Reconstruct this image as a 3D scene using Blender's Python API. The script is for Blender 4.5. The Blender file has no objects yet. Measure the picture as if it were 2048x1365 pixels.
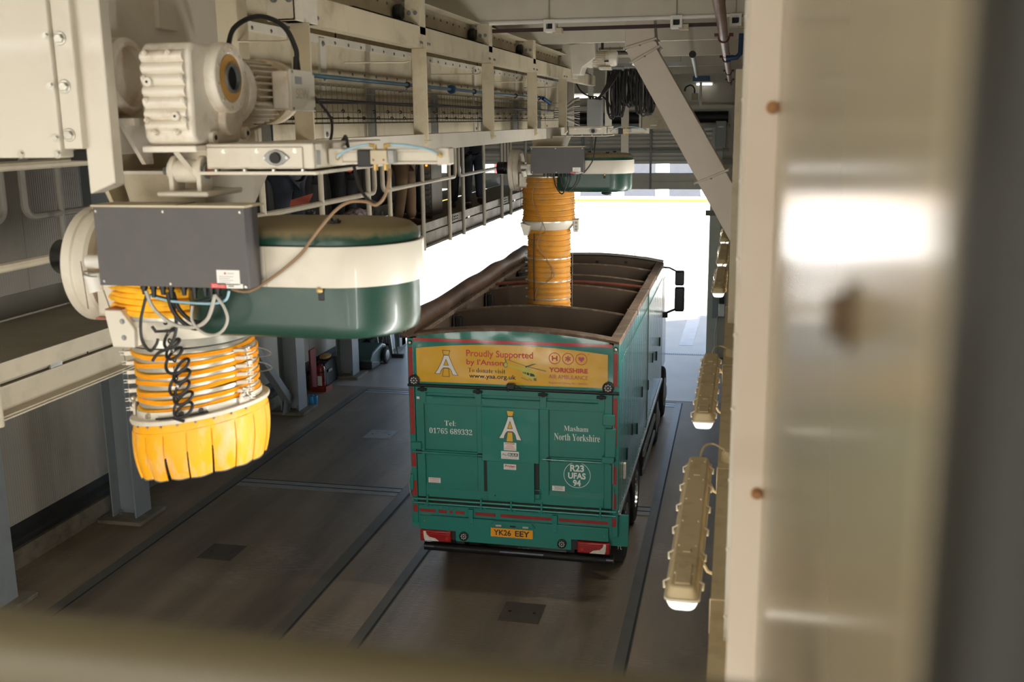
import bpy, bmesh, math, random
from mathutils import Vector, Matrix
random.seed(7)
SC = bpy.context.scene
COL = SC.collection
PI = math.pi
V = Vector

def srgb(r, g, b):
    def f(c):
        c = c / 255.0
        return c / 12.92 if c <= 0.04045 else ((c + 0.055) / 1.055) ** 2.4
    return (f(r), f(g), f(b), 1.0)

MATS = {}
def mat(name, col, rough=0.5, metal=0.0, var=0.08, vscale=3.0, bump=0.0, bscale=40.0,
        dirt_or_sheen=None, damt=0.3, dscale=2.0, coat=0.0, spec=0.5, emit=None, estr=0.0, stretch=(1, 1, 1), bstretch=None):
    m = bpy.data.materials.new(name); m.use_nodes = True
    nt = m.node_tree; N = nt.nodes; L = nt.links
    b = N['Principled BSDF']
    b.inputs['Roughness'].default_value = rough
    b.inputs['Metallic'].default_value = metal
    b.inputs['Specular IOR Level'].default_value = spec
    b.inputs['Coat Weight'].default_value = coat
    b.inputs['Coat Roughness'].default_value = 0.08
    tc = N.new('ShaderNodeNewGeometry')
    mp = N.new('ShaderNodeMapping'); mp.inputs['Scale'].default_value = stretch
    L.new(tc.outputs['Position'], mp.inputs['Vector'])
    n1 = N.new('ShaderNodeTexNoise'); n1.inputs['Scale'].default_value = vscale; n1.inputs['Detail'].default_value = 5
    L.new(mp.outputs['Vector'], n1.inputs['Vector'])
    r1 = N.new('ShaderNodeMapRange'); r1.inputs['From Min'].default_value = 0.3; r1.inputs['From Max'].default_value = 0.7
    r1.inputs['To Min'].default_value = 1 - var; r1.inputs['To Max'].default_value = 1 + var
    L.new(n1.outputs['Fac'], r1.inputs['Value'])
    mul = N.new('ShaderNodeMix'); mul.data_type = 'RGBA'; mul.blend_type = 'MULTIPLY'
    mul.inputs['Factor'].default_value = 1.0
    mul.inputs['A'].default_value = col
    L.new(r1.outputs['Result'], mul.inputs['B'])
    out = mul.outputs['Result']
    if dirt_or_sheen:
        n2 = N.new('ShaderNodeTexNoise'); n2.inputs['Scale'].default_value = dscale; n2.inputs['Detail'].default_value = 8
        n2.inputs['Roughness'].default_value = 0.65
        L.new(mp.outputs['Vector'], n2.inputs['Vector'])
        r2 = N.new('ShaderNodeMapRange'); r2.inputs['From Min'].default_value = 0.5; r2.inputs['From Max'].default_value = 0.72
        r2.inputs['To Max'].default_value = damt
        L.new(n2.outputs['Fac'], r2.inputs['Value'])
        mx = N.new('ShaderNodeMix'); mx.data_type = 'RGBA'
        L.new(r2.outputs['Result'], mx.inputs['Factor']); L.new(out, mx.inputs['A']); mx.inputs['B'].default_value = dirt_or_sheen
        out = mx.outputs['Result']
    L.new(out, b.inputs['Base Color'])
    if bump:
        n3 = N.new('ShaderNodeTexNoise'); n3.inputs['Scale'].default_value = bscale; n3.inputs['Detail'].default_value = 4
        if bstretch:
            mp2 = N.new('ShaderNodeMapping'); mp2.inputs['Scale'].default_value = bstretch
            L.new(tc.outputs['Position'], mp2.inputs['Vector']); L.new(mp2.outputs['Vector'], n3.inputs['Vector'])
        else:
            L.new(tc.outputs['Position'], n3.inputs['Vector'])
        bp = N.new('ShaderNodeBump'); bp.inputs['Strength'].default_value = bump; bp.inputs['Distance'].default_value = 0.01
        L.new(n3.outputs['Fac'], bp.inputs['Height']); L.new(bp.outputs['Normal'], b.inputs['Normal'])
    if emit:
        b.inputs['Emission Color'].default_value = emit; b.inputs['Emission Strength'].default_value = estr
    MATS[name] = m
    return m

# ---------------------------------------------------------------- scene tree helpers
ORG = {}
def tag(o, label=None, cat=None, group=None, kind=None):
    if label: o['label'] = label
    if cat: o['category'] = cat
    if group: o['group'] = group
    if kind: o['kind'] = kind
    return o

def thing(name, label, cat, loc, group=None, kind=None):
    o = bpy.data.objects.new(name, None); COL.objects.link(o)
    o.location = loc; o.empty_display_size = 0.1
    ORG[o.name] = V(loc)
    return tag(o, label, cat, group, kind)

def copy_tree(o, delta=(0, 0, 0), parent=None, label=None, rz=None):
    c = o.copy(); COL.objects.link(c)
    if parent is not None:
        c.parent = parent
    else:
        c.location = o.location + V(delta)
        ORG[c.name] = V(c.location)
        if rz is not None: c.rotation_euler = (0, 0, rz)
        if label: c['label'] = label
    for ch in [x for x in bpy.data.objects if x.parent == o]:
        copy_tree(ch, parent=c)
    return c

def frame(d, up=(0, 0, 1)):
    d = V(d).normalized(); up = V(up)
    if abs(d.dot(up)) > 0.98: up = V((0, 1, 0))
    x = up.cross(d).normalized() if True else None
    y = d.cross(x).normalized()
    return x, y, d

class MB:
    def __init__(s):
        s.bm = bmesh.new()
    def face(s, vs):
        try: return s.bm.faces.new(vs)
        except ValueError: return None
    def hexa(s, p):
        v = [s.bm.verts.new(q) for q in p]
        for f in ((0, 3, 2, 1), (4, 5, 6, 7), (0, 1, 5, 4), (1, 2, 6, 5), (2, 3, 7, 6), (3, 0, 4, 7)):
            s.face([v[i] for i in f])
        return s
    def box(s, x0, x1, y0, y1, z0, z1):
        if x0 > x1: x0, x1 = x1, x0
        if y0 > y1: y0, y1 = y1, y0
        if z0 > z1: z0, z1 = z1, z0
        return s.hexa([(x0, y0, z0), (x1, y0, z0), (x1, y1, z0), (x0, y1, z0), (x0, y0, z1), (x1, y0, z1), (x1, y1, z1), (x0, y1, z1)])
    def beam(s, p0, p1, w, h, up=(0, 0, 1)):
        p0, p1 = V(p0), V(p1); x, y, d = frame(p1 - p0, up)
        a, b = x * w / 2, y * h / 2
        return s.hexa([p0 - a - b, p0 + a - b, p0 + a + b, p0 - a + b, p1 - a - b, p1 + a - b, p1 + a + b, p1 - a + b])
    def prism(s, poly, o, u, v, n):
        """polygon given in (u,v) at origin o, extruded by vector n"""
        o, u, v, n = V(o), V(u), V(v), V(n)
        if u.cross(v).dot(n) < 0: poly = list(reversed(poly))
        a = [s.bm.verts.new(o + u * p[0] + v * p[1]) for p in poly]
        b = [s.bm.verts.new(o + u * p[0] + v * p[1] + n) for p in poly]
        k = len(poly)
        s.face(list(reversed(a))); s.face(b)
        for i in range(k):
            j = (i + 1) % k
            s.face([a[i], a[j], b[j], b[i]])
        return s
    def flat(s, poly, o, u, v):
        o, u, v = V(o), V(u), V(v)
        s.face([s.bm.verts.new(o + u * p[0] + v * p[1]) for p in poly]); return s
    def rings(s, rs, closed=False, caps=True):
        """list of rings (equal count of points) skinned in order"""
        R = [[s.bm.verts.new(p) for p in r] for r in rs]
        n = len(R[0]); m = len(R)
        for i in range(m if closed else m - 1):
            A, B = R[i], R[(i + 1) % m]
            for j in range(n):
                k = (j + 1) % n
                s.face([A[j], A[k], B[k], B[j]])
        if caps and not closed:
            s.face(list(reversed(R[0]))); s.face(R[-1])
        return s
    def cyl(s, p0, p1, r, r2=None, seg=20, caps=True):
        p0, p1 = V(p0), V(p1); r2 = r if r2 is None else r2
        x, y, d = frame(p1 - p0)
        rs = []
        for p, q in ((p0, r), (p1, r2)):
            rs.append([p + x * math.cos(2 * PI * i / seg) * q + y * math.sin(2 * PI * i / seg) * q for i in range(seg)])
        return s.rings(rs, caps=caps)
    def lathe(s, prof, o, axis=(0, 0, 1), seg=32, caps=True):
        """prof: list of (radius, height)"""
        o = V(o); x, y, d = frame(axis)
        rs = [[o + d * h + x * math.cos(2 * PI * i / seg) * r + y * math.sin(2 * PI * i / seg) * r for i in range(seg)] for r, h in prof]
        return s.rings(rs, caps=caps)
    def tube(s, pts, r, seg=8, closed=False, caps=True):
        pts = [V(p) for p in pts]; n = len(pts); rs = []
        px = None
        for i, p in enumerate(pts):
            if closed: d = pts[(i + 1) % n] - pts[i - 1]
            elif i == 0: d = pts[1] - pts[0]
            elif i == n - 1: d = pts[-1] - pts[-2]
            else: d = (pts[i + 1] - pts[i]).normalized() + (pts[i] - pts[i - 1]).normalized()
            if d.length < 1e-9: d = V((0, 0, 1))
            d.normalize()
            if px is None: x, y, _ = frame(d)
            else:
                x = px - d * px.dot(d)
                if x.length < 1e-6: x, y, _ = frame(d)
                x.normalize(); y = d.cross(x)
            px = x
            q = r[i] if isinstance(r, (list, tuple)) else r
            rs.append([p + x * math.cos(2 * PI * k / seg) * q + y * math.sin(2 * PI * k / seg) * q for k in range(seg)])
        return s.rings(rs, closed=closed, caps=caps)
    def torus(s, o, axis, R, r, seg=32, tseg=8):
        o = V(o); x, y, d = frame(axis)
        return s.tube([o + x * math.cos(2 * PI * i / seg) * R + y * math.sin(2 * PI * i / seg) * R for i in range(seg)], r, tseg, closed=True)
    def sphere(s, c, r, sx=1, sy=1, sz=1, u=16, v=10):
        c = V(c); rs = []
        for i in range(1, v):
            t = PI * i / v
            rs.append([c + V((r * sx * math.sin(t) * math.cos(2 * PI * k / u), r * sy * math.sin(t) * math.sin(2 * PI * k / u), -r * sz * math.cos(t))) for k in range(u)])
        return s.rings(rs)
    def bolt(s, p, d, r=0.012, h=0.01):
        p, d = V(p), V(d).normalized()
        s.cyl(p, p + d * h * 0.25, r * 1.45, seg=12)
        s.cyl(p + d * h * 0.25, p + d * h, r, seg=6)
        return s
    def frustum(s, a, b):
        """a,b: (x0,x1,y0,y1,z)"""
        return s.hexa([(a[0], a[2], a[4]), (a[1], a[2], a[4]), (a[1], a[3], a[4]), (a[0], a[3], a[4]),
                       (b[0], b[2], b[4]), (b[1], b[2], b[4]), (b[1], b[3], b[4]), (b[0], b[3], b[4])])
    def shear(s, fn):
        for v in s.bm.verts: v.co = V(fn(v.co))
        return s
    def build(s, name, m, parent=None, bevel=0.0, ang=35, label=None, cat=None, group=None, kind=None, bseg=2):
        bmesh.ops.recalc_face_normals(s.bm, faces=s.bm.faces[:])
        if parent is not None: org = V(ORG.get(parent.name, (0, 0, 0)))
        else:
            xs = [v.co for v in s.bm.verts]
            lo = V([min(c[i] for c in xs) for i in range(3)]); hi = V([max(c[i] for c in xs) for i in range(3)])
            org = V(((lo.x + hi.x) / 2, (lo.y + hi.y) / 2, lo.z))
        for v in s.bm.verts: v.co -= org
        me = bpy.data.meshes.new(name); s.bm.to_mesh(me); s.bm.free()
        for p in me.polygons: p.use_smooth = True
        me.set_sharp_from_angle(angle=math.radians(ang))
        if not isinstance(m, (list, tuple)): m = [m]
        for q in m: me.materials.append(MATS[q] if isinstance(q, str) else q)
        o = bpy.data.objects.new(name, me); COL.objects.link(o)
        if parent is not None:
            o.parent = parent; ORG[o.name] = org
        else:
            o.location = org; ORG[o.name] = org
        if bevel:
            md = o.modifiers.new('edge', 'BEVEL'); md.width = bevel; md.segments = bseg; md.limit_method = 'ANGLE'; md.angle_limit = math.radians(40)
            md.harden_normals = False
        tag(o, label, cat, group, kind)
        return o

def arc(c, u, v, r, a0, a1, n):
    c, u, v = V(c), V(u), V(v)
    return [c + u * math.cos(a0 + (a1 - a0) * i / n) * r + v * math.sin(a0 + (a1 - a0) * i / n) * r for i in range(n + 1)]

def spline(pts, n=8, closed=False):
    """Catmull-Rom through points"""
    P = [V(p) for p in pts]; out = []
    m = len(P)
    for i in range(m if closed else m - 1):
        if closed: p0, p1, p2, p3 = P[i - 1], P[i], P[(i + 1) % m], P[(i + 2) % m]
        else: p0, p1, p2, p3 = P[max(i - 1, 0)], P[i], P[i + 1], P[min(i + 2, m - 1)]
        for k in range(n):
            t = k / n
            out.append(0.5 * ((2 * p1) + (p2 - p0) * t + (2 * p0 - 5 * p1 + 4 * p2 - p3) * t * t + (3 * p1 - p0 - 3 * p2 + p3) * t ** 3))
    if not closed: out.append(P[-1])
    return out

def serif(t):
    o = ''
    for ch in t:
        if 'A' <= ch <= 'Z': o += chr(0x1D400 + ord(ch) - 65)
        elif 'a' <= ch <= 'z': o += chr(0x1D41A + ord(ch) - 97)
        elif '0' <= ch <= '9': o += chr(0x1D7CE + ord(ch) - 48)
        else: o += ch
    return o

def text(name, body, x0, x1, z0, z1, y, m, parent, off=0.0, shear=0.0, u=(1, 0, 0), v=(0, 0, 1), o=None, keep_h=False):
    """text fitted into the rectangle x0..x1 / z0..z1 on the plane through o (default the rear plane y)"""
    c = bpy.data.curves.new(name, 'FONT'); c.body = body; c.size = 1.0; c.offset = off; c.shear = shear; c.resolution_u = 4
    t = bpy.data.objects.new(name, c); COL.objects.link(t)
    bpy.context.view_layer.update()
    dg = bpy.context.evaluated_depsgraph_get()
    me = bpy.data.meshes.new_from_object(t.evaluated_get(dg))
    bpy.data.objects.remove(t); bpy.data.curves.remove(c)
    xs = [w.co.x for w in me.vertices]; ys = [w.co.y for w in me.vertices]
    ax, bx, ay, by = min(xs), max(xs), min(ys), max(ys)
    org = V(ORG.get(parent.name, (0, 0, 0))); u, v = V(u), V(v)
    base = V((0, y, 0)) if o is None else V(o)
    for w in me.vertices:
        fx = x0 + (w.co.x - ax) / (bx - ax) * (x1 - x0); fz = z0 + (w.co.y - ay) / (by - ay) * (z1 - z0)
        w.co = base + u * fx + v * fz - org
    me.name = name
    me.materials.clear(); me.materials.append(MATS[m])
    ob = bpy.data.objects.new(name, me); COL.objects.link(ob); ob.parent = parent; ORG[ob.name] = org
    return ob

BOLTS = {}
def bolts(parent, pts, d, r, h, m):
    """one small bolt object per point, sharing one mesh"""
    key = (tuple(d), r, h, m)
    if key not in BOLTS:
        o = MB().bolt((0, 0, 0), d, r, h).build('bolt', m); me = o.data; bpy.data.objects.remove(o)
        # bring the mesh back to the bolt's own origin
        q = V([sum(v.co[i] for v in me.vertices) / len(me.vertices) for i in range(3)])
        BOLTS[key] = (me, None)
        b = MB().bolt((0, 0, 0), d, r, h); bmesh.ops.recalc_face_normals(b.bm, faces=b.bm.faces[:]); b.bm.to_mesh(me); b.bm.free()
        for p in me.polygons: p.use_smooth = True
        me.set_sharp_from_angle(angle=math.radians(35))
    me = BOLTS[key][0]; org = ORG[parent.name]
    for p in pts:
        o = bpy.data.objects.new('bolt', me); COL.objects.link(o); o.parent = parent; o.location = V(p) - org
        ORG[o.name] = org
# ---------------------------------------------------------------- materials
DUST = srgb(120, 100, 72)
mat('cream', srgb(212, 205, 189), 0.42, var=0.04, vscale=1.5, dirt_or_sheen=srgb(150, 128, 92), damt=0.28, dscale=2.2, coat=0.15)
mat('cream_dusty', srgb(198, 186, 158), 0.55, var=0.06, vscale=2, dirt_or_sheen=srgb(128, 106, 72), damt=0.5, dscale=3.0)
mat('cream_machine', srgb(228, 221, 206), 0.38, var=0.04, vscale=6, dirt_or_sheen=srgb(170, 128, 78), damt=0.55, dscale=7, coat=0.2)
mat('cream_gloss', srgb(168, 156, 128), 0.20, spec=0.5, var=0.02, vscale=1, coat=0.0, dirt_or_sheen=srgb(120, 100, 70), damt=0.25, dscale=3.0)
mat('floor_concrete', srgb(132, 115, 93), 0.5, var=0.28, vscale=1.6, bump=0.6, bscale=5, bstretch=(1, 16, 1), dirt_or_sheen=srgb(70, 62, 52), damt=0.7, dscale=0.7, stretch=(1, 0.22, 1))
mat('floor_lane', srgb(118, 104, 86), 0.45, var=0.32, vscale=2.0, bump=0.7, bscale=5, bstretch=(1, 16, 1), dirt_or_sheen=srgb(52, 46, 38), damt=0.75, dscale=0.8, stretch=(1, 0.12, 1))
mat('floor_apron', srgb(158, 150, 138), 0.40, var=0.12, vscale=1, bump=0.25, bscale=8, bstretch=(1, 10, 1))
mat('yard_concrete', srgb(206, 203, 196), 0.85, var=0.05, vscale=0.4)
mat('plinth', srgb(122, 112, 94), 0.85, var=0.15, vscale=4, bump=0.3, bscale=30, dirt_or_sheen=srgb(70, 62, 48), damt=0.7, dscale=5)
mat('rubber_dark', srgb(38, 37, 35), 0.7, var=0.15, vscale=8)
mat('steel_strip', srgb(150, 152, 150), 0.4, 0.3, var=0.15, vscale=3, dirt_or_sheen=srgb(90, 78, 60), damt=0.6, dscale=3)
mat('steel_gray', srgb(150, 152, 150), 0.5, 0.0, var=0.05, vscale=2, dirt_or_sheen=srgb(110, 98, 76), damt=0.3, dscale=2)
mat('steel_bluegray', srgb(142, 148, 150), 0.5, 0.0, var=0.06, vscale=2, dirt_or_sheen=srgb(96, 86, 68), damt=0.35, dscale=2)
mat('galv', srgb(178, 180, 178), 0.35, 0.85, var=0.12, vscale=12)
mat('galv_dull', srgb(140, 142, 140), 0.5, 0.7, var=0.15, vscale=9)
mat('zinc', srgb(200, 198, 188), 0.3, 0.9, var=0.1, vscale=30)
mat('roof_sheet', srgb(176, 170, 156), 0.6, var=0.06, vscale=0.7, dirt_or_sheen=srgb(110, 100, 82), damt=0.35, dscale=0.6)
mat('purlin', srgb(206, 200, 184), 0.5, var=0.06)
mat('channel_steel', srgb(92, 88, 78), 0.42, var=0.12, vscale=2, dirt_or_sheen=srgb(66, 58, 46), damt=0.6, dscale=2)
mat('cover_dark', srgb(78, 70, 60), 0.6, var=0.15, vscale=5)
mat('jamb_paint', srgb(200, 202, 192), 0.45)
mat('slab_strip', srgb(196, 192, 184), 0.6)
mat('black', srgb(28, 28, 28), 0.5, var=0.1)
mat('black_gloss', srgb(22, 22, 23), 0.25, var=0.1)
mat('black_cloth', srgb(26, 27, 32), 0.9, var=0.2, vscale=8)
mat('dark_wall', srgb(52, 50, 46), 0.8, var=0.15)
mat('white_paint', srgb(235, 233, 226), 0.5)
mat('yellow_line', srgb(196, 138, 8), 0.7)

def cladding_mat(name, col, scale):
    m = mat(name, col, 0.5, var=0.07, vscale=1.3, dirt_or_sheen=srgb(95, 85, 66), damt=0.3, dscale=1.2, stretch=(1, 1, 0.3))
    nt = m.node_tree; N = nt.nodes; L = nt.links; b = N['Principled BSDF']
    g = N.new('ShaderNodeNewGeometry'); w = N.new('ShaderNodeTexWave')
    w.wave_type = 'BANDS'; w.bands_direction = 'Y'; w.inputs['Scale'].default_value = scale; w.inputs['Distortion'].default_value = 0
    L.new(g.outputs['Position'], w.inputs['Vector'])
    bp = N.new('ShaderNodeBump'); bp.inputs['Strength'].default_value = 0.5; bp.inputs['Distance'].default_value = 0.004
    L.new(w.outputs['Fac'], bp.inputs['Height']); L.new(bp.outputs['Normal'], b.inputs['Normal'])
    return m
cladding_mat('cladding', srgb(178, 172, 158), 7.0)
mat('end_wall', srgb(206, 200, 186), 0.6, var=0.05)

for nm in ('floor_concrete', 'floor_lane'):
    nt = MATS[nm].node_tree; N = nt.nodes; L = nt.links; b = N['Principled BSDF']
    g = N.new('ShaderNodeNewGeometry')
    mp = N.new('ShaderNodeMapping'); mp.inputs['Scale'].default_value = (1.2, 7, 1); L.new(g.outputs['Position'], mp.inputs['Vector'])
    n = N.new('ShaderNodeTexNoise'); n.inputs['Scale'].default_value = 5; n.inputs['Detail'].default_value = 10; n.inputs['Roughness'].default_value = .75; L.new(mp.outputs['Vector'], n.inputs['Vector'])
    n2 = N.new('ShaderNodeTexNoise'); n2.inputs['Scale'].default_value = .7; n2.inputs['Detail'].default_value = 3; L.new(g.outputs['Position'], n2.inputs['Vector'])
    m1 = N.new('ShaderNodeMath'); m1.operation = 'MULTIPLY'; L.new(n.outputs['Fac'], m1.inputs[0]); L.new(n2.outputs['Fac'], m1.inputs[1])
    r = N.new('ShaderNodeMapRange'); r.inputs['From Min'].default_value = .29; r.inputs['From Max'].default_value = .42; r.inputs['To Max'].default_value = .45; L.new(m1.outputs[0], r.inputs['Value'])
    x = N.new('ShaderNodeMix'); x.data_type = 'RGBA'; L.new(r.outputs['Result'], x.inputs['Factor'])   # pale scuffs worn into the slab
    L.new(b.inputs['Base Color'].links[0].from_socket, x.inputs['A']); x.inputs['B'].default_value = srgb(176, 164, 148); L.new(x.outputs['Result'], b.inputs['Base Color'])
# ---------------------------------------------------------------- ground and floor
MB().box(-60, 60, -60, 120, -0.4, -0.02).build('ground', 'yard_concrete', kind='structure')
MB().box(-9.6, 1.3, -2.6, 21.06, -0.02, 0.0).build('floor', 'floor_concrete', kind='structure')
MB().box(-9.6, 1.3, -8, -2.6, -0.02, 0.0).build('floor_bounce', 'yard_concrete', kind='structure')  # unseen floor made pale, added to bounce sunlight onto the lorry and machine
MB().box(-9.6, 1.3, 21.08, 25.45, -0.02, 0.002).build('floor_apron', 'floor_apron', kind='structure')
MB().box(-9.6, 1.3, 25.62, 34.0, -0.02, 0.0).build('floor_outside_slab', 'floor_apron', kind='structure')
MB().box(-7.94, -5.17, -2.6, 20.85, 0.0, 0.004).build('floor_lane_left', 'floor_lane', kind='structure')
MB().box(-4.02, -1.18, -2.6, 20.85, 0.0, 0.004).build('floor_lane_right', 'floor_lane', kind='structure')
k = 1
for (x, w) in ((-8.03, 0.2), (-5.07, 0.2), (-4.1, 0.16), (-1.1, 0.16)):
    t = MB().box(x - w / 2, x + w / 2, -2.6, 20.9, 0.0, 0.006).build('trim_%d' % k, 'channel_steel', kind='structure'); k += 1
    if True:
        MB().box(x + w / 2 - 0.035, x + w / 2 - 0.01, -2.6, 20.9, 0.006, 0.009).build('rubber_strip', 'rubber_dark', t)
for (x0, x1, y, w) in ((-7.93, -5.17, 14.79, 0.34), (-1.66, -1.18, 14.72, 0.34), (-7.93, -5.17, 20.75, 0.3), (-1.6, -1.18, 20.75, 0.3)):
    t = MB().box(x0, x1, y - w / 2, y + w / 2, 0.004, 0.008).build('trim_%d' % k, 'steel_strip', kind='structure'); k += 1
    MB().box(x0, x1, y - 0.03, y + 0.0, 0.008, 0.01).build('joint_strip', 'rubber_dark', t)
    MB().box(x0, x1, y + w / 2 - 0.03, y + w / 2, 0.008, 0.01).build('joint_strip', 'rubber_dark', t)
# threshold drain
d = MB().box(-8.6, -0.7, 25.46, 25.61, -0.02, 0.004).build('trim_%d' % k, 'galv_dull', kind='structure'); k += 1
g = MB()
for i in range(150): g.box(-8.55 + i * 0.052, -8.55 + i * 0.052 + 0.026, 25.49, 25.58, 0.004, 0.006)
g.build('drain_slots', 'black', d)
# a pale expansion strip in the slab outside
MB().prism([(0, 0), (0.36, 0), (0.36, 1), (0, 1)], (-1.45, 26.6, 0.0), (1, 0, 0), (0.05, 5.5, 0), (0, 0, 0.004)).build('trim_%d' % k, 'slab_strip', kind='structure'); k += 1

# floor access covers
def cover(x, y, s, m, label):
    t = thing('access_cover', label, 'access cover', (x, y, 0.004), 'access covers set in the floor')
    MB().box(x - s, x + s, y - s, y + s, 0.004, 0.008).build('frame', 'steel_gray' if m != 'cover_dark' else 'cover_dark', t)
    MB().box(x - s + .03, x + s - .03, y - s + .03, y + s - .03, 0.008, 0.011).build('lid', m, t)
    for i in (-1, 1): MB().cyl((x + i * s * .6, y, .011), (x + i * s * .6, y, .0125), .02).build('lifting_hole', 'black', t)
cover(-6.52, 17.7, 0.27, 'steel_strip', 'pale steel access cover in the empty lane beside the lorry')
cover(-6.85, 12.1, 0.25, 'cover_dark', 'dark access cover in the empty lane, nearest the camera')
cover(-2.4, 11.15, 0.25, 'cover_dark', 'dark access cover in the floor behind the lorry')

# ---------------------------------------------------------------- left wall
w = MB().box(-9.6, -9.35, -8, 25.3, 0.55, 7.0).build('wall_left', 'cladding', kind='structure')
j = MB()
for i in range(11): j.box(-9.352, -9.346, -6 + i * 3.0, -6 + i * 3.0 + 0.01, 0.6, 7.0)
j.build('panel_joint', 'steel_gray', w, kind='stuff')
MB().box(-9.6, -9.27, -8, 25.3, 0.0, 0.27).build('baseboard_left', 'plinth', kind='structure')
MB().box(-9.56, -9.33, -8, 25.3, 0.27, 0.58).build('trim_%d' % k, 'rubber_dark', kind='structure'); k += 1
MB().prism([(0, 0), (0.11, 0.0), (0.11, 0.05), (0, 0.1)], (-9.35, -8, 0.37), (1, 0, 0), (0, 0, 1), (0, 33.3, 0)).build('trim_%d' % k, 'rubber_dark', kind='structure'); k += 1

# right wall, seen edge-on
MB().box(0.14, 0.4, 3.6, 25.3, 0.0, 7.0).build('wall_right', 'cladding', kind='structure')
MB().box(1.0, 1.3, -8, 3.6, 0.0, 7.0).build('wall_right_near', 'cladding', kind='structure')

# end wall over and beside the drive-through doorway
e = MB()
e.box(-9.6, -8.62, 25.3, 25.6, 0, 7.0); e.box(-0.44, 0.4, 25.3, 25.6, 0, 7.0)
e.box(-8.62, -0.44, 25.3, 25.6, 5.62, 7.0)
e.build('wall_end', 'end_wall', kind='structure')
MB().box(-0.71, -0.44, 25.1, 25.62, 0, 5.7).build('trim_%d' % k, 'jamb_paint', kind='structure', bevel=0.01); k += 1
MB().box(-8.8, -8.62, 25.1, 25.62, 0, 5.7).build('trim_%d' % k, 'steel_bluegray', kind='structure', bevel=0.01); k += 1
# back wall behind the camera, open below
b = MB(); b.box(-9.6, -8.8, -8.3, -8, 0, 7); b.box(0.2, 1.3, -8.3, -8, 0, 7); b.box(-8.8, 0.2, -8.3, -8, 6.75, 7)
b.build('wall_back', 'cladding', kind='structure')
# roof
MB().box(-9.9, 1.6, -8.3, 25.9, 7.0, 7.2).build('ceiling', 'roof_sheet', kind='structure')
PUR = []
names = ['nearest the camera', 'second', 'third', 'fourth', 'fifth and farthest']
for i, y in enumerate((10.2, 13.3, 16.5, 19.8, 23.0)):
    o = MB().prism([(0, 0), (0.07, 0), (0.07, 0.015), (0.015, 0.015), (0.015, 0.22), (0.07, 0.22), (0.07, 0.25), (0, 0.25)], (-9.35, y - .03, 6.75), (0, 1, 0), (0, 0, 1), (9.6, 0, 0)).build(
        'roof_purlin', 'purlin', label=('cream roof purlin carrying the square hollow brackets' if i == 0 else 'cream roof purlin above the lorry, %s from the brackets' % ['', 'first one further back', 'second one further back', 'third one further back', 'last one further back'][i]), cat='roof beam', group='roof purlins across the bay')

# ---------------------------------------------------------------- left columns (H sections on base plates)
def column(y, label, x=-8.84, h=7.0, w=0.40, d=0.40):
    t = thing('steel_column', label, 'column', (x, y, 0), 'steel columns along the left wall')
    m = MB(); f = .022
    m.box(x - w / 2, x - w / 2 + f, y - d / 2, y + d / 2, .06, h)
    m.box(x + w / 2 - f, x + w / 2, y - d / 2, y + d / 2, .06, h)
    m.box(x - w / 2 + f, x + w / 2 - f, y - .01, y + .01, .06, h)
    m.build('shaft', 'steel_bluegray', t)
    MB().box(x - .36, x + .36, y - .36, y + .36, 0, .06).build('base_plate', 'plinth', t, bevel=.01)
    b = MB()
    for sx in (-.12, .12):
        for sy in (-1, 1):
            b.cyl((x + sx, y + sy * .1, .06), (x + sx, y + sy * .1, .14), .016, seg=10); b.cyl((x + sx, y + sy * .1, .06), (x + sx, y + sy * .1, .085), .03, seg=6)
    b.build('anchor_bolt', 'galv_dull', t)
    return t
LBL = {10.05: 'grey steel column at the bottom left corner of the view', 13.07: 'grey steel column standing behind the near yellow skirt',
       18.96: 'grey steel column with the diagonal brace at its foot', 21.99: 'grey steel column between the fire extinguisher and the floor sweeper',
       24.6: 'grey steel column by the left side of the far doorway', 16.0: 'grey steel column hidden behind the near yellow hose'}
for y, l in LBL.items():
    if y != 16.0: column(y, l)
# column web faces the lane, drawn turned: flanges seen from the side
t = thing('diagonal_brace', 'grey diagonal steel brace running down to the column foot', 'brace', (-8.84, 18.5, 0.1), None)
MB().beam((-8.84, 18.7, .3), (-8.84, 16.6, 2.4), .16, .16, (1, 0, 0)).build('brace_bar', 'steel_bluegray', t, bevel=.008)
MB().prism([(0, 0), (.35, 0), (.1, .45), (0, .45)], (-8.85, 18.75, .065), (0, -1, 0), (0, 0, 1), (.02, 0, 0)).build('gusset', 'steel_bluegray', t)
# ---------------------------------------------------------------- loading conveyor along the bay
mat('blue_pipe', srgb(72, 116, 138), 0.35, var=0.06)
mat('blue_valve', srgb(32, 66, 104), 0.45)
mat('cable_black', srgb(34, 33, 32), 0.55)
mat('cable_grey', srgb(176, 172, 160), 0.55)
mat('black_matt', srgb(16, 16, 17), 0.95)
mat('brush', srgb(30, 26, 22), 0.95, var=0.2, vscale=60)
mat('wire', srgb(120, 112, 96), 0.5, 0.5)
POST_Y = (5.72, 7.96, 10.2, 12.42, 14.6)

t = thing('support_girder', 'long cream steel frame with upright posts beside the enclosed conveyor', 'steel frame', (-2.5, 5.6, 5.58))
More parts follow.
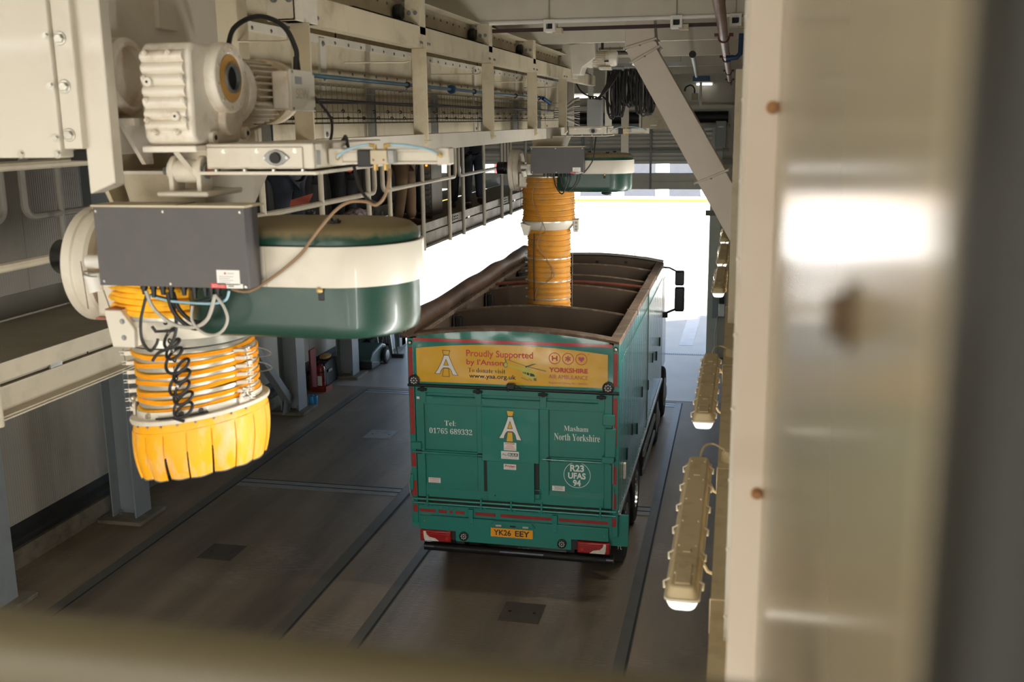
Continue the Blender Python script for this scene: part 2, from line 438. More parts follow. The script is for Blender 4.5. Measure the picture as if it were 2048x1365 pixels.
# top beam (angle), from the first post to beyond the last
MB().prism([(0, 0), (.10, 0), (.10, .16), (.092, .16), (.092, .012), (0, .012)], (-2.55, 5.55, 6.36), (1, 0, 0), (0, 0, 1), (0, 12.1, 0)).build('top_beam', 'cream_dusty', t)
MB().prism([(0, 0), (.15, 0), (.15, .012), (.012, .012), (.012, .118), (.15, .118), (.15, .13), (0, .13)], (-2.60, 5.3, 5.575), (1, 0, 0), (0, 0, 1), (0, 9.4, 0)).shear(lambda c: (-5.05 - c.x, c.y, c.z)).build('bottom_channel', 'cream', t)
lab = ['nearest post', None, None, None, None]
for y in POST_Y:
    p = MB().prism([(0, 0), (.12, 0), (.12, .012), (.012, .012), (.012, .1), (0, .1)], (-2.535, y - .06, 5.66), (1, 0, 0), (0, 1, 0), (0, 0, .70)).prism(
        [(.0, .0), (.13, 0), (.13, -.02), (.03, -.085), (0, -.085)], (-2.545, y - .06, 5.66), (1, 0, 0), (0, 0, 1), (0, .09, 0)).build('post', 'cream_dusty', t, bevel=.004)
    bolts(p, [(-2.45, y + dy, 6.40) for dy in (-.09, -.05, .10, .15)], (1, 0, 0), .009, .008, 'galv_dull')
    MB().tube([(-2.55, y - .06, 6.30), (-2.55, y - .06, 6.265), (-2.58, y - .10, 6.255), (-2.95, y - .42, 6.245)], .006, 5).build('hook_rod', 'cream_dusty', p)
MB().box(-2.56, -2.50, 6.6, 17.5, 6.52, 6.545).build('brush_strip', 'brush', t, label='dark bristle strip on the top beam')
MB().box(-2.62, -2.44, 5.55, 5.85, 6.36, 6.53).build('end_plate', 'cream', t, bevel=.004)
bolts(t, [(-2.60 + .18 + dx, 5.55, 6.48) for dx in (-.15, -.06)], (0, -1, 0), .016, .014, 'galv_dull')

# upper guide channel over the frame
t = thing('upper_channel', 'cream bolted channel running above the conveyor frame under the roof', 'steel channel', (-2.6, 5.0, 6.56))
MB().prism([(0, 0), (.14, 0), (.14, .01), (.02, .01), (.02, .205), (.14, .205), (.14, .215), (0, .215)], (-2.66, 4.6, 6.515), (1, 0, 0), (0, 0, 1), (0, 10.6, 0)).build('channel', 'cream_dusty', t)
for y in (7.96, 10.2, 12.42):
    p = MB().box(-2.57, -2.45, y - .09, y + .06, 6.46, 6.735).build('hanger_plate', 'cream_dusty', t, bevel=.004)
    bolts(p, [(-2.45 + dx, y - .09, z) for dx in (-.085, -.035) for z in (6.52, 6.62)], (0, -1, 0), .012, .012, 'galv_dull')
    MB().lathe([(.055, 0), (.062, .02), (.062, .05), (.055, .06)], (-2.63, y - .15, 6.62), (1, 0, 0), 20).build('roller', 'black', t)
bolts(t, [(-2.64, 5.2 + i * .205, 6.675) for i in range(48)], (1, 0, 0), .009, .008, 'galv_dull')

# enclosed trough behind the frame
t = thing('enclosed_conveyor', 'long cream enclosed conveyor trough with bolted side panels', 'conveyor', (-3.3, 5.2, 5.63))
MB().box(-3.75, -3.0, 5.1, 17.3, 5.63, 6.40).build('trough', 'cream_dusty', t)
MB().box(-3.78, -2.985, 5.1, 17.3, 6.40, 6.42).build('lid_flange', 'cream', t)
c = MB().box(-3.7, -3.08, 5.12, 17.2, 6.42, 6.93).build('upper_casing', 'cream_dusty', t)
MB().box(-3.02, -2.965, 5.1, 17.3, 5.625, 5.64).build('bottom_flange', 'cream', t)
for i, y in enumerate((5.0, 7.2, 9.4, 11.6, 13.8, 16.0)):
    if y > 5.1:
        MB().box(-3.0, -2.975, y - .05, y + .05, 5.64, 6.40).build('side_rib', 'cream', t)
        bolts(t, [(-2.975, y, z) for z in (5.72, 6.12, 6.36)], (1, 0, 0), .014, .012, 'galv_dull')
    MB().box(-3.081, -3.076, y + .5, y + .52, 6.42, 6.93).build('casing_joint', 'dark_wall', t)
MB().box(-3.0, -2.985, 5.1, 17.3, 6.365, 6.40).build('top_strip', 'cream', t)
bolts(t, [(-2.985, 5.3 + i * .27, 6.382) for i in range(40)], (1, 0, 0), .009, .007, 'galv_dull')
bolts(t, [(-3.0, 5.4 + i * .27, 6.17) for i in range(40)], (1, 0, 0), .009, .008, 'galv_dull')

# blue compressed air pipe
t = thing('air_pipe', 'thin blue compressed air pipe along the cream conveyor side', 'pipe', (-2.9, 5.9, 6.12))
MB().cyl((-2.9, 5.9, 6.122), (-2.9, 15.2, 6.122), .016, seg=14).build('pipe', 'blue_pipe', t)
for y in (8.9, 11.25, 13.4, 15.0):
    c = MB().cyl((-2.9, y - .015, 6.122), (-2.9, y + .015, 6.122), .026).build('pipe_clip', 'cable_black', t)
    MB().tube([(-2.9, y, 6.10), (-2.92, y, 6.07), (-2.98, y, 6.06)], .006, 6).build('clip_arm', 'wire', c)
MB().cyl((-2.9, 10.28, 6.122), (-2.9, 10.40, 6.122), .034).cyl((-2.9, 10.31, 6.122), (-2.9, 10.37, 6.122), .043).build('coupling', 'blue_valve', t)
MB().cyl((-2.9, 15.0, 6.122), (-2.9, 15.22, 6.122), .03).cyl((-2.86, 15.1, 6.12), (-2.78, 15.22, 6.05), .028).build('shut_off_valve', 'blue_valve', t)

# wire cable tray with cables
t = thing('cable_tray', 'wire mesh cable tray carrying cables along the conveyor', 'cable tray', (-2.87, 5.4, 5.79))
m = MB()
y = 5.4
while y < 16.2:
    m.tube([(-2.82, y, 5.80), (-2.88, y, 5.795), (-2.885, y, 6.06), (-2.83, y, 6.065)], .0028, 4); y += .10
for (x, z) in ((-2.82, 5.80), (-2.885, 5.80), (-2.885, 5.88), (-2.885, 5.95), (-2.885, 6.02), (-2.885, 6.06), (-2.83, 6.065)):
    m.cyl((x, 5.4, z), (x, 16.2, z), .003, seg=5)
for z in (5.80, 6.065):   # wavy outer wires
    m.tube([(-2.82, 5.4 + i * .05, z + .006 * math.sin(i * PI)) for i in range(216)], .006, 5)
m.build('wire_mesh', 'wire', t)
for (zc, n, r) in ((5.955, 3, .0065), (5.885, 1, .006), (5.835, 1, .006)):
    for i in range(n):
        ph = random.random() * 6
        MB().tube([(-2.866 + .006 * (i % 2), 5.5 + q * .35, zc + .009 * (i - n / 2) + .004 * math.sin(q * .9 + ph)) for q in range(31)], r, 6).build('cable', 'cable_black' if i % 3 else 'cable_grey' if zc == 5.885 else 'cable_black', t)
q = MB()
for i in range(30):
    y = 5.6 + i * .33
    q.torus((-2.862, y, 5.885), (0, 1, 0), .010, .004, 10, 5); q.torus((-2.862, y + .1, 5.835), (0, 1, 0), .010, .004, 10, 5)
q.build('cable_clip_row', 'cable_black', t, kind='stuff')
for y in (6.1, 8.02, 9.78, 11.75, 13.5, 15.1):
    s = MB().prism([(0, 0), (.045, 0), (.045, .06), (.035, .06), (.035, .01), (.01, .01), (.01, .06), (0, .06)], (-2.96, y, 5.63), (0, 1, 0), (1, 0, 0), (0, 0, .44)).build('tray_strut', 'galv_dull', t)

# ---------------------------------------------------------------- head of the conveyor, near the camera
t = thing('conveyor_end_casing', 'cream bolted head casing of the conveyor at the upper left', 'conveyor casing', (-3.0, 3.8, 5.5))
MB().box(-3.9, -2.685, 3.72, 5.1, 5.675, 6.95).build('front_panel', 'cream', t, bevel=.006)
MB().box(-2.683, -2.60, 3.74, 3.80, 5.71, 6.95).build('flange_strip', 'cream', t, bevel=.004)
MB().box(-2.70, -2.60, 3.80, 4.0, 5.66, 5.70).build('rubber_seal', 'brush', t)
# folded edge channel hanging lower than the panel
MB().prism([(0, 0), (.118, 0), (.118, .012), (.10, .012), (.10, .10), (.0, .10)], (-2.612, 3.78, 5.525), (1, 0, 0), (0, 1, 0), (0, 0, 1.45)).shear(
    lambda c: (c.x, c.y, c.z + (.05 * max(0, (c.x + 2.56) / .07) if c.z < 5.6 else 0))).build('edge_channel', 'cream', t, bevel=.006)
MB().prism([(3.86, 5.69), (4.12, 5.69), (4.12, 5.53), (4.22, 5.37), (5.30, 5.355), (5.55, 5.51), (5.6, 5.66), (5.6, 6.95), (3.86, 6.95)], (-2.76, 0, 0), (0, 1, 0), (0, 0, 1), (-.02, 0, 0)).build('side_plate', 'cream_dusty', t)
bolts(t, [(-2.70, 3.72, z + .005) for z in (6.145, 5.953, 5.748)] + [(x, 3.72, 5.69) for x in (-2.87, -2.70, -3.05)], (0, -1, 0), .012, .012, 'zinc')
for z in (6.14, 5.955, 5.765):
    MB().bolt((-2.652, 3.74, z), (0, -1, 0), .019, .018).build('large_bolt', 'zinc', t, bevel=.002)
h = MB().lathe([(.10, 0), (.185, .0), (.185, .05), (.165, .075), (.165, .14), (.145, .16), (.13, .16), (.125, .12), (.10, .12)], (-2.77, 4.16, 6.01), (1, 0, 0), 40).build('shaft_bearing', 'cream_machine', t)
MB().prism([(0, 0), (.24, .0), (.22, .05), (.0, .09)], (-2.758, 4.08, 6.21), (0, 1, 0), (0, 0, 1), (.004, 0, 0)).build('sticker_plate', 'cream', t)
MB().tube(arc((-2.752, 4.20, 6.245), (0, 1, 0), (0, 0, 1), .028, PI * .95, .1, 12), .0045, 6).flat([(-.018, .004), (.018, .004), (0, -.03)], (-2.750, 4.23, 6.248), (0, 1, 0), (0, 0, 1)).build(
    'rotation_arrow', mat('arrow_red', srgb(178, 60, 40), 0.6), t, label='red curved arrow')
MB().box(-2.76, -2.52, 4.0, 4.4, 5.80, 5.83).prism([(0, 0), (.22, 0), (.22, -.18), (.16, -.18)], (-2.6, 4.0, 5.81), (0, 1, 0), (0, 0, 1), (.02, 0, 0)).build('bearing_bracket', 'cream_machine', t)
MB().box(-2.76, -2.66, 4.50, 4.66, 6.24, 6.95).build('lifting_strap', 'cream', t, bevel=.004)
MB().bolt((-2.70, 4.50, 6.39), (0, -1, 0), .013, .012).build('large_bolt', 'zinc', t)

# ---------------------------------------------------------------- geared motor by the head
t = thing('gear_motor', 'large cream gear motor with ribbed cover beside the conveyor head', 'gear motor', (-2.33, 4.2, 5.72))
GX0, GX1, GY0, GY1, GZ0, GZ1 = -2.452, -2.222, 3.955, 4.43, 5.715, 6.13
m = MB()
prof = [(GY0, 5.75), (GY0 + .01, 6.10), (GY0 + .05, 6.135), (GY0 + .30, 6.135), (GY1 - .02, 6.08), (GY1, 6.02), (GY1, 5.86), (GY1 - .06, 5.72), (GY0 + .03, 5.715)]
m.prism(prof, (GX0, 0, 0), (0, 1, 0), (0, 0, 1), (GX1 - GX0, 0, 0))
m.build('gearbox', 'cream_machine', t, bevel=.018, bseg=3)
# ribbed cover on the face towards the lane end
pts = []
N_ = 84
for i in range(N_ + 1):
    z = 5.775 + .325 * i / N_
    k = (i / N_ * 7) % 1
    d = .010 + .020 * max(0, math.sin(PI * k)) ** 0.7
    pts.append((-d, z))
poly = [(0, 5.772)] + pts + [(0, 6.103)]
MB().prism(poly, (GX0 + .018, GY0 + .012, 0), (0, 1, 0), (0, 0, 1), (.19, 0, 0)).build('ribbed_cover', 'cream_machine', t, ang=70)
for (x, z) in ((-2.405, 6.09), (-2.30, 6.09), (-2.42, 5.99), (-2.25, 5.99), (-2.42, 5.90), (-2.25, 5.90), (-2.42, 5.82), (-2.25, 5.82), (-2.39, 5.77), (-2.29, 5.77)):
    MB().cyl((x, GY0 - .005, z), (x, GY0 - .028, z), .013, .011, 14).cyl((x, GY0 - .028, z), (x, GY0 - .034, z), .007, seg=6).build('cover_screw', 'cream_machine', t, bevel=.002)
for (x, z) in ((-2.40, 5.975), (-2.285, 5.835)):
    p = MB().cyl((x, GY0 - .005, z), (x, GY0 - .032, z), .019, seg=18).build('drain_plug', 'cream_machine', t, bevel=.003)
    MB().cyl((x, GY0 - .0325, z), (x, GY0 - .034, z), .006, seg=6).build('socket', 'black', p)
# output side
MB().lathe([(.02, 0), (.150, 0), (.152, .03), (.147, .055), (.142, .06), (.105, .06), (.10, .052), (.02, .052)], (GX1 - .01, 4.22, 5.995), (1, 0, 0), 48).build('output_flange', 'cream_machine', t, bevel=.003)
bolts(t, [(GX1 + .048, 4.22 + .124 * math.cos(2 * PI * i / 10 + .2), 5.995 + .124 * math.sin(2 * PI * i / 10 + .2)) for i in range(10)], (1, 0, 0), .008, .006, 'cream_dusty')
mat('seal_ochre', srgb(196, 150, 78), 0.5, var=0.1, vscale=10)
MB().lathe([(.062, .05), (.098, .05), (.098, .058), (.062, .06)], (GX1 - .01, 4.22, 5.995), (1, 0, 0), 40, caps=False).build('oil_seal', 'seal_ochre', t, label='ochre oil seal ring')
MB().lathe([(.052, .05), (.064, .05), (.064, .072), (.052, .072), (.052, .05)], (GX1 - .01, 4.22, 5.995), (1, 0, 0), 36, caps=False).build('hollow_shaft', 'galv_dull', t)
MB().cyl((GX1 + .03, 4.22, 5.995), (GX1 + .046, 4.22, 5.995), .053, seg=32).build('shaft_bore', 'black_matt', t)
MB().lathe([(.02, 0), (.066, 0), (.066, .032), (.06, .038), (.02, .038)], (GX1 - .005, 4.235, 5.815), (1, 0, 0), 36).build('bearing_cap', 'cream_machine', t, bevel=.003)
for (y, z) in ((4.10, 5.745), (4.40, 5.76)):
    p = MB().lathe([(.01, 0), (.028, 0), (.028, .03), (.01, .03)], (GX1 - .01, y, z), (1, 0, 0), 20).build('foot_boss', 'cream_machine', t, bevel=.003)
    MB().cyl((GX1 + .0205, y, z), (GX1 + .022, y, z), .012, seg=6).build('socket', 'dark_wall', p)
MB().box(GX0 - .01, GX1 + .01, GY0 - .01, GY1 - .02, 5.688, 5.715).build('foot_plate', 'cream_machine', t, bevel=.006)
MB().lathe([(.05, 0), (.115, 0), (.125, .02), (.125, .05), (.10, .06)], (GX0 - .07, 4.22, 6.0), (1, 0, 0), 36).build('input_hub', 'cream_machine', t)
# motor
MX, MZ = -2.34, 5.955
MB().lathe([(.10, 0), (.165, 0), (.172, .02), (.172, .05), (.155, .07), (.14, .12)], (MX, 4.40, MZ), (0, 1, 0), 40).build('adapter_flange', 'cream_machine', t, bevel=.003)
m = MB().lathe([(.12, 0), (.122, .34)], (MX, 4.50, MZ), (0, 1, 0), 40)
for i in range(30):
    a = 2 * PI * i / 30; u = V((math.cos(a), 0, math.sin(a))); c = V((MX, 4.53, MZ))
    m.beam(c + u * .133, c + u * .133 + V((0, .29, 0)), .007, .035, u)
mo = m.build('motor_body', 'cream_machine', t)
mat('rust_ochre', srgb(224, 208, 176), 0.6, var=0.1, vscale=14, dirt_or_sheen=srgb(150, 104, 62), damt=0.9, dscale=7)
MB().lathe([(.145, 0), (.158, .01), (.158, .13), (.15, .16), (.10, .19), (.02, .19)], (MX, 4.83, MZ), (0, 1, 0), 40).build('fan_cowl', 'rust_ochre', t, label='rust-stained cream fan cowl')
bx = MB().box(-2.195, -2.105, 4.66, 4.93, 5.865, 6.045).build('terminal_box', 'cream_machine', t, bevel=.01)
MB().box(-2.105, -2.092, 4.655, 4.935, 5.858, 6.052).build('lid', 'cream', bx, bevel=.004)
MB().box(-2.0925, -2.0915, 4.70, 4.78, 5.985, 6.02).build('rating_label', 'steel_gray', bx)
for i, (y0, w_) in enumerate(((4.70, .045), (4.76, .045), (4.82, .05))):
    pass
text('raised_lettering', 'SEW', 4.70, 4.86, 5.915, 5.965, 0, 'cream_dusty', bx, .02, u=(0, 1, 0), v=(0, 0, 1), o=(-2.0905, 0, 0))
for (y, z) in ((4.67, 5.87), (4.92, 5.87), (4.67, 6.04), (4.92, 6.04)):
    MB().cyl((-2.092, y, z), (-2.088, y, z), .007, seg=8).build('lid_screw', 'galv_dull', bx)
MB().torus((-2.34, 4.52, 6.135), (1, 0, 0), .022, .006, 18, 8).build('eye_bolt', 'cream_machine', t)
g = MB().cyl((-2.15, 4.86, 6.045), (-2.15, 4.86, 6.12), .02, .014).build('cable_gland', 'cable_black', bx)
MB().tube(spline([(-2.15, 4.86, 6.10), (-2.155, 4.87, 6.16), (-2.22, 4.88, 6.27), (-2.36, 4.90, 6.32), (-2.50, 4.92, 6.27), (-2.56, 4.95, 6.16)], 8), .013, 8).build('power_cable', 'cable_black', t, label='thick black arching cable')
MB().tube(spline([(-2.10, 4.94, 5.93), (-2.06, 4.93, 5.89), (-2.0, 4.9, 5.82), (-1.985, 4.86, 5.74), (-1.99, 4.8, 5.68)], 8), .007, 8).build('thin_cable', 'cable_black', t)
MB().tube(spline([(-2.25, 4.7, 5.80), (-2.35, 4.65, 5.76), (-2.45, 4.6, 5.73)], 8), .007, 8).build('thin_cable', 'cable_grey', t)
# torque arm with bush under the gearbox
MB().box(GX0 + .02, GX1 + .03, 3.98, 4.30, 5.50, 5.522).build('torque_plate', 'cream', t, bevel=.008)
a = MB().cyl((-2.41, 4.08, 5.605), (-2.25, 4.08, 5.605), .05, seg=24).build('torque_bush', 'cream', t, bevel=.004)
for x in (-2.40, -2.27):
    MB().prism([(-.05, 0), (.05, 0), (.05, .1)] + [(.05 * math.cos(q), .1 + .05 * math.sin(q)) for q in [PI * k / 10 for k in range(1, 10)]] + [(-.05, .1)], (x, 4.08, 5.52), (0, 1, 0), (0, 0, 1), (.022, 0, 0)).build('bush_lug', 'cream', t, bevel=.003)
MB().beam((-2.34, 4.0, 5.69), (-2.26, 4.06, 5.55), .02, .02).build('torque_stay', 'cream', t)
mat('copper_bolt', srgb(150, 92, 72), 0.45, 0.3, var=0.2, vscale=20)
MB().cyl((-2.245, 4.08, 5.605), (-2.235, 4.08, 5.605), .034, seg=20).build('washer', 'galv_dull', t)
MB().cyl((-2.235, 4.08, 5.605), (-2.19, 4.08, 5.605), .024, .022, seg=16).cyl((-2.19, 4.08, 5.605), (-2.188, 4.08, 5.605), .012, seg=6).build('bolt_end', 'copper_bolt', t, label='copper-coloured bolt end')
MB().cyl((-2.42, 4.08, 5.605), (-2.445, 4.08, 5.605), .018, seg=6).build('bolt_head', 'galv_dull', t)

# ---------------------------------------------------------------- slide gates and hoppers (near and far copies)
FAR = V((0, 9.4, 0))
mat('bearing_grey', srgb(150, 150, 146), 0.5, 0.4, var=0.15, vscale=20)
def slide_gate():
    t = thing('slide_gate', 'cream slide gate box under the near end of the conveyor, beside the gear motor', 'slide gate', (-2.3, 4.4, 5.6), 'slide gates under the conveyor')
    MB().box(-2.21, -1.725, 4.02, 4.85, 5.615, 5.72).build('gate_casing', 'cream', t, bevel=.006)
    MB().box(-2.24, -1.71, 4.0, 4.87, 5.592, 5.606).build('flange', 'cream', t, bevel=.002)
    MB().box(-2.2, -1.77, 4.008, 4.022, 5.622, 5.705).build('cover_plate', 'cream', t, bevel=.003)
    f = MB().prism([(-.062, 0), (-.03, .026), (0, .034), (.03, .026), (.062, 0), (.03, -.026), (0, -.034), (-.03, -.026)], (-1.885, 4.008, 5.662), (1, 0, 0), (0, 0, 1), (0, -.008, 0)).build('flange_bearing', 'bearing_grey', t, bevel=.003)
    MB().lathe([(.001, 0), (.024, 0), (.022, .014), (.001, .014)], (-1.885, 4.0, 5.662), (0, -1, 0), 24).build('bore', 'dark_wall', f)
    for dx in (-.05, .05): MB().bolt((-1.885 + dx, 4.0, 5.662), (0, -1, 0), .005, .005).build('set_screw', 'galv', f)
    bolts(t, [(-2.16 + i * .13, 4.01, 5.606) for i in range(4)], (0, 0, 1), .009, .009, 'zinc')
    bolts(t, [(x, 4.008, 5.69) for x in (-2.12, -1.97, -1.80)], (0, -1, 0), .007, .006, 'zinc')
    MB().box(-1.7245, -1.7235, 4.05, 4.09, 5.63, 5.69).build('rating_plate', 'steel_gray', t)
    return t
GATE = slide_gate()
g2 = copy_tree(GATE, FAR, label='cream slide gate box at the far end of the conveyor, above the lorry')

def cylinder():
    t = thing('pneumatic_cylinder', 'pale pneumatic cylinder sticking out from the near slide gate', 'pneumatic cylinder', (-1.72, 4.2, 5.63), 'pneumatic cylinders on the slide gates')
    y, z = 4.20, 5.66
    b = MB().box(-1.72, -1.655, y - .038, y + .038, z - .036, z + .036).build('end_cap', 'cream', t, bevel=.006)
    MB().box(-1.24, -1.185, y - .038, y + .038, z - .036, z + .036).build('end_cap', 'cream', t, bevel=.006)
    pr = [(-.03, -.03), (-.03, -.016), (-.033, -.016), (-.033, .016), (-.03, .016), (-.03, .03), (.03, .03), (.03, -.03)]
    MB().prism(pr, (-1.66, y, z), (0, 1, 0), (0, 0, 1), (.425, 0, 0)).build('barrel', 'cream', t)
    for dz in (-.026, .026):
        MB().cyl((-1.66, y - .034, z + dz), (-1.235, y - .034, z + dz), .006, seg=8).build('tie_rod', 'cream', t)
    v = MB().box(-1.515, -1.44, y - .085, y - .033, z - .03, z + .028).build('valve_body', 'cream_dusty', t, bevel=.004)
    MB().box(-1.575, -1.515, y - .08, y - .035, z - .042, z + .03).build('solenoid', 'cable_black', v, bevel=.006)
    MB().box(-1.44, -1.412, y - .08, y - .035, z - .028, z + .028).build('side_block', 'bearing_grey', v, bevel=.003)
    mat('brass', srgb(196, 166, 104), 0.4, 0.5)
    for x in (-1.50, -1.455):
        MB().cyl((x, y - .06, z - .03), (x, y - .06, z - .056), .011, seg=10).build('silencer', 'brass', v)
        MB().cyl((x, y - .06, z + .028), (x, y - .06, z + .05), .008, seg=8).cyl((x - .004, y - .06, z + .046), (x + (.025 if x > -1.48 else -.025), y - .06, z + .05), .008, seg=8).build('elbow_fitting', 'brass', v)
        MB().cyl((x, y - .0855, z - .012), (x, y - .0865, z - .012), .005, seg=8).build('port_screw', 'copper_bolt', v)
    MB().cyl((-1.68, y - .03, z - .01), (-1.665, y - .075, z + .0), .008).build('elbow_fitting', 'brass', t)
    MB().cyl((-1.22, y - .03, z + .0), (-1.225, y - .07, z + .012), .008).build('elbow_fitting', 'brass', t)
    mat('blue_tube', srgb(150, 186, 200), 0.3, var=0.03)
    MB().tube(spline([(-1.665, y - .075, z), (-1.62, y - .08, z + .028), (-1.56, y - .07, z + .046), (-1.525, y - .06, z + .051)], 8), .0055, 8).build('air_tube', 'blue_tube', t)
    MB().tube(spline([(-1.43, y - .06, z + .051), (-1.36, y - .06, z + .046), (-1.27, y - .068, z + .03), (-1.225, y - .07, z + .012)], 8), .0055, 8).build('air_tube', 'blue_tube', t)
    return t
CYL = cylinder()
copy_tree(CYL, FAR, label='pale pneumatic cylinder sticking out from the far slide gate')

def hopper():
    t = thing('hopper', 'cream tapering hopper between the near slide gate and the grey control box', 'hopper', (-2.5, 4.4, 5.36), 'hoppers above the loading hoses')
    MB().frustum((-2.71, -2.38, 4.25, 4.72, 5.36), (-2.74, -2.30, 4.2, 4.84, 5.60)).build('cone', 'cream_dusty', t)
    MB().box(-2.76, -2.28, 4.18, 4.86, 5.585, 5.60).build('top_flange', 'cream', t)
    return t
HOP = hopper()
copy_tree(HOP, FAR, label='cream tapering hopper over the far loading hose')
# ---------------------------------------------------------------- loading spouts
mat('hose_yellow', srgb(255, 190, 36), 0.55, var=0.06, vscale=5, dirt_or_sheen=srgb(196, 140, 60), damt=0.3, dscale=9)
mat('hose_worn', srgb(196, 134, 38), 0.7, var=0.12, vscale=4, dirt_or_sheen=srgb(150, 124, 84), damt=0.75, dscale=7, bump=0.3, bscale=30)
mat('skirt_yellow', srgb(248, 174, 10), 0.5, var=0.04, vscale=3, dirt_or_sheen=srgb(214, 190, 156), damt=0.85, dscale=6, stretch=(1.6, 1.6, 0.6))
mat('skirt_hem', srgb(90, 92, 96), 0.8)
mat('steel_hoop', srgb(188, 184, 172), 0.32, 0.55, var=0.1, vscale=14)
mat('tank_green', srgb(26, 62, 50), 0.36, var=0.08, vscale=2, coat=0.1, dirt_or_sheen=srgb(120, 106, 72), damt=0.25, dscale=3)
mat('box_grey', srgb(84, 82, 82), 0.5, var=0.04, vscale=8, dirt_or_sheen=srgb(110, 100, 84), damt=0.15, dscale=12)
mat('label_white', srgb(232, 230, 224), 0.5, var=0.02)
mat('label_red', srgb(206, 40, 36), 0.5)
mat('label_print', srgb(110, 108, 106), 0.6)
# dust-covered green lid: dust lies where the surface faces up
m = mat('tank_lid', srgb(30, 66, 54), 0.4, var=0.06, vscale=3)
nt = m.node_tree; N = nt.nodes; L = nt.links; b = N['Principled BSDF']
g = N.new('ShaderNodeNewGeometry'); sx = N.new('ShaderNodeSeparateXYZ'); L.new(g.outputs['Normal'], sx.inputs[0])
nz = N.new('ShaderNodeTexNoise'); nz.inputs['Scale'].default_value = 26; nz.inputs['Detail'].default_value = 8; L.new(g.outputs['Position'], nz.inputs['Vector'])
ad = N.new('ShaderNodeMath'); ad.operation = 'MULTIPLY_ADD'; L.new(nz.outputs['Fac'], ad.inputs[0]); ad.inputs[1].default_value = 0.5; L.new(sx.outputs['Z'], ad.inputs[2])
mr = N.new('ShaderNodeMapRange'); L.new(ad.outputs[0], mr.inputs['Value']); mr.inputs['From Min'].default_value = 0.5; mr.inputs['From Max'].default_value = 0.95; mr.inputs['To Max'].default_value = 0.93
mx = N.new('ShaderNodeMix'); mx.data_type = 'RGBA'; L.new(mr.outputs['Result'], mx.inputs['Factor'])
src = b.inputs['Base Color'].links[0].from_socket
L.new(src, mx.inputs['A']); mx.inputs['B'].default_value = srgb(134, 118, 84); L.new(mx.outputs['Result'], b.inputs['Base Color'])
rr = N.new('ShaderNodeMapRange'); L.new(mr.outputs['Result'], rr.inputs['Value']); rr.inputs['To Min'].default_value = 0.3; rr.inputs['To Max'].default_value = 0.85
L.new(rr.outputs['Result'], b.inputs['Roughness'])

def outline(xl, xr, yc, R, ins, rl=0.22, n=28):
    """plan of the filter housing: right end a half round, left end rounded corners"""
    P = []; r = R - ins
    for i in range(n + 1):
        a = -PI / 2 + PI * i / n
        P.append((xr - R + r * math.cos(a), yc + r * math.sin(a)))
    q = max(rl - ins, .01)
    for i in range(n // 2 + 1):
        a = PI / 2 + PI / 2 * i / (n // 2)
        P.append((xl + rl + q * math.cos(a), yc + R - rl + q * math.sin(a)))
    for i in range(n // 2 + 1):
        a = PI + PI / 2 * i / (n // 2)
        P.append((xl + rl + q * math.cos(a), yc - R + rl + q * math.sin(a)))
    return P

def housing(t, Y0):
    yc, R, xr = Y0 - .04, .33, -1.40
    def solid(xl, prof, rl=.22):
        return MB().rings([[V((x, y, z)) for (x, y) in outline(xl, xr, yc, R, ins, rl)] for ins, z in prof])
    tub = solid(-2.47, [(.22, 4.868), (.12, 4.87), (.06, 4.877), (.03, 4.89), (.018, 4.91), (.014, 4.95), (.012, 5.12)]).build('filter_tub', 'tank_green', t, label='dark green lower tub')
    band = solid(-2.30, [(.01, 5.113), (-.008, 5.113), (-.010, 5.12), (-.010, 5.28), (-.008, 5.287), (.02, 5.287)]).build('filter_band', 'cream', t, label='cream band round the housing')
    MB().box(-1.98, -1.977, Y0 - .3812, Y0 - .379, 5.117, 5.283).build('band_seam', 'cream_dusty', band)
    lid = solid(-2.30, [(.012, 5.284), (.006, 5.292), (.008, 5.315), (.02, 5.34), (.045, 5.36), (.09, 5.371), (.16, 5.374), (.25, 5.375)]).build('filter_lid', 'tank_lid', t, label='dusty green domed lid')
    for (x, y, z) in ((-2.02, yc + .25, 5.372), (-1.68, yc + .26, 5.372), (-1.72, yc - .17, 5.373)):
        c = MB().box(x - .022, x + .022, y - .012, y + .012, z, z + .014).box(x - .018, x - .01, y - .02, y, z, z + .022).box(x + .01, x + .018, y - .02, y, z, z + .022).build('lid_clip', 'cable_black', lid, bevel=.002)
    MB().tube(arc((-1.73, yc - .20, 5.366), (1, 0, 0), (0, 0, 1), .016, 0, PI, 8), .003, 6).build('lid_handle', 'black', lid)
    s = MB().box(-1.754, -1.726, Y0 - .361, Y0 - .352, 5.055, 5.12).build('slot', 'black', tub, bevel=.01)
    MB().lathe([(.001, 0), (.008, .0), (.012, .012), (.008, .022), (.012, .03), (.001, .036)], (-1.74, Y0 - .358, 5.10), (.1, -1, .2), 14).build('drain_nozzle', 'brass', s, label='brass nozzle')

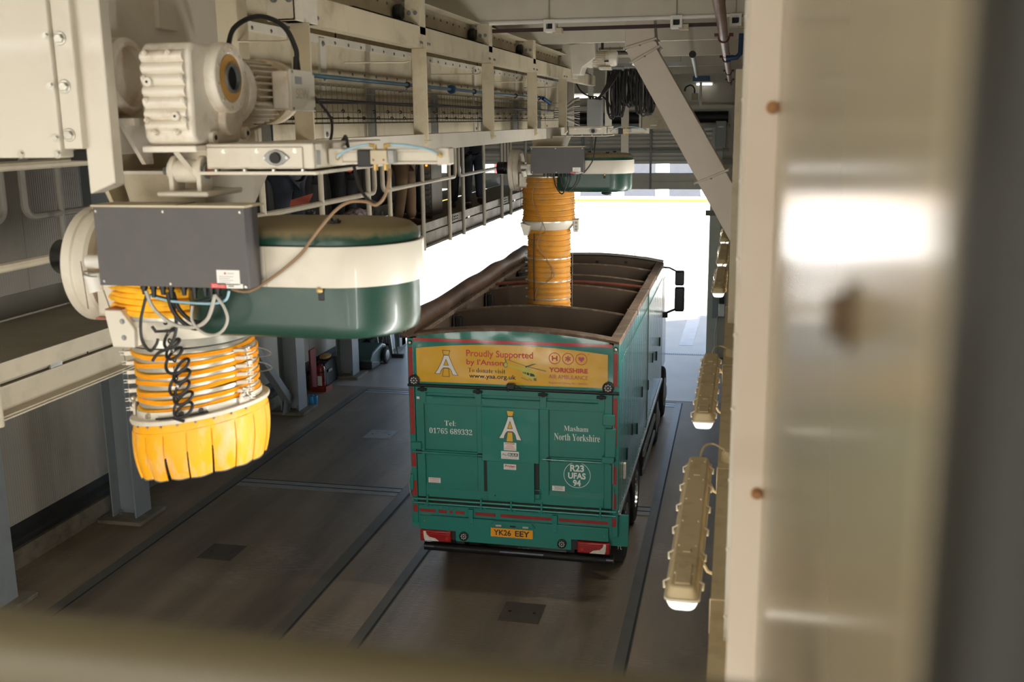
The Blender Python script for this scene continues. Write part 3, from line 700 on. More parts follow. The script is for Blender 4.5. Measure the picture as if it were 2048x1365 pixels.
def control_box(Y0, label):
    t = thing('control_box', label, 'control box', (-2.34, Y0 - .52, 5.125), 'grey control boxes on the loading hoses')
    y0, y1 = Y0 - .52, Y0 - .40
    MB().box(-2.69, -1.99, y0 + .004, y1, 5.125, 5.465).build('enclosure', 'box_grey', t, bevel=.004)
    MB().box(-2.688, -1.992, y0, y0 + .004, 5.127, 5.463).build('front_plate', 'box_grey', t, bevel=.001)
    MB().box(-2.697, -1.983, y0 - .006, y1 + .05, 5.463, 5.472).build('dusty_top', 'cream_dusty', t)
    MB().box(-2.30, -2.296, y0 - .004, y1 + .04, 5.472, 5.474).build('top_joint', 'dark_wall', t)
    for (x, z) in ((-2.675, 5.445), (-2.36, 5.445), (-2.01, 5.445), (-2.665, 5.145), (-2.35, 5.14), (-2.005, 5.135)):
        MB().cyl((x, y0, z), (x, y0 - .004, z), .007, .005, 12).build('screw', 'zinc', t)
    s = MB().box(-2.135, -2.03, y0 - .0008, y0, 5.142, 5.204).build('rating_label', 'label_white', t)
    MB().box(-2.100, -2.092, y0 - .0012, y0 - .0008, 5.186, 5.194).build('red_mark', 'label_red', s)
    text('print', 'COMPONENTS', -2.088, -2.055, 5.187, 5.192, y0 - .0012, 'label_print', s)
    for i in range(4):
        MB().box(-2.125, -2.06 - .015 * (i % 2), y0 - .0012, y0 - .0008, 5.176 - .008 * i, 5.1775 - .008 * i).build('print', 'label_print', s)
    s2 = MB().box(-2.165, -2.095, y0 - .0008, y0, 5.122 + .004, 5.148).build('red_label', 'label_red', t)
    for i in range(2):
        text('print', 'DISCONNECT SUPPLY' if i == 0 else 'BEFORE OPENING', -2.16, -2.10, 5.138 - i * .008, 5.143 - i * .008, y0 - .0012, 'label_white', s2)
    s3 = MB().box(-2.093, -2.018, y0 - .0008, y0, 5.127, 5.146).build('small_label', 'label_white', t)
    MB().box(-2.085, -2.06, y0 - .0012, y0 - .0008, 5.134, 5.139).build('print', 'label_print', s3)
    xs = (-2.52, -2.475, -2.43, -2.39, -2.33, -2.28, -2.23, -2.20, -2.17)
    for i, x in enumerate(xs):
        MB().cyl((x, y0 + .065, 5.126), (x, y0 + .065, 5.105), .016, seg=8).cyl((x, y0 + .065, 5.105), (x, y0 + .065, 5.08 - .012 * (i % 2)), .012, .009, 12).build('cable_gland', 'black', t)
    return t

def winch(Y0, label):
    t = thing('winch_drum', label, 'winch', (-3.1, Y0, 4.87), 'cable winches on the loading hoses')
    c = (-3.06, Y0 - .01, 5.146)
    MB().lathe([(.05, 0), (.262, 0), (.275, .012), (.275, .055), (.266, .062), (.266, .07), (.275, .077), (.275, .125), (.262, .14), (.22, .142), (.19, .12), (.05, .12)], c, (1, 0, 0), 56).build('drum_cover', 'cream', t, bevel=0)
    MB().lathe([(.02, 0), (.13, 0), (.11, .06), (.05, .09), (.02, .09)], (-2.95, Y0 - .01, 5.146), (1, 0, 0), 32).build('hub', 'cream', t)
    mo = MB().lathe([(.02, -.16), (.078, -.16), (.085, -.15), (.085, -.06)], (-3.09, Y0 - .01, 5.175), (1, 0, 0), 32).build('motor_cowl', 'black_gloss', t)
    m = MB().cyl((-3.15, Y0 - .01, 5.175), (-3.06, Y0 - .01, 5.175), .068, seg=24)
    for i in range(24):
        a = 2 * PI * i / 24; u = V((0, math.cos(a), math.sin(a)))
        m.beam(V((-3.15, Y0 - .01, 5.175)) + u * .072, V((-3.06, Y0 - .01, 5.175)) + u * .072, .005, .02, u)
    m.build('motor_fins', 'black', t)
    MB().sphere((-3.14, Y0 - .09, 5.15), .006).build('screw', 'zinc', mo)
    # white pvc elbow with a cup, in front of the drum
    e = MB().tube(spline([(-2.965, Y0 - .42, 5.26), (-2.935, Y0 - .43, 5.255), (-2.91, Y0 - .43, 5.22), (-2.905, Y0 - .43, 5.17)], 6), .03, 16)
    mat('pvc', srgb(226, 222, 212), 0.4) if 'pvc' not in MATS else None
    e2 = MB().tube(spline([(-2.86, Y0 - .40, 5.25), (-2.80, Y0 - .44, 5.25), (-2.755, Y0 - .45, 5.24)], 6), .038, 16).cyl((-2.80, Y0 - .45, 5.24), (-2.78, Y0 - .45, 5.24), .03)
    MB().cyl((-2.85, Y0 - .36, 5.205), (-2.68, Y0 - .36, 5.205), .032, seg=20).cyl((-2.74, Y0 - .36, 5.24), (-2.74, Y0 - .36, 5.10), .040, seg=20).build('pvc_elbow', 'pvc', t, bevel=.004)
    MB().cyl((-2.81, Y0 - .40, 5.155), (-2.795, Y0 - .40, 5.075), .036, .033, seg=20).build('pvc_cup', 'pvc', t, bevel=.003)
    MB().torus((-2.81, Y0 - .40, 5.155), (.3, 0, 1), .036, .004, 16, 6).build('hose_clip', 'galv', t)
    # triangular bracket plate below the drum
    MB().prism([(0, .06), (.0, -.12), (.14, -.12), (.14, .06)], (-2.90, Y0 - .24, 5.05), (1, 0, 0), (0, 0, 1), (0, .012, 0)).build('bracket_plate', 'cream', t)
    MB().box(-2.90, -2.76, Y0 - .27, Y0 - .228, 4.922, 4.932).build('bracket_foot', 'copper_bolt', t, label='rust-brown lower edge')
    return t

def bend(z):            # the hose hangs off its axis and tilted: (x shift, slope) by height
    k = min(1, max(0, (4.83 - z) / .10))
    th = math.radians(3.5 + 5.5 * min(1, max(0, (4.79 - z) / .38)))
    return .045 * k, math.tan(th) * k
def hang(c):
    dx, sl = bend(c.z)
    return (c.x + dx, c.y, c.z + sl * (c.x + dx + 2.555))

def near_spout():
    Y0, X0 = 4.42, -2.60
    t = thing('loading_hose', 'folded yellow loading hose with a wide slit skirt, hanging near the camera', 'loading hose', (X0, Y0, 4.1), 'yellow bulk loading hoses')
    MB().cyl((X0, Y0, 5.05), (X0, Y0, 5.37), .30, seg=40).build('inlet_neck', 'cream_dusty', t)
    housing(t, Y0)
    # folded pack under the control box
    for i in range(6):
        z = 5.10 - i * .027; ph = random.random() * 6
        m = MB().torus((X0, Y0, z), (0, 0, 1), .318 + .010 * (i % 2), .0165, 64, 8)
        m.shear(lambda c, ph=ph: (c.x, c.y, c.z + .006 * math.sin(2 * math.atan2(c.y - Y0, c.x - X0) + ph))).build('hose_fold', 'hose_yellow', t)
    MB().lathe([(.29, 4.95), (.318, 4.95), (.322, 5.11), (.29, 5.11)], (X0, Y0, 0), (0, 0, 1), 56).build('hose_core', 'hose_worn', t)
    MB().lathe([(.31, 4.928), (.334, 4.928), (.336, 4.934), (.336, 4.953), (.332, 4.958), (.31, 4.958)], (X0, Y0, 0), (0, 0, 1), 56).build('steel_band', 'steel_hoop', t)
    MB().lathe([(.26, 4.835), (.290, 4.835), (.295, 4.85), (.33, 4.93), (.29, 4.93)], (X0, Y0, 0), (0, 0, 1), 56).build('cone_ring', 'cream', t)
    MB().lathe([(.26, 4.80), (.294, 4.80), (.294, 4.836), (.26, 4.836)], (X0, Y0, 0), (0, 0, 1), 56).shear(hang).build('steel_band', 'steel_hoop', t)
    # corner bracket plates
    for s in (-1,):
        MB().prism([(0, 0), (-.03, .17), (.055, .17), (.115, .085), (.11, .0)], (-2.765, 4.06, 4.815), (1, 0, 0), (0, 0, 1), (0, .25, 0)).build('corner_bracket', 'cream', t, bevel=.004)
        MB().box(-2.79, -2.715, 4.065, 4.27, 4.983, 4.99).build('bracket_edge', 'copper_bolt', t, label='rust-brown cut edge')
        for (x, z) in ((-2.705, 4.935), (-2.703, 4.86)): MB().bolt((x, 4.06, z), (0, -1, 0), .009, .008).build('bolt', 'bearing_grey', t)
    MB().cyl((-2.79, 4.1, 4.99), (-2.83, 4.1, 5.13), .0025, seg=6).build('winch_wire', 'wire', t)
    MB().cyl((-2.90, 4.1, 4.98), (-2.915, 4.1, 5.2), .0025, seg=6).build('winch_wire', 'wire', t)
    # folded bellows: hoops and folds
    H = .280
    n = 8
    for i in range(n):
        zt = 4.79 - i * .0425
        MB().lathe([(H - .03, zt - .0215), (H, zt - .0215), (H + .002, zt - .012), (H, zt), (H - .03, zt)], (X0, Y0, 0), (0, 0, 1), 64).shear(hang).build('steel_hoop', 'steel_hoop', t)
        ph = random.random() * 6; am = .003 + .004 * random.random()
        prof = []
        for k in range(19):
            a = k / 18
            prof.append((H + .002 + .009 * abs(math.sin(a * PI * 3)) ** .7, zt - .0205 - .0225 * a))
        m = MB().lathe([(H - .02, zt - .0205)] + prof + [(H - .02, zt - .0432)], (X0, Y0, 0), (0, 0, 1), 72)
        def wob(c, ph=ph, am=am):
            a = math.atan2(c.y - Y0, c.x - X0)
            return (c.x, c.y, c.z + am * math.sin(a * 2 + ph) + .0025 * math.sin(a * 5 + 2 * ph) - .006 * math.cos(a + 2.6))
        m.shear(wob).shear(hang).build('hose_fold', 'hose_yellow', t)
    # clamps on both sides with the lifting wire
    for i in range(7):
        z = 4.745 - i * .0425
        for s in (-1, 1):
            x = X0 + s * .285
            c = MB().box(x - .03 * (s < 0) - .025 * (s > 0), x + .03 * (s > 0) + .025 * (s < 0), Y0 - .115, Y0 - .085, z - .009, z + .009).shear(hang).build('wire_clamp', 'cream', t, bevel=.002)
            MB().torus((x + s * .034, Y0 - .1, z), (0, 1, 0), .008, .003, 10, 5).box(x + s * .03, x + s * .06, Y0 - .103, Y0 - .099, z + .004, z + .008).box(x + s * .03, x + s * .06, Y0 - .103, Y0 - .099, z - .008, z - .004).shear(hang).build('hook', 'zinc', c)
    for s in (-1, 1):
        MB().tube([hang(V((X0 + s * .32, Y0 - .1, z))) for z in (4.76, 4.65, 4.55, 4.50)], .003, 6).build('lifting_wire', 'wire', t)
    for q, zz in enumerate((4.73, 4.66)):
        MB().tube([V(p) for p in spline([(-2.24, 4.34, zz + .05), (-2.16, 4.36, zz + .03), (-2.15, 4.38, zz), (-2.23, 4.36, zz - .015)], 6)], .002, 5).build('loose_wire', 'wire', t)
    # outlet flange
    MB().lathe([(.26, 4.445), (.331, 4.445), (.333, 4.452), (.333, 4.462), (.330, 4.466), (.298, 4.466), (.297, 4.50), (.290, 4.50), (.26, 4.46)], (X0, Y0, 0), (0, 0, 1), 64).shear(hang).build('outlet_flange', 'cream', t)
    for a0 in (-2.75, -.35):
        ca, sa = math.cos(a0), math.sin(a0); o = V((X0 + ca * .302, Y0 + sa * .302, 4.466)); u = V((-sa, ca, 0)); nn = V((ca, sa, 0)) * .012
        lg = MB().prism([(-.03, 0), (.03, 0), (.03, .03)] + [(.024 * math.cos(q), .036 + .024 * math.sin(q)) for q in [PI * k / 8 for k in range(9)]] + [(-.03, .03)], o, u, (0, 0, 1), nn).shear(hang).build('flange_lug', 'cream', t, bevel=.002)
        MB().torus(o + V((0, 0, .045)) + nn, (ca, sa, 0), .014, .005, 14, 6).shear(hang).build('shackle', 'zinc', lg)
        MB().sphere(o + V((0, 0, .075)) + nn, .014, u=10, v=6).shear(hang).build('wire_lock', 'zinc', lg)
    for a0 in (-1.35, -1.05, -1.95):
        ca, sa = math.cos(a0), math.sin(a0)
        MB().cyl((X0 + ca * .297, Y0 + sa * .297, 4.485), (X0 + ca * .312, Y0 + sa * .312, 4.485), .012, seg=12).shear(hang).build('sensor_plug', 'cable_black' if a0 > -1.5 else 'zinc', t)
    MB().tube([hang(V((X0 + .315 * math.cos(a), Y0 + .315 * math.sin(a), 4.475))) for a in [-1.75 + i * .08 for i in range(11)]], .005, 6).build('sensor_cable', 'cable_black', t)
    # slit skirt
    nf = 18
    MB().lathe([(.30, 4.445), (.314, 4.445), (.319, 4.43), (.322, 4.41), (.323, 4.392), (.30, 4.392)], (X0, Y0, 0), (0, 0, 1), 72).shear(hang).build('skirt_collar', 'skirt_yellow', t)
    for i in range(nf):
        a0 = 2 * PI * (i + .35) / nf; a1 = a0 + 2 * PI / nf - .012
        zb = 4.165 + random.uniform(-.006, .006); tw = random.uniform(-.004, .006); bow = random.uniform(.0, .006)
        rings = []
        na, nz_ = 7, 8
        m = MB(); grid = []
        for iz in range(nz_ + 1):
            f = iz / nz_; z = 4.405 + (zb - 4.405) * f; row = []
            for ia in range(na + 1):
                w = ia / na; gap = .030 * f * (0.25 if i % 3 else .6)
                a = a0 + gap + (a1 - a0 - 2 * gap) * w
                r = .323 + .010 * math.sin(f * PI * .75) - .028 * f * f + bow * math.sin(PI * w) + tw * (w - .5) * 4 * f
                row.append((r, a, z + (.012 * abs(w - .5) * f)))
            grid.append(row)
        for dr in (0, -.006):
            pass
        def P3(q, d=0): return V((X0 + (q[0] + d) * math.cos(q[1]), Y0 + (q[0] + d) * math.sin(q[1]), q[2]))
        ring_out = [[P3(q) for q in row] + [P3(q, -.006) for q in reversed(row)] for row in grid]
        m.rings(ring_out)
        fl = m.shear(hang).build('skirt_flap', 'skirt_yellow', t)
        hm = MB().rings([[P3(q, .0008) for q in grid[k]] + [P3(q, -.0068) for q in reversed(grid[k])] for k in (nz_,)] * 1 + [[P3((q[0], q[1], q[2] - .005), .0008) for q in grid[nz_]] + [P3((q[0], q[1], q[2] - .005), -.0068) for q in reversed(grid[nz_])]])
        hm.shear(hang).build('hem', 'skirt_hem', fl)
    for i in range(10):
        a = -2.7 + i * .26
        MB().sphere(hang(V((X0 + .322 * math.cos(a), Y0 + .322 * math.sin(a), 4.437))), .006, u=8, v=6).build('rivet', 'galv_dull', t)
    return t
NEAR = near_spout()
control_box(4.42, 'dark grey control box with a white rating label, near the camera')
winch(4.42, 'cream winch drum with black motor beside the nearest grey control box')

# hanging cables under the near box
CB = [
 ('cable_grey', .0085, [(-2.509, 3.960, 5.096), (-2.478, 3.960, 5.018), (-2.395, 3.960, 4.954), (-2.300, 3.960, 4.941), (-2.226, 3.960, 4.981), (-2.182, 3.960, 5.087)], 'thick grey cable sagging under the near control box'),
 ('cable_black', .010, [(-2.412, 3.970, 5.090), (-2.393, 3.970, 5.009), (-2.330, 3.970, 4.945), (-2.266, 3.970, 4.940), (-2.213, 3.970, 5.008), (-2.187, 3.970, 5.089)], 'thick black cable sagging under the near control box, outer of the two'),
 ('cable_black', .010, [(-2.401, 3.995, 5.087), (-2.380, 3.995, 5.015), (-2.328, 3.995, 4.966), (-2.271, 3.995, 4.958), (-2.233, 3.995, 5.010), (-2.213, 3.995, 5.086)], 'thick black cable sagging under the near control box, inner of the two'),
 ('cable_black', .007, [(-2.534, 4.000, 5.071), (-2.572, 4.000, 4.958), (-2.575, 4.000, 4.868), (-2.541, 4.000, 4.819), (-2.508, 4.000, 4.848), (-2.496, 4.000, 4.875)], 'thin black cable looping left of the coiled cable'),
 ('cable_black', .0075, [(-2.403, 3.980, 5.078), (-2.388, 3.980, 4.968), (-2.399, 3.980, 4.901), (-2.433, 3.980, 4.843), (-2.485, 3.980, 4.817), (-2.520, 3.980, 4.779)], 'black cable dropping into the top of the coiled cable'),
 ('cable_grey', .0065, [(-2.177, 3.950, 5.089), (-2.139, 3.950, 5.036), (-2.127, 3.950, 4.982), (-2.154, 3.950, 4.933), (-2.203, 3.950, 4.911), (-2.260, 3.950, 4.929), (-2.294, 3.950, 4.976), (-2.287, 3.950, 5.038)], 'pale grey cable in a wide loop before the green tub'),
 ('blue_tube', .006, [(-2.498, 3.970, 5.073), (-2.404, 3.970, 5.053), (-2.273, 3.970, 5.046), (-2.191, 3.970, 5.048), (-2.138, 3.970, 5.065), (-2.121, 3.970, 5.104)], 'light blue air line along the underside of the near control box'),
 ('cable_black', .007, [(-2.50, 3.975, 5.075), (-2.42, 3.975, 5.06), (-2.33, 3.975, 5.045), (-2.24, 3.975, 5.06), (-2.16, 3.975, 5.085)], 'black cable tied beside the light blue air line'),
]
mat('cable_brown', srgb(140, 112, 82), 0.6)
for mt, r, pts, lab in CB:
    o = MB().tube(spline(pts, 8), r, 8).build('cable', mt, label=lab, cat='cable', group='cables under the near control box')
MB().tube(spline([(-2.120, 3.99, 5.108), (-2.045, 4.0, 5.099), (-1.955, 4.01, 5.147), (-1.816, 4.02, 5.251), (-1.725, 4.03, 5.361), (-1.653, 4.059, 5.444), (-1.594, 4.071, 5.477), (-1.528, 4.083, 5.477), (-1.489, 4.095, 5.463), (-1.452, 4.106, 5.500), (-1.433, 4.118, 5.576), (-1.434, 4.130, 5.61)], 8), .0065, 8).build(
    'cable', 'cable_brown', label='brown cable running from the near control box up to the pneumatic cylinder', cat='cable')
MB().tube(spline([(-1.971, 4.88, 5.70), (-1.864, 4.7, 5.72), (-1.769, 4.5, 5.74), (-1.704, 4.36, 5.69), (-1.661, 4.31, 5.608), (-1.625, 4.264, 5.531), (-1.563, 4.197, 5.480), (-1.501, 4.130, 5.465)], 8), .0075, 8).build(
    'cable', 'cable_black', label='dark cable drooping behind the near pneumatic cylinder', cat='cable')
# coiled cable down the front of the near hose
pts = []
for i in range(0, 341):
    f = i / 340; z = 4.885 - .385 * f
    a = 2 * PI * 7.5 * f
    R = .024 + .022 * min(1, f * 3) + .006 * math.sin(f * 23)
    cx = -2.497 + .045 * min(1, f * 2.2)
    pts.append((cx + R * math.cos(a) + .008 * math.sin(f * 17), 4.085 + .022 * math.sin(a), z + R * .9 * math.sin(a + .5)))
MB().tube([(-2.52, 4.0, 4.93), (-2.51, 4.01, 4.905)] + pts + [(-2.455, 4.09, 4.47)], .0072, 8).build('coiled_cable', 'cable_black', label='black coiled cable hanging down the front of the near yellow hose', cat='cable')
m = thing('cable_tie_chain', 'row of small bright clips holding the coiled cable', 'cable clips', (-2.50, 4.03, 4.56), None)
for i in range(9):
    MB().torus((-2.515 + .03 * min(1, i / 4), 4.10, 4.93 - i * .043), (.3, 1, 0), .010, .004, 10, 6).build('clip', 'zinc' if i % 2 else 'black', m)

# far spout, stretched down into the lorry
def far_spout():
    Y0, X0 = 13.82, -2.545
    t = thing('loading_hose', 'stretched yellow loading hose reaching down into the lorry body', 'loading hose', (X0, Y0, 2.3), 'yellow bulk loading hoses')
    MB().cyl((X0, Y0, 5.05), (X0, Y0, 5.37), .30, seg=40).build('inlet_neck', 'cream_dusty', t)
    housing(t, Y0)
    def sock(z1, z0, r, n, name):
        prof = [(r - .05, z1), (r, z1)]
        for i in range(n):
            za = z1 - (z1 - z0) * i / n; d = (z1 - z0) / n
            prof += [(r + .006, za - .02 * d), (r + .006, za - .10 * d), (r - .012, za - .16 * d), (r - .004, za - .4 * d), (r + .002, za - .7 * d), (r - .006, za - .95 * d)]
        prof += [(r, z0), (r - .05, z0)]
        m = MB().lathe(prof, (X0, Y0, 0), (0, 0, 1), 64)
        m.shear(lambda c: (c.x + .004 * math.sin(c.z * 31 + 3 * math.atan2(c.y - Y0, c.x - X0)), c.y, c.z + .008 * math.sin(math.atan2(c.y - Y0, c.x - X0) * 2 + c.z * 3)))
        return m.build(name, 'hose_worn', t)
    sock(5.08, 4.47, .355, 8, 'upper_hose'); sock(4.37, 2.3, .295, 28, 'lower_hose')
    for z, r in ((5.07, .372), (4.475, .372), (4.37, .302), (3.97, .304), (3.66, .305), (3.42, .303)):
        MB().lathe([(r - .03, z - .008), (r, z - .008), (r, z + .008), (r - .03, z + .008)], (X0, Y0, 0), (0, 0, 1), 56).build('steel_hoop', 'steel_hoop', t)
    MB().lathe([(.27, 4.35), (.30, 4.36), (.36, 4.44), (.365, 4.475), (.30, 4.475)], (X0, Y0, 0), (0, 0, 1), 56).build('cone_ring', 'cream', t)
    MB().prism([(0, 0), (.06, 0), (.06, .17), (-.02, .17)], (X0 + .355, Y0 - .10, 4.32), (1, 0, 0), (0, 0, 1), (0, .2, 0)).build('corner_bracket', 'cream', t, bevel=.004)
    MB().prism([(0, 0), (.06, 0), (.09, .13), (-.05, .17)], (X0 - .29, Y0 - .30, 4.29), (1, 0, 0), (0, 0, 1), (0, .2, 0)).build('corner_bracket', 'cream', t, bevel=.004)
    for z in (4.36, 4.40, 4.45): MB().bolt((X0 + .39, Y0 - .10, z), (0, -1, 0), .012, .01).build('bolt', 'galv_dull', t)
    MB().tube(spline([(X0 - .02, Y0 - .37, 5.04), (X0 - .13, Y0 - .37, 4.95), (X0 - .15, Y0 - .37, 4.75), (X0 - .05, Y0 - .38, 4.55), (X0 + .02, Y0 - .37, 4.36), (X0 - .06, Y0 - .31, 4.30), (X0 - .1, Y0 - .31, 4.15), (X0 + .02, Y0 - .31, 3.98), (X0 + .11, Y0 - .31, 3.85), (X0 + .12, Y0 - .31, 3.75), (X0 + .02, Y0 - .32, 3.66), (X0 - .09, Y0 - .31, 3.60), (X0 - .14, Y0 - .31, 3.46)], 6), .006, 6).build('signal_cable', 'cable_brown', t)
    MB().tube(spline([(X0 - .15, Y0 - .30, 4.32), (X0 - .155, Y0 - .305, 3.9), (X0 - .15, Y0 - .30, 3.4)], 6), .008, 6).build('strap', 'cable_black', t)
    for dx, dy in ((.355, -.1), (.42, -.1), (-.37, -.1)):
        MB().cyl((X0 + dx, Y0 + dy, 4.35), (X0 + dx, Y0 + dy, 5.1), .003, seg=5).build('winch_wire', 'wire', t)
    MB().cyl((X0 + .33, Y0 - .1, 2.6), (X0 + .345, Y0 - .1, 4.35), .003, seg=5).build('winch_wire', 'wire', t)
    for i in range(6):
        MB().box(X0 - .33, X0 - .295, Y0 - .02, Y0 + .02, 3.4 + i * .12, 3.42 + i * .12).build('wire_clamp', 'galv_dull', t)
    return t
far_spout()
control_box(13.82, 'dark grey control box hanging over the lorry body')
winch(13.82, 'cream winch drum with black motor over the lorry body')
for q, (pts, mt) in enumerate((([(-2.30, 13.36, 5.10), (-2.28, 13.36, 4.98), (-2.2, 13.36, 4.90), (-2.1, 13.36, 5.0), (-2.08, 13.36, 5.10)], 'cable_black'), ([(-2.40, 13.36, 5.10), (-2.36, 13.36, 4.95), (-2.28, 13.36, 4.86), (-2.22, 13.36, 5.0), (-2.2, 13.36, 5.10)], 'cable_black'),
                 ([(-2.05, 13.34, 5.12), (-1.98, 13.34, 5.15), (-1.88, 13.36, 5.3), (-1.86, 13.4, 5.5), (-1.86, 13.5, 5.6)], 'cable_black'))):
    MB().tube(spline(pts, 8), .009, 6).build('cable', mt, label=['black cable loop under the far control box, the one nearer the green tub', 'black cable loop under the far control box, the one nearer the yellow hose', 'black cable climbing from the far control box to the slide gate'][q], cat='cable', group='cables under the far control box')
MB().sphere((-1.75, 13.75, 4.845), .05, 1.4, 1, .5).build('filter_outlet', 'black', label='small black outlet under the far green tub', cat='outlet')
# ---------------------------------------------------------------- bulk lorry
mat('teal', srgb(28, 124, 110), 0.22, var=0.04, vscale=1.2, coat=0.6, dirt_or_sheen=srgb(70, 96, 80), damt=0.2, dscale=3)
mat('teal_panel', srgb(28, 124, 110), 0.34, var=0.05, vscale=1.5, coat=0.25, dirt_or_sheen=srgb(60, 88, 72), damt=0.3, dscale=2)
def wavy(name, col, s, st, rough):
    m = mat(name, col, rough, var=0.03, coat=0.8)
    nt = m.node_tree; N = nt.nodes; L = nt.links; b = N['Principled BSDF']
    g = N.new('ShaderNodeNewGeometry'); n = N.new('ShaderNodeTexNoise'); n.inputs['Scale'].default_value = s; n.inputs['Detail'].default_value = 1
    L.new(g.outputs['Position'], n.inputs['Vector'])
    bp = N.new('ShaderNodeBump'); bp.inputs['Strength'].default_value = st; bp.inputs['Distance'].default_value = 0.08
    L.new(n.outputs['Fac'], bp.inputs['Height']); L.new(bp.outputs['Normal'], b.inputs['Normal']); L.new(bp.outputs['Normal'], b.inputs['Coat Normal'])
    return m
wavy('teal_wavy', srgb(30, 130, 115), 2.6, 0.35, 0.14)
wavy('banner_yellow', srgb(236, 180, 40), 2.6, 0.25, 0.2)
wavy('stripe_red', srgb(190, 36, 34), 2.6, 0.3, 0.2)
mat('tape_red', srgb(150, 34, 26), 0.4, var=0.15, vscale=20)
m = mat('teal_side', srgb(30, 112, 105), 0.2, var=0.12, vscale=2, dirt_or_sheen=srgb(168, 150, 132), damt=0.8, dscale=4.5, stretch=(1, 1, 0.05), coat=0.6)  # pale vertical streaks in the colour imitate reflections on the ribbed side
nt = m.node_tree; N = nt.nodes; L = nt.links; b = N['Principled BSDF']
g = N.new('ShaderNodeNewGeometry'); w_ = N.new('ShaderNodeTexWave'); w_.wave_type = 'BANDS'; w_.bands_direction = 'Y'; w_.inputs['Scale'].default_value = 2.2; w_.inputs['Distortion'].default_value = 0.4
L.new(g.outputs['Position'], w_.inputs['Vector']); bp = N.new('ShaderNodeBump'); bp.inputs['Strength'].default_value = 0.5; bp.inputs['Distance'].default_value = 0.01
L.new(w_.outputs['Fac'], bp.inputs['Height']); L.new(bp.outputs['Normal'], b.inputs['Normal']); L.new(bp.outputs['Normal'], b.inputs['Coat Normal'])
mat('lorry_dust', srgb(104, 84, 66), 0.75, var=0.2, vscale=6, dirt_or_sheen=srgb(150, 140, 126), damt=0.6, dscale=9, metal=0.2)
mat('lorry_inside', srgb(80, 65, 50), 0.85, var=0.15, vscale=2.5, dirt_or_sheen=srgb(56, 48, 40), damt=0.5, dscale=1.5)
mat('rust_bar', srgb(120, 64, 44), 0.7, var=0.2, vscale=8)
mat('white_letter', srgb(232, 234, 228), 0.5, var=0.01)
mat('logo_white', srgb(236, 234, 228), 0.45, var=0.01)
mat('logo_yellow', srgb(232, 186, 62), 0.45, var=0.01)
mat('logo_line', srgb(70, 52, 40), 0.5, var=0.01)
mat('text_red', srgb(206, 62, 56), 0.45, var=0.01)
mat('text_pink', srgb(196, 80, 96), 0.45, var=0.01)
mat('text_dark', srgb(46, 50, 44), 0.5, var=0.01)
mat('plate_yellow', srgb(240, 160, 24), 0.4, var=0.02)
mat('lamp_red', srgb(150, 20, 18), 0.15, var=0.1, vscale=20, coat=0.6)
mat('lamp_white', srgb(214, 206, 190), 0.3, var=0.15, vscale=14)
mat('lamp_led', srgb(190, 186, 180), 0.2)
mat('chrome', srgb(200, 202, 204), 0.2, 0.95, var=0.03)
mat('tyre', srgb(30, 29, 28), 0.85, var=0.1, vscale=10)
mat('chassis', srgb(42, 40, 38), 0.7, var=0.15)
mat('tarp', srgb(88, 64, 44), 0.5, var=0.2, vscale=3, dirt_or_sheen=srgb(34, 34, 38), damt=0.7, dscale=3, bump=0.4, bscale=9)
mat('heli_lime', srgb(206, 200, 84), 0.45, var=0.02)
mat('heli_line', srgb(110, 116, 84), 0.5, var=0.02)
XL, XR, YR, YF = -3.895, -1.315, 11.64, 18.45
T = thing('lorry', 'teal bulk feed lorry with open top, seen from behind under the hose', 'lorry', (-2.605, 11.64, 0))

def arch(x, z0=3.25, rise=.115):
    k = (x - (XL + XR) / 2) / ((XR - XL) / 2)
    return z0 + .03 * (k + 1) / 2 * 0 + rise * (1 - k * k)
xs = [XL + (XR - XL) * i / 24 for i in range(25)]
# body sides, floor, front wall, bulkheads
MB().box(XL, XL + .05, YR + .05, YF, 1.12, 3.22).build('side_wall', 'teal_side', T)
rs = MB().box(XR - .05, XR, YR + .05, YF, 1.12, 3.22).build('side_wall', 'teal_side', T)
MB().box(XR - .0505, XR - .0495 - .003, YR + .06, YF - .05, 1.2, 3.2).build('inner_lining', 'lorry_inside', T)
MB().box(XL + .0505, XL + .055, YR + .06, YF - .05, 1.2, 3.2).build('inner_lining', 'lorry_inside', T)
MB().box(XL + .05, XR - .05, YR + .06, YF, 1.1, 1.2).build('body_floor', 'lorry_inside', T)
MB().box(XR - .13, XR + .008, YR, YF + .02, 3.22, 3.285).build('top_rail', 'lorry_dust', T, bevel=.012)
MB().box(XL - .008, XL + .12, YR, YF + .02, 3.22, 3.285).build('top_rail', 'lorry_dust', T, bevel=.012)
for y in (13.7, 15.5, 16.9): MB().box(XR - .134, XR + .012, y - .03, y + .03, 3.215, 3.288).build('rail_joint', 'lorry_dust', T)
fr = MB().prism([(XL, 1.12), (XR, 1.12)] + [(x, arch(x, 3.27, .12)) for x in reversed(xs)], (0, YF, 0), (1, 0, 0), (0, 0, 1), (0, .06, 0)).build('front_wall', 'lorry_inside', T)
MB().tube([(x, YF + .02, arch(x, 3.29, .12)) for x in xs], .035, 8).build('front_top_rail', 'chrome', fr, label='worn bright top rail')
for x in (-2.50, -1.98): MB().cyl((x, YF - .001, 3.28), (x, YF - .015, 3.28), .025, seg=16).build('bolt_hole', 'black', fr)
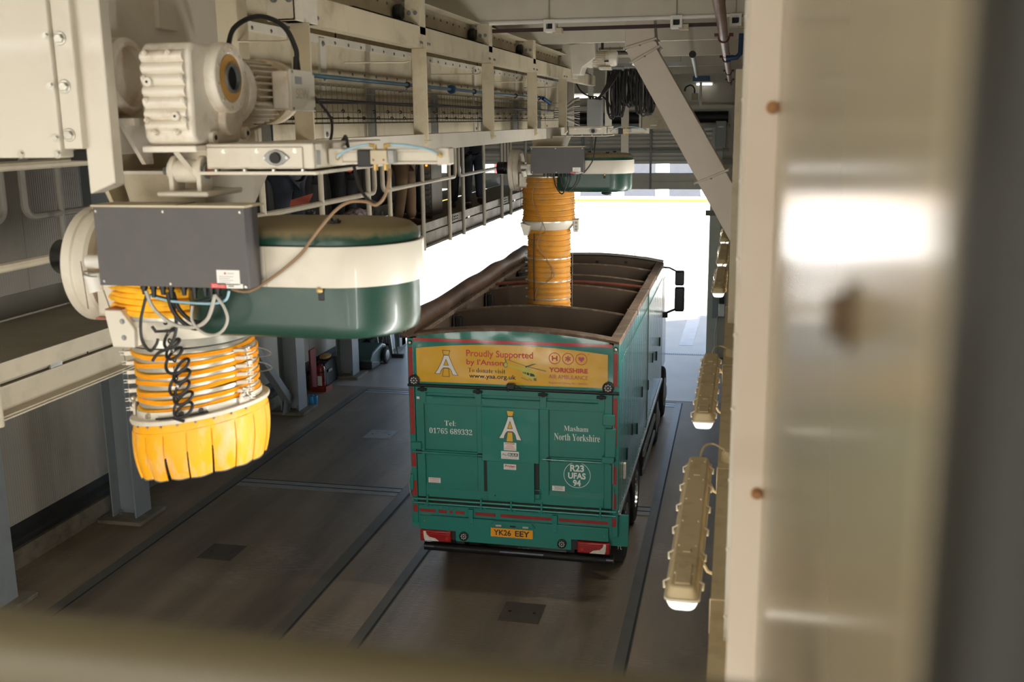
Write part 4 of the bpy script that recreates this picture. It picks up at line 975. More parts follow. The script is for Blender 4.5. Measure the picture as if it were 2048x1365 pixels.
for i, (y, zc) in enumerate(((13.5, 3.33), (15.35, 3.33), (16.4, 3.33), (17.7, 3.33))):
    xa, xb = XL + .12, XR - .14
    pol = [(xa, 1.2), (xb, 1.2)] + [(xb - (xb - xa) * k / 20, zc - .10 + .10 * (1 - (1 - 2 * k / 20) ** 2)) for k in range(21)]
    p = MB().prism(pol, (0, y, 0), (1, 0, 0), (0, 0, 1), (0, .035, 0)).build('bulkhead', 'lorry_inside', T)
    MB().tube([(xb - (xb - xa) * k / 20, y + .017, zc - .10 + .10 * (1 - (1 - 2 * k / 20) ** 2)) for k in range(21)], .022, 6).build('bulkhead_rim', 'lorry_dust', p)
    for s in (0, 1):
        x = xb if s else xa
        MB().box(x - .08 * s, x + .08 * (1 - s), y - .14, y - .02, zc - .36, zc - .16).build('hinge_block', 'chassis', p, bevel=.01)
        MB().box(x - .03, x + .03, y - .06, y - .0, 1.3, zc - .14).build('corner_post', 'lorry_inside', p)
MB().tube([(x, 15.80, 3.24 + .08 * (1 - ((x + 2.6) / 1.28) ** 2)) for x in xs[1:-1]], .025, 6).build('cross_bar', 'rust_bar', T, label='rusty cross bar')
# rear header with arch
hdr = MB().prism([(XL, 2.665), (XR, 2.665)] + [(x, arch(x)) for x in reversed(xs)], (0, YR, 0), (1, 0, 0), (0, 0, 1), (0, .06, 0)).build('rear_header', 'teal_wavy', T)
rl = MB()
rl.rings([[V((x, YR - .03, arch(x) - .002)), V((x, YR + .12, arch(x) - .002)), V((x, YR + .12, arch(x) + .04)), V((x, YR + .0, arch(x) + .045)), V((x, YR - .03, arch(x) + .03))] for x in xs])
rl.build('rear_top_rail', 'lorry_dust', T)
MB().box(XL - .005, XL + .07, YR - .012, YR + .05, .86, 3.24).build('corner_post', 'teal', T, bevel=.006)
MB().box(XR - .07, XR + .005, YR - .012, YR + .05, .86, 3.26).build('corner_post', 'teal', T, bevel=.006)
e = .0025
MB().box(-3.83, -1.40, YR - e, YR, 3.203, 3.243).build('red_stripe', 'stripe_red', hdr, label='wide red stripe')
for (x0, x1, zz) in ((-3.888, -3.832, ((2.67, 3.13), (2.02, 2.62), (1.60, 1.78), (1.22, 1.42), (1.0, 1.10))), (-1.382, -1.33, ((2.74, 3.14), (2.0, 2.6), (1.53, 1.75), (1.22, 1.40), (.99, 1.10)))):
    for z0, z1 in zz: MB().box(x0, x1, YR - .0145, YR - .012, z0, z1).build('red_tape', 'tape_red', T)
bt = [(-3.79 + 2.34 * k / 24, 3.115 + .075 * (1 - (2 * k / 24 - 1) ** 2)) for k in range(25)]
BN = MB().prism([(-3.79, 2.695), (-1.45, 2.715)] + list(reversed(bt)), (0, YR - e, 0), (1, 0, 0), (0, 0, 1), (0, e - .0002, 0)).build('banner', 'banner_yellow', hdr, label='arched yellow banner with charity lettering')

LG = (345, 635, 175, 540)
def logo(x0, x1, z0, z1, y, parent, wm, ym, lm, fill_y=True):
    def q(p): return (x0 + (p[0] - 345) / 290 * (x1 - x0), z0 + (540 - p[1]) / 365 * (z1 - z0))
    A = [(345, 505), (385, 445), (420, 370), (448, 300), (465, 245), (525, 245), (545, 305), (570, 375), (600, 450), (635, 520), (570, 515), (555, 460), (540, 435), (520, 420), (455, 420), (435, 440), (420, 470), (412, 505)]
    tri = [(490, 300), (520, 385), (458, 385)]; cap = [(447, 175), (542, 178), (525, 240), (462, 240)]; leg = [(458, 425), (520, 425), (528, 540), (440, 540)]
    def fl(P, m, d, n): MB().flat([q(p) for p in P], (0, y - d, 0), (1, 0, 0), (0, 0, 1)).build(n, m, parent)
    fl(A, wm, .0006, 'logo_letter')
    for n, P in enumerate((tri, cap, leg)): fl(P, ym, .0009, 'logo_patch')
    sc = (x1 - x0) / 290; w = 3.2
    mb = MB()
    for P in (A, tri, cap, leg):
        for i in range(len(P)):
            a, b = V((*P[i], 0)), V((*P[(i + 1) % len(P)], 0)); d = (b - a).normalized(); nn = V((-d.y, d.x, 0)) * w
            a -= d * w * .5; b += d * w * .5
            mb.flat([q((a + nn)[:2]), q((b + nn)[:2]), q((b - nn)[:2]), q((a - nn)[:2])], (0, y - .0012, 0), (1, 0, 0), (0, 0, 1))
    mb.build('logo_outline', lm, parent, kind='stuff')
YB = YR - e
logo(-3.56, -3.27, 2.775, 3.10, YB, hdr, 'logo_white', 'banner_yellow', 'logo_line')
LT = YB - .0008
text('lettering', 'Proudly Supported', -3.16, -2.34, 3.012, 3.118, LT, 'text_red', hdr, .012)
text('lettering', "by I'Anson", -3.16, -2.70, 2.915, 3.005, LT, 'text_red', hdr, .02)
text('lettering', serif('To donate visit'), -3.14, -2.68, 2.84, 2.895, LT, 'text_dark', hdr, -.007)
text('lettering', 'www.yaa.org.uk', -3.13, -2.55, 2.755, 2.825, LT, 'text_dark', hdr, .02)
text('lettering', 'YORKSHIRE', -2.15, -1.685, 2.882, 2.94, LT, 'text_red', hdr, .035)
text('lettering', 'AIR AMBULANCE', -2.15, -1.685, 2.805, 2.853, LT, 'text_pink', hdr, .0)
text('lettering', 'Registered Charity No. 1084305', -2.15, -1.69, 2.737, 2.765, LT, 'text_pink', hdr, .0)
for i, x in enumerate((-2.08, -1.92, -1.762)):
    c = V((x, LT, 3.052)); n = 36; mb = MB()
    for k in range(n):
        a0, a1 = 2 * PI * k / n, 2 * PI * (k + 1) / n
        mb.flat([(.070 * math.cos(a0), .070 * math.sin(a0)), (.070 * math.cos(a1), .070 * math.sin(a1)), (.062 * math.cos(a1), .062 * math.sin(a1)), (.062 * math.cos(a0), .062 * math.sin(a0))], c, (1, 0, 0), (0, 0, 1))
    mb.build('emblem_ring', 'text_red', hdr, kind='stuff')
    mb = MB()
    if i == 0:
        for P in ([(-.034, -.03), (-.018, -.03), (-.018, .03), (-.034, .03)], [(.018, -.03), (.034, -.03), (.034, .03), (.018, .03)], [(-.018, -.008), (.018, -.008), (.018, .008), (-.018, .008)]): mb.flat(P, c, (1, 0, 0), (0, 0, 1))
    elif i == 1:
        for k in range(3):
            a = PI / 2 + k * PI / 3; d = (math.cos(a), math.sin(a)); p = (-d[1] * .008, d[0] * .008); l = .036
            mb.flat([(d[0] * l + p[0], d[1] * l + p[1]), (d[0] * l - p[0], d[1] * l - p[1]), (-d[0] * l - p[0], -d[1] * l - p[1]), (-d[0] * l + p[0], -d[1] * l + p[1])], c - V((0, .0001 * k, 0)), (1, 0, 0), (0, 0, 1))
    else:
        h = []
        for k in range(28):
            a = 2 * PI * k / 28
            h.append((.0024 * 16 * math.sin(a) ** 3 * .95, .0024 * (13 * math.cos(a) - 5 * math.cos(2 * a) - 2 * math.cos(3 * a) - math.cos(4 * a))))
        mb.flat(h, c, (1, 0, 0), (0, 0, 1))
    mb.build('emblem', 'text_pink' if i else 'text_red', hdr, kind='stuff')
MB().lathe([(.003, 0), (.006, 0), (.006, .0003), (.003, .0003)], (-1.675, LT, 3.115), (0, -1, 0), 12).build('trade_mark', 'text_pink', hdr)
# printed helicopter
c0 = V((0, LT - .0002, 0))
def fp(P, m, n='helicopter_print', d=0.0): MB().flat(P, c0 - V((0, d, 0)), (1, 0, 0), (0, 0, 1)).build(n, m, hdr)
fp([(-2.49, 2.915), (-2.46, 2.93), (-2.42, 2.93), (-2.38, 2.905), (-2.325, 2.875), (-2.30, 2.83), (-2.31, 2.80), (-2.36, 2.79), (-2.42, 2.805), (-2.46, 2.83), (-2.485, 2.87)], 'heli_lime')
fp([(-2.66, 2.945), (-2.655, 2.955), (-2.48, 2.92), (-2.48, 2.89)], 'heli_lime', d=.0001)
fp([(-2.675 + .028 * math.cos(k * PI / 8), 2.95 + .036 * math.sin(k * PI / 8)) for k in range(16)], 'heli_line')
fp([(-2.675 + .019 * math.cos(k * PI / 8), 2.95 + .026 * math.sin(k * PI / 8)) for k in range(16)], 'heli_lime', d=.0002)
fp([(-2.675, 2.985), (-2.66, 2.985), (-2.67, 3.02), (-2.685, 3.015)], 'heli_line', d=.0001)
for P in ([(-2.66, 3.012), (-2.655, 3.016), (-2.42, 2.945), (-2.425, 2.94)], [(-2.42, 2.945), (-2.34, 2.975), (-2.30, 2.975), (-2.40, 2.935)], [(-2.42, 2.944), (-2.18, 2.895), (-2.19, 2.888), (-2.425, 2.936)], [(-2.435, 2.925), (-2.415, 2.925), (-2.415, 2.945), (-2.435, 2.945)],
          [(-2.49, 2.80), (-2.40, 2.765), (-2.395, 2.77), (-2.485, 2.806)], [(-2.40, 2.79), (-2.36, 2.765), (-2.355, 2.77), (-2.395, 2.795)], [(-2.335, 2.80), (-2.30, 2.80), (-2.30, 2.765), (-2.335, 2.77)]):
    fp(P, 'heli_line', d=.0002)
for P in ([(-2.465, 2.875), (-2.455, 2.873), (-2.455, 2.852), (-2.465, 2.855)], [(-2.445, 2.872), (-2.43, 2.87), (-2.43, 2.845), (-2.445, 2.848)], [(-2.42, 2.868), (-2.39, 2.86), (-2.39, 2.83), (-2.42, 2.84)], [(-2.38, 2.86), (-2.335, 2.85), (-2.315, 2.82), (-2.375, 2.82)]):
    fp(P, 'text_dark', 'helicopter_window', d=.0003)

# bar, lamps and camera under the header
MB().cyl((-3.90, YR - .03, 2.655), (-1.31, YR - .03, 2.660), .018, seg=10).build('black_bar', 'black', T)
MB().box(XL + .02, XR - .02, YR - .006, YR, 2.675, 2.69).build('ledge', 'teal_panel', T)
def led(x, z, r, y):
    l = MB().lathe([(.001, 0), (r, 0), (r, .03), (r * .82, .036), (r * .78, .03), (.001, .028)], (x, y, z), (0, -1, 0), 28).build('work_lamp', 'black', T)
    for k in range(9):
        a = 2 * PI * k / 8; q = r * .52 if k < 8 else 0
        MB().lathe([(.001, 0), (r * .17, 0), (r * .12, .005), (.001, .006)], (x + q * math.cos(a), y - .028, z + q * math.sin(a)), (0, -1, 0), 10).build('lens', 'lamp_led', l)
led(-3.82, 2.715, .068, YR - .012); led(-1.44, 2.725, .068, YR - .012); led(-3.23, .735, .056, YR - .03); led(-1.99, .735, .056, YR - .03)
for x, z in ((-3.86, 3.185), (-1.357, 3.19)):
    l = MB().lathe([(.001, 0), (.028, 0), (.026, .02), (.001, .022)], (x, YR - .012, z), (0, -1, 0), 18, ).build('marker_lamp', 'black', T)
    MB().lathe([(.001, 0), (.016, 0), (.012, .008), (.001, .01)], (x, YR - .034, z), (0, -1, 0), 14).build('lens', 'lamp_white', l)
cm = MB().box(-2.65, -2.56, YR - .09, YR - .02, 2.665, 2.735).box(-2.64, -2.62, YR - .1, YR - .02, 2.64, 2.67).build('rear_camera', 'black', T, bevel=.012)
MB().tube(spline([(-2.56, YR - .06, 2.72), (-2.50, YR - .06, 2.70), (-2.44, YR - .04, 2.665), (-2.36, YR - .04, 2.658)], 6), .009, 6).build('camera_cable', 'black', cm)

# tail door
D = MB().box(-3.83, -1.385, YR + .03, YR + .06, 1.205, 2.645).build('tail_door', 'teal_panel', T)
for (x0, x1, z0, z1) in ((-3.82, -3.715, 1.21, 2.635), (-3.045, -2.965, 1.33, 2.42), (-2.275, -2.155, 1.33, 2.42), (-1.485, -1.39, 1.21, 2.635), (-3.715, -1.485, 2.415, 2.52), (-3.715, -1.485, 1.21, 1.335), (-3.715, -1.485, 2.56, 2.635), (-3.715, -3.045, 1.765, 1.825), (-2.155, -1.485, 1.765, 1.825)):
    MB().box(x0, x1, YR - .004, YR + .03, z0, z1).build('door_frame_bar', 'teal_panel', D, bevel=.006)
for (x0, x1) in ((-3.715, -3.045), (-2.155, -1.485)):
    MB().prism([(0, 0), (.034, 0), (.034, .06), (.032, .06)], (x0, YR - .002, 1.33), (0, 1, 0), (0, 0, 1), (x1 - x0, 0, 0)).build('sloping_ledge', 'teal_panel', D)
MB().box(-3.6, -3.06, YR - .012, YR - .004, 2.50, 2.515).box(-2.95, -2.25, YR - .012, YR - .004, 2.50, 2.515).box(-2.14, -1.6, YR - .012, YR - .004, 2.50, 2.515).build('ledge_lip', 'teal', D, kind='stuff')
for x in (-3.72, -3.02, -2.22, -1.52):
    hg = MB().box(x - .04, x + .04, YR - .016, YR - .004, 2.44, 2.60).build('hinge_strap', 'teal_panel', D, bevel=.003)
    MB().cyl((x - .055, YR - .03, 2.605), (x + .055, YR - .03, 2.605), .016, seg=10).box(x - .02, x + .02, YR - .034, YR - .004, 2.575, 2.63).build('hinge_pin', 'black', hg)
    MB().box(x - .08, x - .045, YR - .006, YR - .004, 2.475, 2.505).build('rating_label', 'label_white', D) if x in (-3.72,) else None
# centre hatch with the cover plate
hc = MB().box(-2.975, -2.27, YR - .05, YR + .0, 1.745, 2.425).build('hatch_cover', 'teal_wavy', D, bevel=.005)
logo(-2.762, -2.478, 2.005, 2.395, YR - .0502, D, 'logo_white', 'logo_yellow', 'logo_line')
ch = MB().box(-2.92, -2.33, YR - .035, YR + .02, 1.24, 1.745).build('discharge_chute', 'teal_panel', D, bevel=.004)
MB().box(-2.97, -2.925, YR - .002, YR + .01, 1.34, 1.74).box(-2.325, -2.275, YR - .002, YR + .01, 1.34, 1.74).build('dark_recess', 'black', D, kind='stuff')
MB().cyl((-2.82, YR - .035, 1.30), (-2.82, YR - .04, 1.30), .010, seg=10).build('hole', 'black', ch)
MB().tube([(-2.33, YR - .03, 1.40), (-2.27, YR - .03, 1.40), (-2.262, YR - .03, 1.38), (-2.262, YR - .03, 1.28), (-2.33, YR - .03, 1.275)], .007, 6).build('handle', 'teal', ch)
def sticker(x0, x1, z0, z1, y, m='label_white', parent=None, n='sticker'):
    return MB().box(x0, x1, y - .001, y, z0, z1).build(n, m, parent or D)
yh = YR - .0505
s = sticker(-2.70, -2.545, 1.895, 1.995, yh); text('lettering', 'DANGER', -2.685, -2.56, 1.972, 1.988, yh - .0013, 'text_red', s, .03)
for i in range(4): MB().box(-2.66 - .012 * i, -2.585 + .012 * i, yh - .0014, yh - .001, 1.955 - .015 * i, 1.959 - .015 * i).build('print', 'text_red', s)
s = sticker(-2.735, -2.515, 1.785, 1.882, yh)
MB().box(-2.648, -2.525, yh - .0014, yh - .001, 1.82, 1.862).build('dark_patch', 'box_grey', s)
text('lettering', 'ALI', -2.725, -2.655, 1.826, 1.856, yh - .0016, 'text_dark', s); text('lettering', 'BULK', -2.643, -2.53, 1.826, 1.856, yh - .0018, 'label_white', s, .02)
text('print', 'BODIES & TRAILERS', -2.72, -2.54, 1.80, 1.808, yh - .0014, 'label_print', s)
yc_ = YR - .0355
s = sticker(-2.708, -2.553, 1.645, 1.715, yc_); text('lettering', 'Priden', -2.698, -2.565, 1.673, 1.706, yc_ - .0014, 'text_red', s, .03, .25); text('print', 'ENGINEERING', -2.69, -2.57, 1.655, 1.663, yc_ - .0014, 'label_print', s)
yp = YR + .0295
s = sticker(-3.69, -3.535, 1.39, 1.455, yp); text('lettering', 'WARNING', -3.68, -3.545, 1.432, 1.448, yp - .0014, 'text_red', s, .02)
for i in range(3): MB().box(-3.675, -3.55, yp - .0014, yp - .001, 1.42 - .011 * i, 1.423 - .011 * i).build('print', 'text_red', s)
s = sticker(-2.12, -1.965, 1.39, 1.452, yp)
for i in range(3): MB().box(-2.10 + .01 * (i % 2), -1.985 - .01 * (i % 2), yp - .0014, yp - .001, 1.438 - .016 * i, 1.444 - .016 * i).build('print', 'text_red' if i == 1 else 'label_print', s)
text('lettering', serif('Tel:'), -3.465, -3.32, 2.14, 2.205, yp, 'white_letter', D, -.007); text('lettering', serif('01765 689332'), -3.66, -3.115, 2.035, 2.105, yp, 'white_letter', D, -.007)
text('lettering', serif('Masham'), -1.975, -1.68, 2.155, 2.22, yp, 'white_letter', D, -.007); text('lettering', serif('North Yorkshire'), -2.095, -1.54, 2.035, 2.122, yp, 'white_letter', D, -.007)
text('lettering', 'R23', -1.90, -1.73, 1.648, 1.735, yp, 'white_letter', D, .035); text('lettering', 'UFAS', -1.925, -1.71, 1.555, 1.635, yp, 'white_letter', D, .035); text('lettering', '94', -1.865, -1.77, 1.462, 1.545, yp, 'white_letter', D, .035)
mb = MB()
for k in range(56):
    a0, a1 = 2 * PI * k / 56, 2 * PI * (k + 1) / 56
    mb.flat([(.164 * math.cos(a0), .164 * math.sin(a0)), (.164 * math.cos(a1), .164 * math.sin(a1)), (.158 * math.cos(a1), .158 * math.sin(a1)), (.158 * math.cos(a0), .158 * math.sin(a0))], (-1.815, yp, 1.605), (1, 0, 0), (0, 0, 1))
mb.build('white_circle', 'white_letter', D, kind='stuff')
for (x0, x1) in ((-3.86, -2.97), (-2.235, -1.35)):
    rd = MB().cyl((x0, YR - .022, 1.797), (x1, YR - .022, 1.797), .011, seg=10).build('locking_rod', 'teal', D)
    for x in (x0 + .08, x1 - .04): MB().box(x - .025, x + .025, YR - .03, YR, 1.775, 1.82).build('rod_guide', 'black', rd, bevel=.004)
for z in (1.188, 1.135):
    MB().cyl((-3.90, YR - .03, z), (-1.33, YR - .03, z), .015, seg=10).build('bottom_rod', 'teal_panel', T)
for x in (-3.69, -3.0, -2.62, -2.24, -1.52):
    MB().box(x - .011, x + .011, YR - .055, YR - .0, 1.10, 1.24).build('rod_bracket', 'teal', T, bevel=.003)
    MB().box(x - .05, x + .05, YR - .014, YR, 1.09, 1.125).build('latch', 'teal_panel', T, bevel=.004)
# side latches on the door edges
for (x0, x1, z0, z1) in ((-3.88, -3.75, 1.84, 1.93), (-1.51, -1.36, 1.80, 1.88), (-1.47, -1.345, 1.88, 2.23), (-1.50, -1.36, 2.27, 2.40)):
    MB().box(x0, x1, YR - .05, YR, z0, z1).build('door_catch', 'teal_panel', D, bevel=.006)
MB().cyl((-1.375, YR - .03, 2.23), (-1.375, YR - .03, 2.40), .008).cyl((-1.372, YR - .03, 1.55), (-1.372, YR - .03, 1.84), .012).cyl((-1.365, YR - .03, 1.22), (-1.365, YR - .03, 1.48), .01).build('door_screw', 'galv_dull', D, kind='stuff')
MB().torus((-1.372, YR - .035, 1.845), (0, 1, 0), .022, .008, 14, 6).build('ring', 'black', D)
MB().box(-3.925, -3.87, YR - .03, YR + .02, 1.30, 1.50).build('door_catch', 'teal', D, bevel=.006)
MB().tube([(-3.91, YR - .02, 1.52), (-3.93, YR - .02, 1.40), (-3.915, YR - .02, 1.25), (-3.87, YR - .02, 1.12)], .012, 6).build('grab_rail', 'galv_dull', T)

# lower rear panels
MB().box(-3.88, -1.33, YR + .005, YR + .04, .97, 1.10).build('lower_frame', 'teal_panel', T)
for (x0, x1) in ((-3.81, -3.60), (-3.565, -3.455), (-3.42, -3.385), (-3.345, -3.225), (-3.09, -2.83), (-2.765, -2.125), (-2.035, -1.43)):
    MB().box(x0, x1, YR + .0, YR + .005, 1.005, 1.045).build('red_tape', 'tape_red', T)
for x in (-3.14, -2.08):
    MB().box(x - .03, x + .03, YR - .035, YR + .005, .86, 1.09).build('strap_bracket', 'teal_panel', T, bevel=.003)
    for z in (.90, .94): MB().sphere((x, YR - .036, z), .007, u=8, v=6).build('rivet', 'zinc', T)
BP = MB().prism([(-3.80, .97), (-1.42, .97), (-1.42, .795), (-1.875, .795), (-1.875, .655), (-3.34, .655), (-3.34, .785), (-3.80, .785)], (0, YR - .03, 0), (1, 0, 0), (0, 0, 1), (0, .03, 0)).build('bumper_panel', 'teal', T, bevel=.005)
for x, z in ((-3.74, .90), (-1.47, .87)): MB().sphere((x, YR - .031, z), .006, u=8, v=6).build('rivet', 'zinc', BP)
for x in (-3.52, -3.44, -3.37, -3.29): MB().sphere((x, YR - .0, 1.075), .008, u=8, v=6).build('rivet', 'zinc', T)
MB().box(-3.915, -3.80, YR, YR + .04, .80, .99).build('side_flap', 'teal_panel', T); MB().box(-1.415, -1.315, YR, YR + .04, .85, 1.20).build('side_flap', 'teal_panel', T)
MB().box(-1.46, -1.19, YR + .05, YR + .09, .72, 1.12).build('side_flap', 'teal_panel', T)
MB().prism([(-.27, 0), (.30, 0), (.25, .065), (-.22, .065)], (-2.62, YR - .05, .905), (1, 0, 0), (0, 0, 1), (0, .02, 0)).build('plate_lamp_cover', 'teal_panel', BP, bevel=.006)
for x, mm in ((-2.78, 'lamp_led'), (-2.60, 'black'), (-2.44, 'lamp_led')): MB().box(x - .035, x + .035, YR - .058, YR - .05, .905, .925).build('plate_lamp', mm, BP)
pl = MB().box(-2.882, -2.352, YR - .045, YR - .03, .765, .877).build('number_plate', 'plate_yellow', T, label='yellow number plate')
text('lettering', 'YK26', -2.845, -2.625, .785, .860, YR - .0455, 'text_dark', pl, .025); text('lettering', 'EEY', -2.575, -2.39, .785, .860, YR - .0455, 'text_dark', pl, .025)
text('print', 'BB11 2LZ', -2.66, -2.58, .770, .776, YR - .0455, 'text_dark', pl)
def tail(x0, x1, s):
    l = MB().box(x0, x1, YR - .06, YR + .03, .64, .785).build('tail_lamp', 'lamp_red', T, bevel=.015, label='red tail lamp with a pale corner')
    a = x0 if s < 0 else x1; d = 1 if s < 0 else -1
    MB().prism([(a + d * .045, .775), (a + d * .075, .775), (a + d * .085, .735), (a + d * .12, .70), (a + d * .20, .685), (a + d * .245, .65), (a + d * .06, .65), (a + d * .05, .69)], (0, YR - .0605, 0), (1, 0, 0), (0, 0, 1), (0, -.004, 0)).build('reversing_lens', 'lamp_white', l)
    MB().lathe([(.001, 0), (.024, 0), (.018, .006), (.001, .007)], (x1 - .055 if s < 0 else x0 + .06, YR - .06, .685), (0, -1, 0), 16).build('round_lens', 'stripe_red', l)
    MB().box(x0 + .02, x1 - .02, YR - .062, YR - .06, .742, .746).build('lens_line', 'label_red', l)
tail(-3.795, -3.395, -1); tail(-1.80, -1.40, 1)
MB().box(-3.395, -3.33, YR - .01, YR + .03, .66, .78).box(-1.875, -1.80, YR - .01, YR + .03, .66, .79).build('lamp_bracket', 'chassis', T, kind='stuff')
ub = MB().cyl((-3.76, YR + .02, .545), (-1.36, YR + .02, .545), .055, seg=20).build('underrun_bar', 'black_gloss', T)
MB().cyl((-3.62, YR - .035, .565), (-2.78, YR - .035, .565), .012, seg=8).cyl((-2.22, YR - .035, .565), (-1.45, YR - .035, .565), .012, seg=8).build('bar_tube', 'chassis', ub, kind='stuff')
for x in (-3.3, -1.9): MB().box(x - .05, x + .05, YR + .05, YR + .5, .5, .9).build('bar_hanger', 'chassis', T)
for x0, x1, tx in ((-3.83, -3.2, 'D1'), (-1.95, -1.30, 'rt')):
    mf = MB().box(x0, x1, YR + .55, YR + .565, .30, 1.0).build('mudflap', 'tyre', T)
    xx = (-3.38, -3.33) if x0 < -3 else (-1.37, -1.32)
    text('lettering', tx, xx[0], xx[1], .46 if x0 > -3 else .62, .52 if x0 > -3 else .66, YR + .5495, 'label_white', mf)
for i in range(3): MB().box(-2.62 + i * .06, -2.585 + i * .06, YR + .3, YR + .31, .47, .485).build('coupling_clip', 'galv', T)

# chassis, wheels, cab
MB().box(-3.15, -3.0, YR + .1, 20.2, .85, 1.1).build('chassis_rail', 'chassis', T); MB().box(-2.2, -2.05, YR + .1, 20.2, .85, 1.1).build('chassis_rail', 'chassis', T)
def wheel(y, s, dual):
    x1 = XR - .03 if s > 0 else XL + .03
    for k in range(2 if dual else 1):
        xa = x1 - s * .33 * k; r = .51
        prof = [(.28, 0), (r - .05, 0), (r - .01, .03), (r, .07), (r, .23), (r - .01, .27), (r - .05, .30), (.28, .30)]
        o = (xa - s * .30, y, .51) if True else None
        w_ = MB().lathe(prof, (xa - s * .30, y, .51), (s, 0, 0), 40, caps=False).build('wheel', 'tyre', T)
        if k == 0:
            MB().lathe([(.28, .27), (.285, .30), (.26, .30), (.24, .22), (.10, .20), (.10, .26), (.02, .27)] if dual else [(.28, .27), (.285, .30), (.2, .31), (.10, .34), (.02, .34)], (xa - s * .30, y, .51), (s, 0, 0), 32).build('rim', 'chrome', w_)
            for q in range(10):
                a = 2 * PI * q / 10
                MB().cyl((xa - s * .06, y + .17 * math.cos(a), .51 + .17 * math.sin(a)), (xa - s * .02, y + .17 * math.cos(a), .51 + .17 * math.sin(a)), .016, seg=6).build('wheel_nut', 'zinc', w_)
for s in (-1, 1):
    wheel(12.95, s, True); wheel(14.3, s, True); wheel(18.1, s, False); wheel(19.9, s, False)
    for y in (12.95, 14.3):
        x1 = XR if s > 0 else XL
        MB().rings([[V((x1 - s * .65, y + r * math.cos(a), .51 + r * math.sin(a))) for r in (.56, .58)] + [V((x1, y + r * math.cos(a), .51 + r * math.sin(a))) for r in (.58, .56)] for a in [PI * k / 14 for k in range(15)]]).build('mudguard', 'chassis', T)
    x1 = XR if s > 0 else XL
    MB().cyl((x1 + s * .012, YR + .05, 1.13), (x1 + s * .012, YF, 1.13), .022, seg=10).build('side_tube', 'chrome', T, label='bright tube along the lower edge')
    MB().box(x1 - .03, x1 + .0, 15.2, 17.3, .70, .80).build('side_guard', 'galv', T)
    MB().box(x1 - .03, x1 + .0, 15.2, 17.3, .42, .50).build('side_guard', 'galv', T)
    for y in (15.3, 16.3, 17.2): MB().box(x1 - .06, x1 - .03, y, y + .05, .42, 1.1).build('guard_post', 'chassis', T)
    MB().box(x1 - s * .5, x1 - s * .05, 15.3, 17.2, .45, 1.0).build('fuel_tank', 'chassis', T, bevel=.05)
for (y, z) in ((13.2, 1.75), (13.9, 1.55), (14.6, 1.9), (15.6, 1.75), (16.4, 2.0), (17.2, 1.85), (17.9, 1.95), (12.55, 1.62)):
    MB().box(XR, XR + .016, y - .02, y + .02, z - .08, z + .08).build('side_latch', 'black', T, bevel=.006)
MB().box(XR, XR + .035, 12.15, 12.22, 1.42, 1.62).build('side_latch', 'lamp_white', T, bevel=.008, label='pale worn side latch')
MB().box(XR - .001, XR + .004, 15.52, 15.55, 1.15, 3.22).build('side_joint', 'black', T)
MB().box(XR - .001, XR + .003, YR + .06, YF, 3.0, 3.012).build('side_joint', 'teal', T)
cb = MB().prism([(18.72, .85), (20.95, .85), (20.98, 1.9), (20.75, 2.95), (20.3, 3.15), (18.72, 3.2)], (XL + .1, 0, 0), (0, 1, 0), (0, 0, 1), (XR - XL - .2, 0, 0)).build('cab', 'teal', T, bevel=.06, bseg=3)
MB().box(XL + .11, XR - .095, 19.2, 20.4, 2.0, 2.75).build('cab_window', 'black_gloss', cb)
for x in (-2.73, -1.88): MB().cyl((x, 19.0, 3.2), (x, 19.0, 3.62), .008, .004, 6).lathe([(.03, 0), (.012, .04), (.001, .05)], (x, 19.0, 3.2), (0, 0, 1), 10).build('aerial', 'black', cb)
for s in (-1, 1):
    x0 = XR - .08 if s > 0 else XL + .08
    mr = MB().box(x0 + s * .23, x0 + s * .40, 19.50, 19.68, 2.70, 2.985).box(x0 + s * .23, x0 + s * .41, 19.50, 19.68, 2.20, 2.67).build('mirror', 'black_gloss', cb, bevel=.035, bseg=3)
    MB().tube([(x0, 19.6, 3.04), (x0 + s * .12, 19.6, 3.03), (x0 + s * .26, 19.6, 2.96)], .018, 6).tube([(x0, 19.6, 2.12), (x0 + s * .08, 19.6, 2.16), (x0 + s * .26, 19.6, 2.24)], .022, 6).box(x0 - .02, x0 + s * .10, 19.55, 19.65, 2.07, 2.17).build('mirror_arm', 'black', mr)
    MB().box(x0 + s * .25, x0 + s * .385, 19.494, 19.50, 2.73, 2.95).build('glass', 'black_gloss', mr); MB().box(x0 + s * .25, x0 + s * .39, 19.494, 19.50, 2.24, 2.63).build('glass', 'black_gloss', mr)  # mirror glass coloured black in place of its dark reflection
for z in (1.55, 2.0): MB().box(XR - .09, XR - .04, 19.0, 19.06, z, z + .14).build('door_handle', 'black', cb)
# rolled tarpaulin along the left rail
def roll(f):   # slightly lumpy roll
    return .118 + .010 * math.sin(f * 31) * f + .008 * math.sin(f * 13 + 1)
n = 60
tp = MB().tube([(-3.90 - .03 * (i / n), YR - .05 + (YF + .45 - YR) * i / n, 3.385 + .01 * math.sin(i * .35)) for i in range(n + 1)], [roll(i / n) for i in range(n + 1)], 18).build('tarpaulin_roll', 'tarp', T, label='dusty rolled tarpaulin')
MB().cyl((-4.0, YR - .065, 3.36), (-4.0, YR + .4, 3.36), .05, seg=20).build('roll_tube', 'black', tp)
MB().torus((-3.915, YR - .085, 3.345), (0, 1, 0), .030, .006, 20, 8).torus((-4.0, YR - .085, 3.37), (0, 1, 0), .022, .005, 16, 6).build('roll_ring', 'chrome', tp, kind='stuff')
MB().box(-3.99, -3.86, YR - .02, YR + .05, 3.24, 3.30).build('roll_bracket', 'chassis', T)
for i in range(9):
    y = 12.4 + i * .72
    MB().box(XL + .01, XL + .06, y - .03, y + .03, 3.18, 3.33).build('tarp_hook', 'chassis', T)
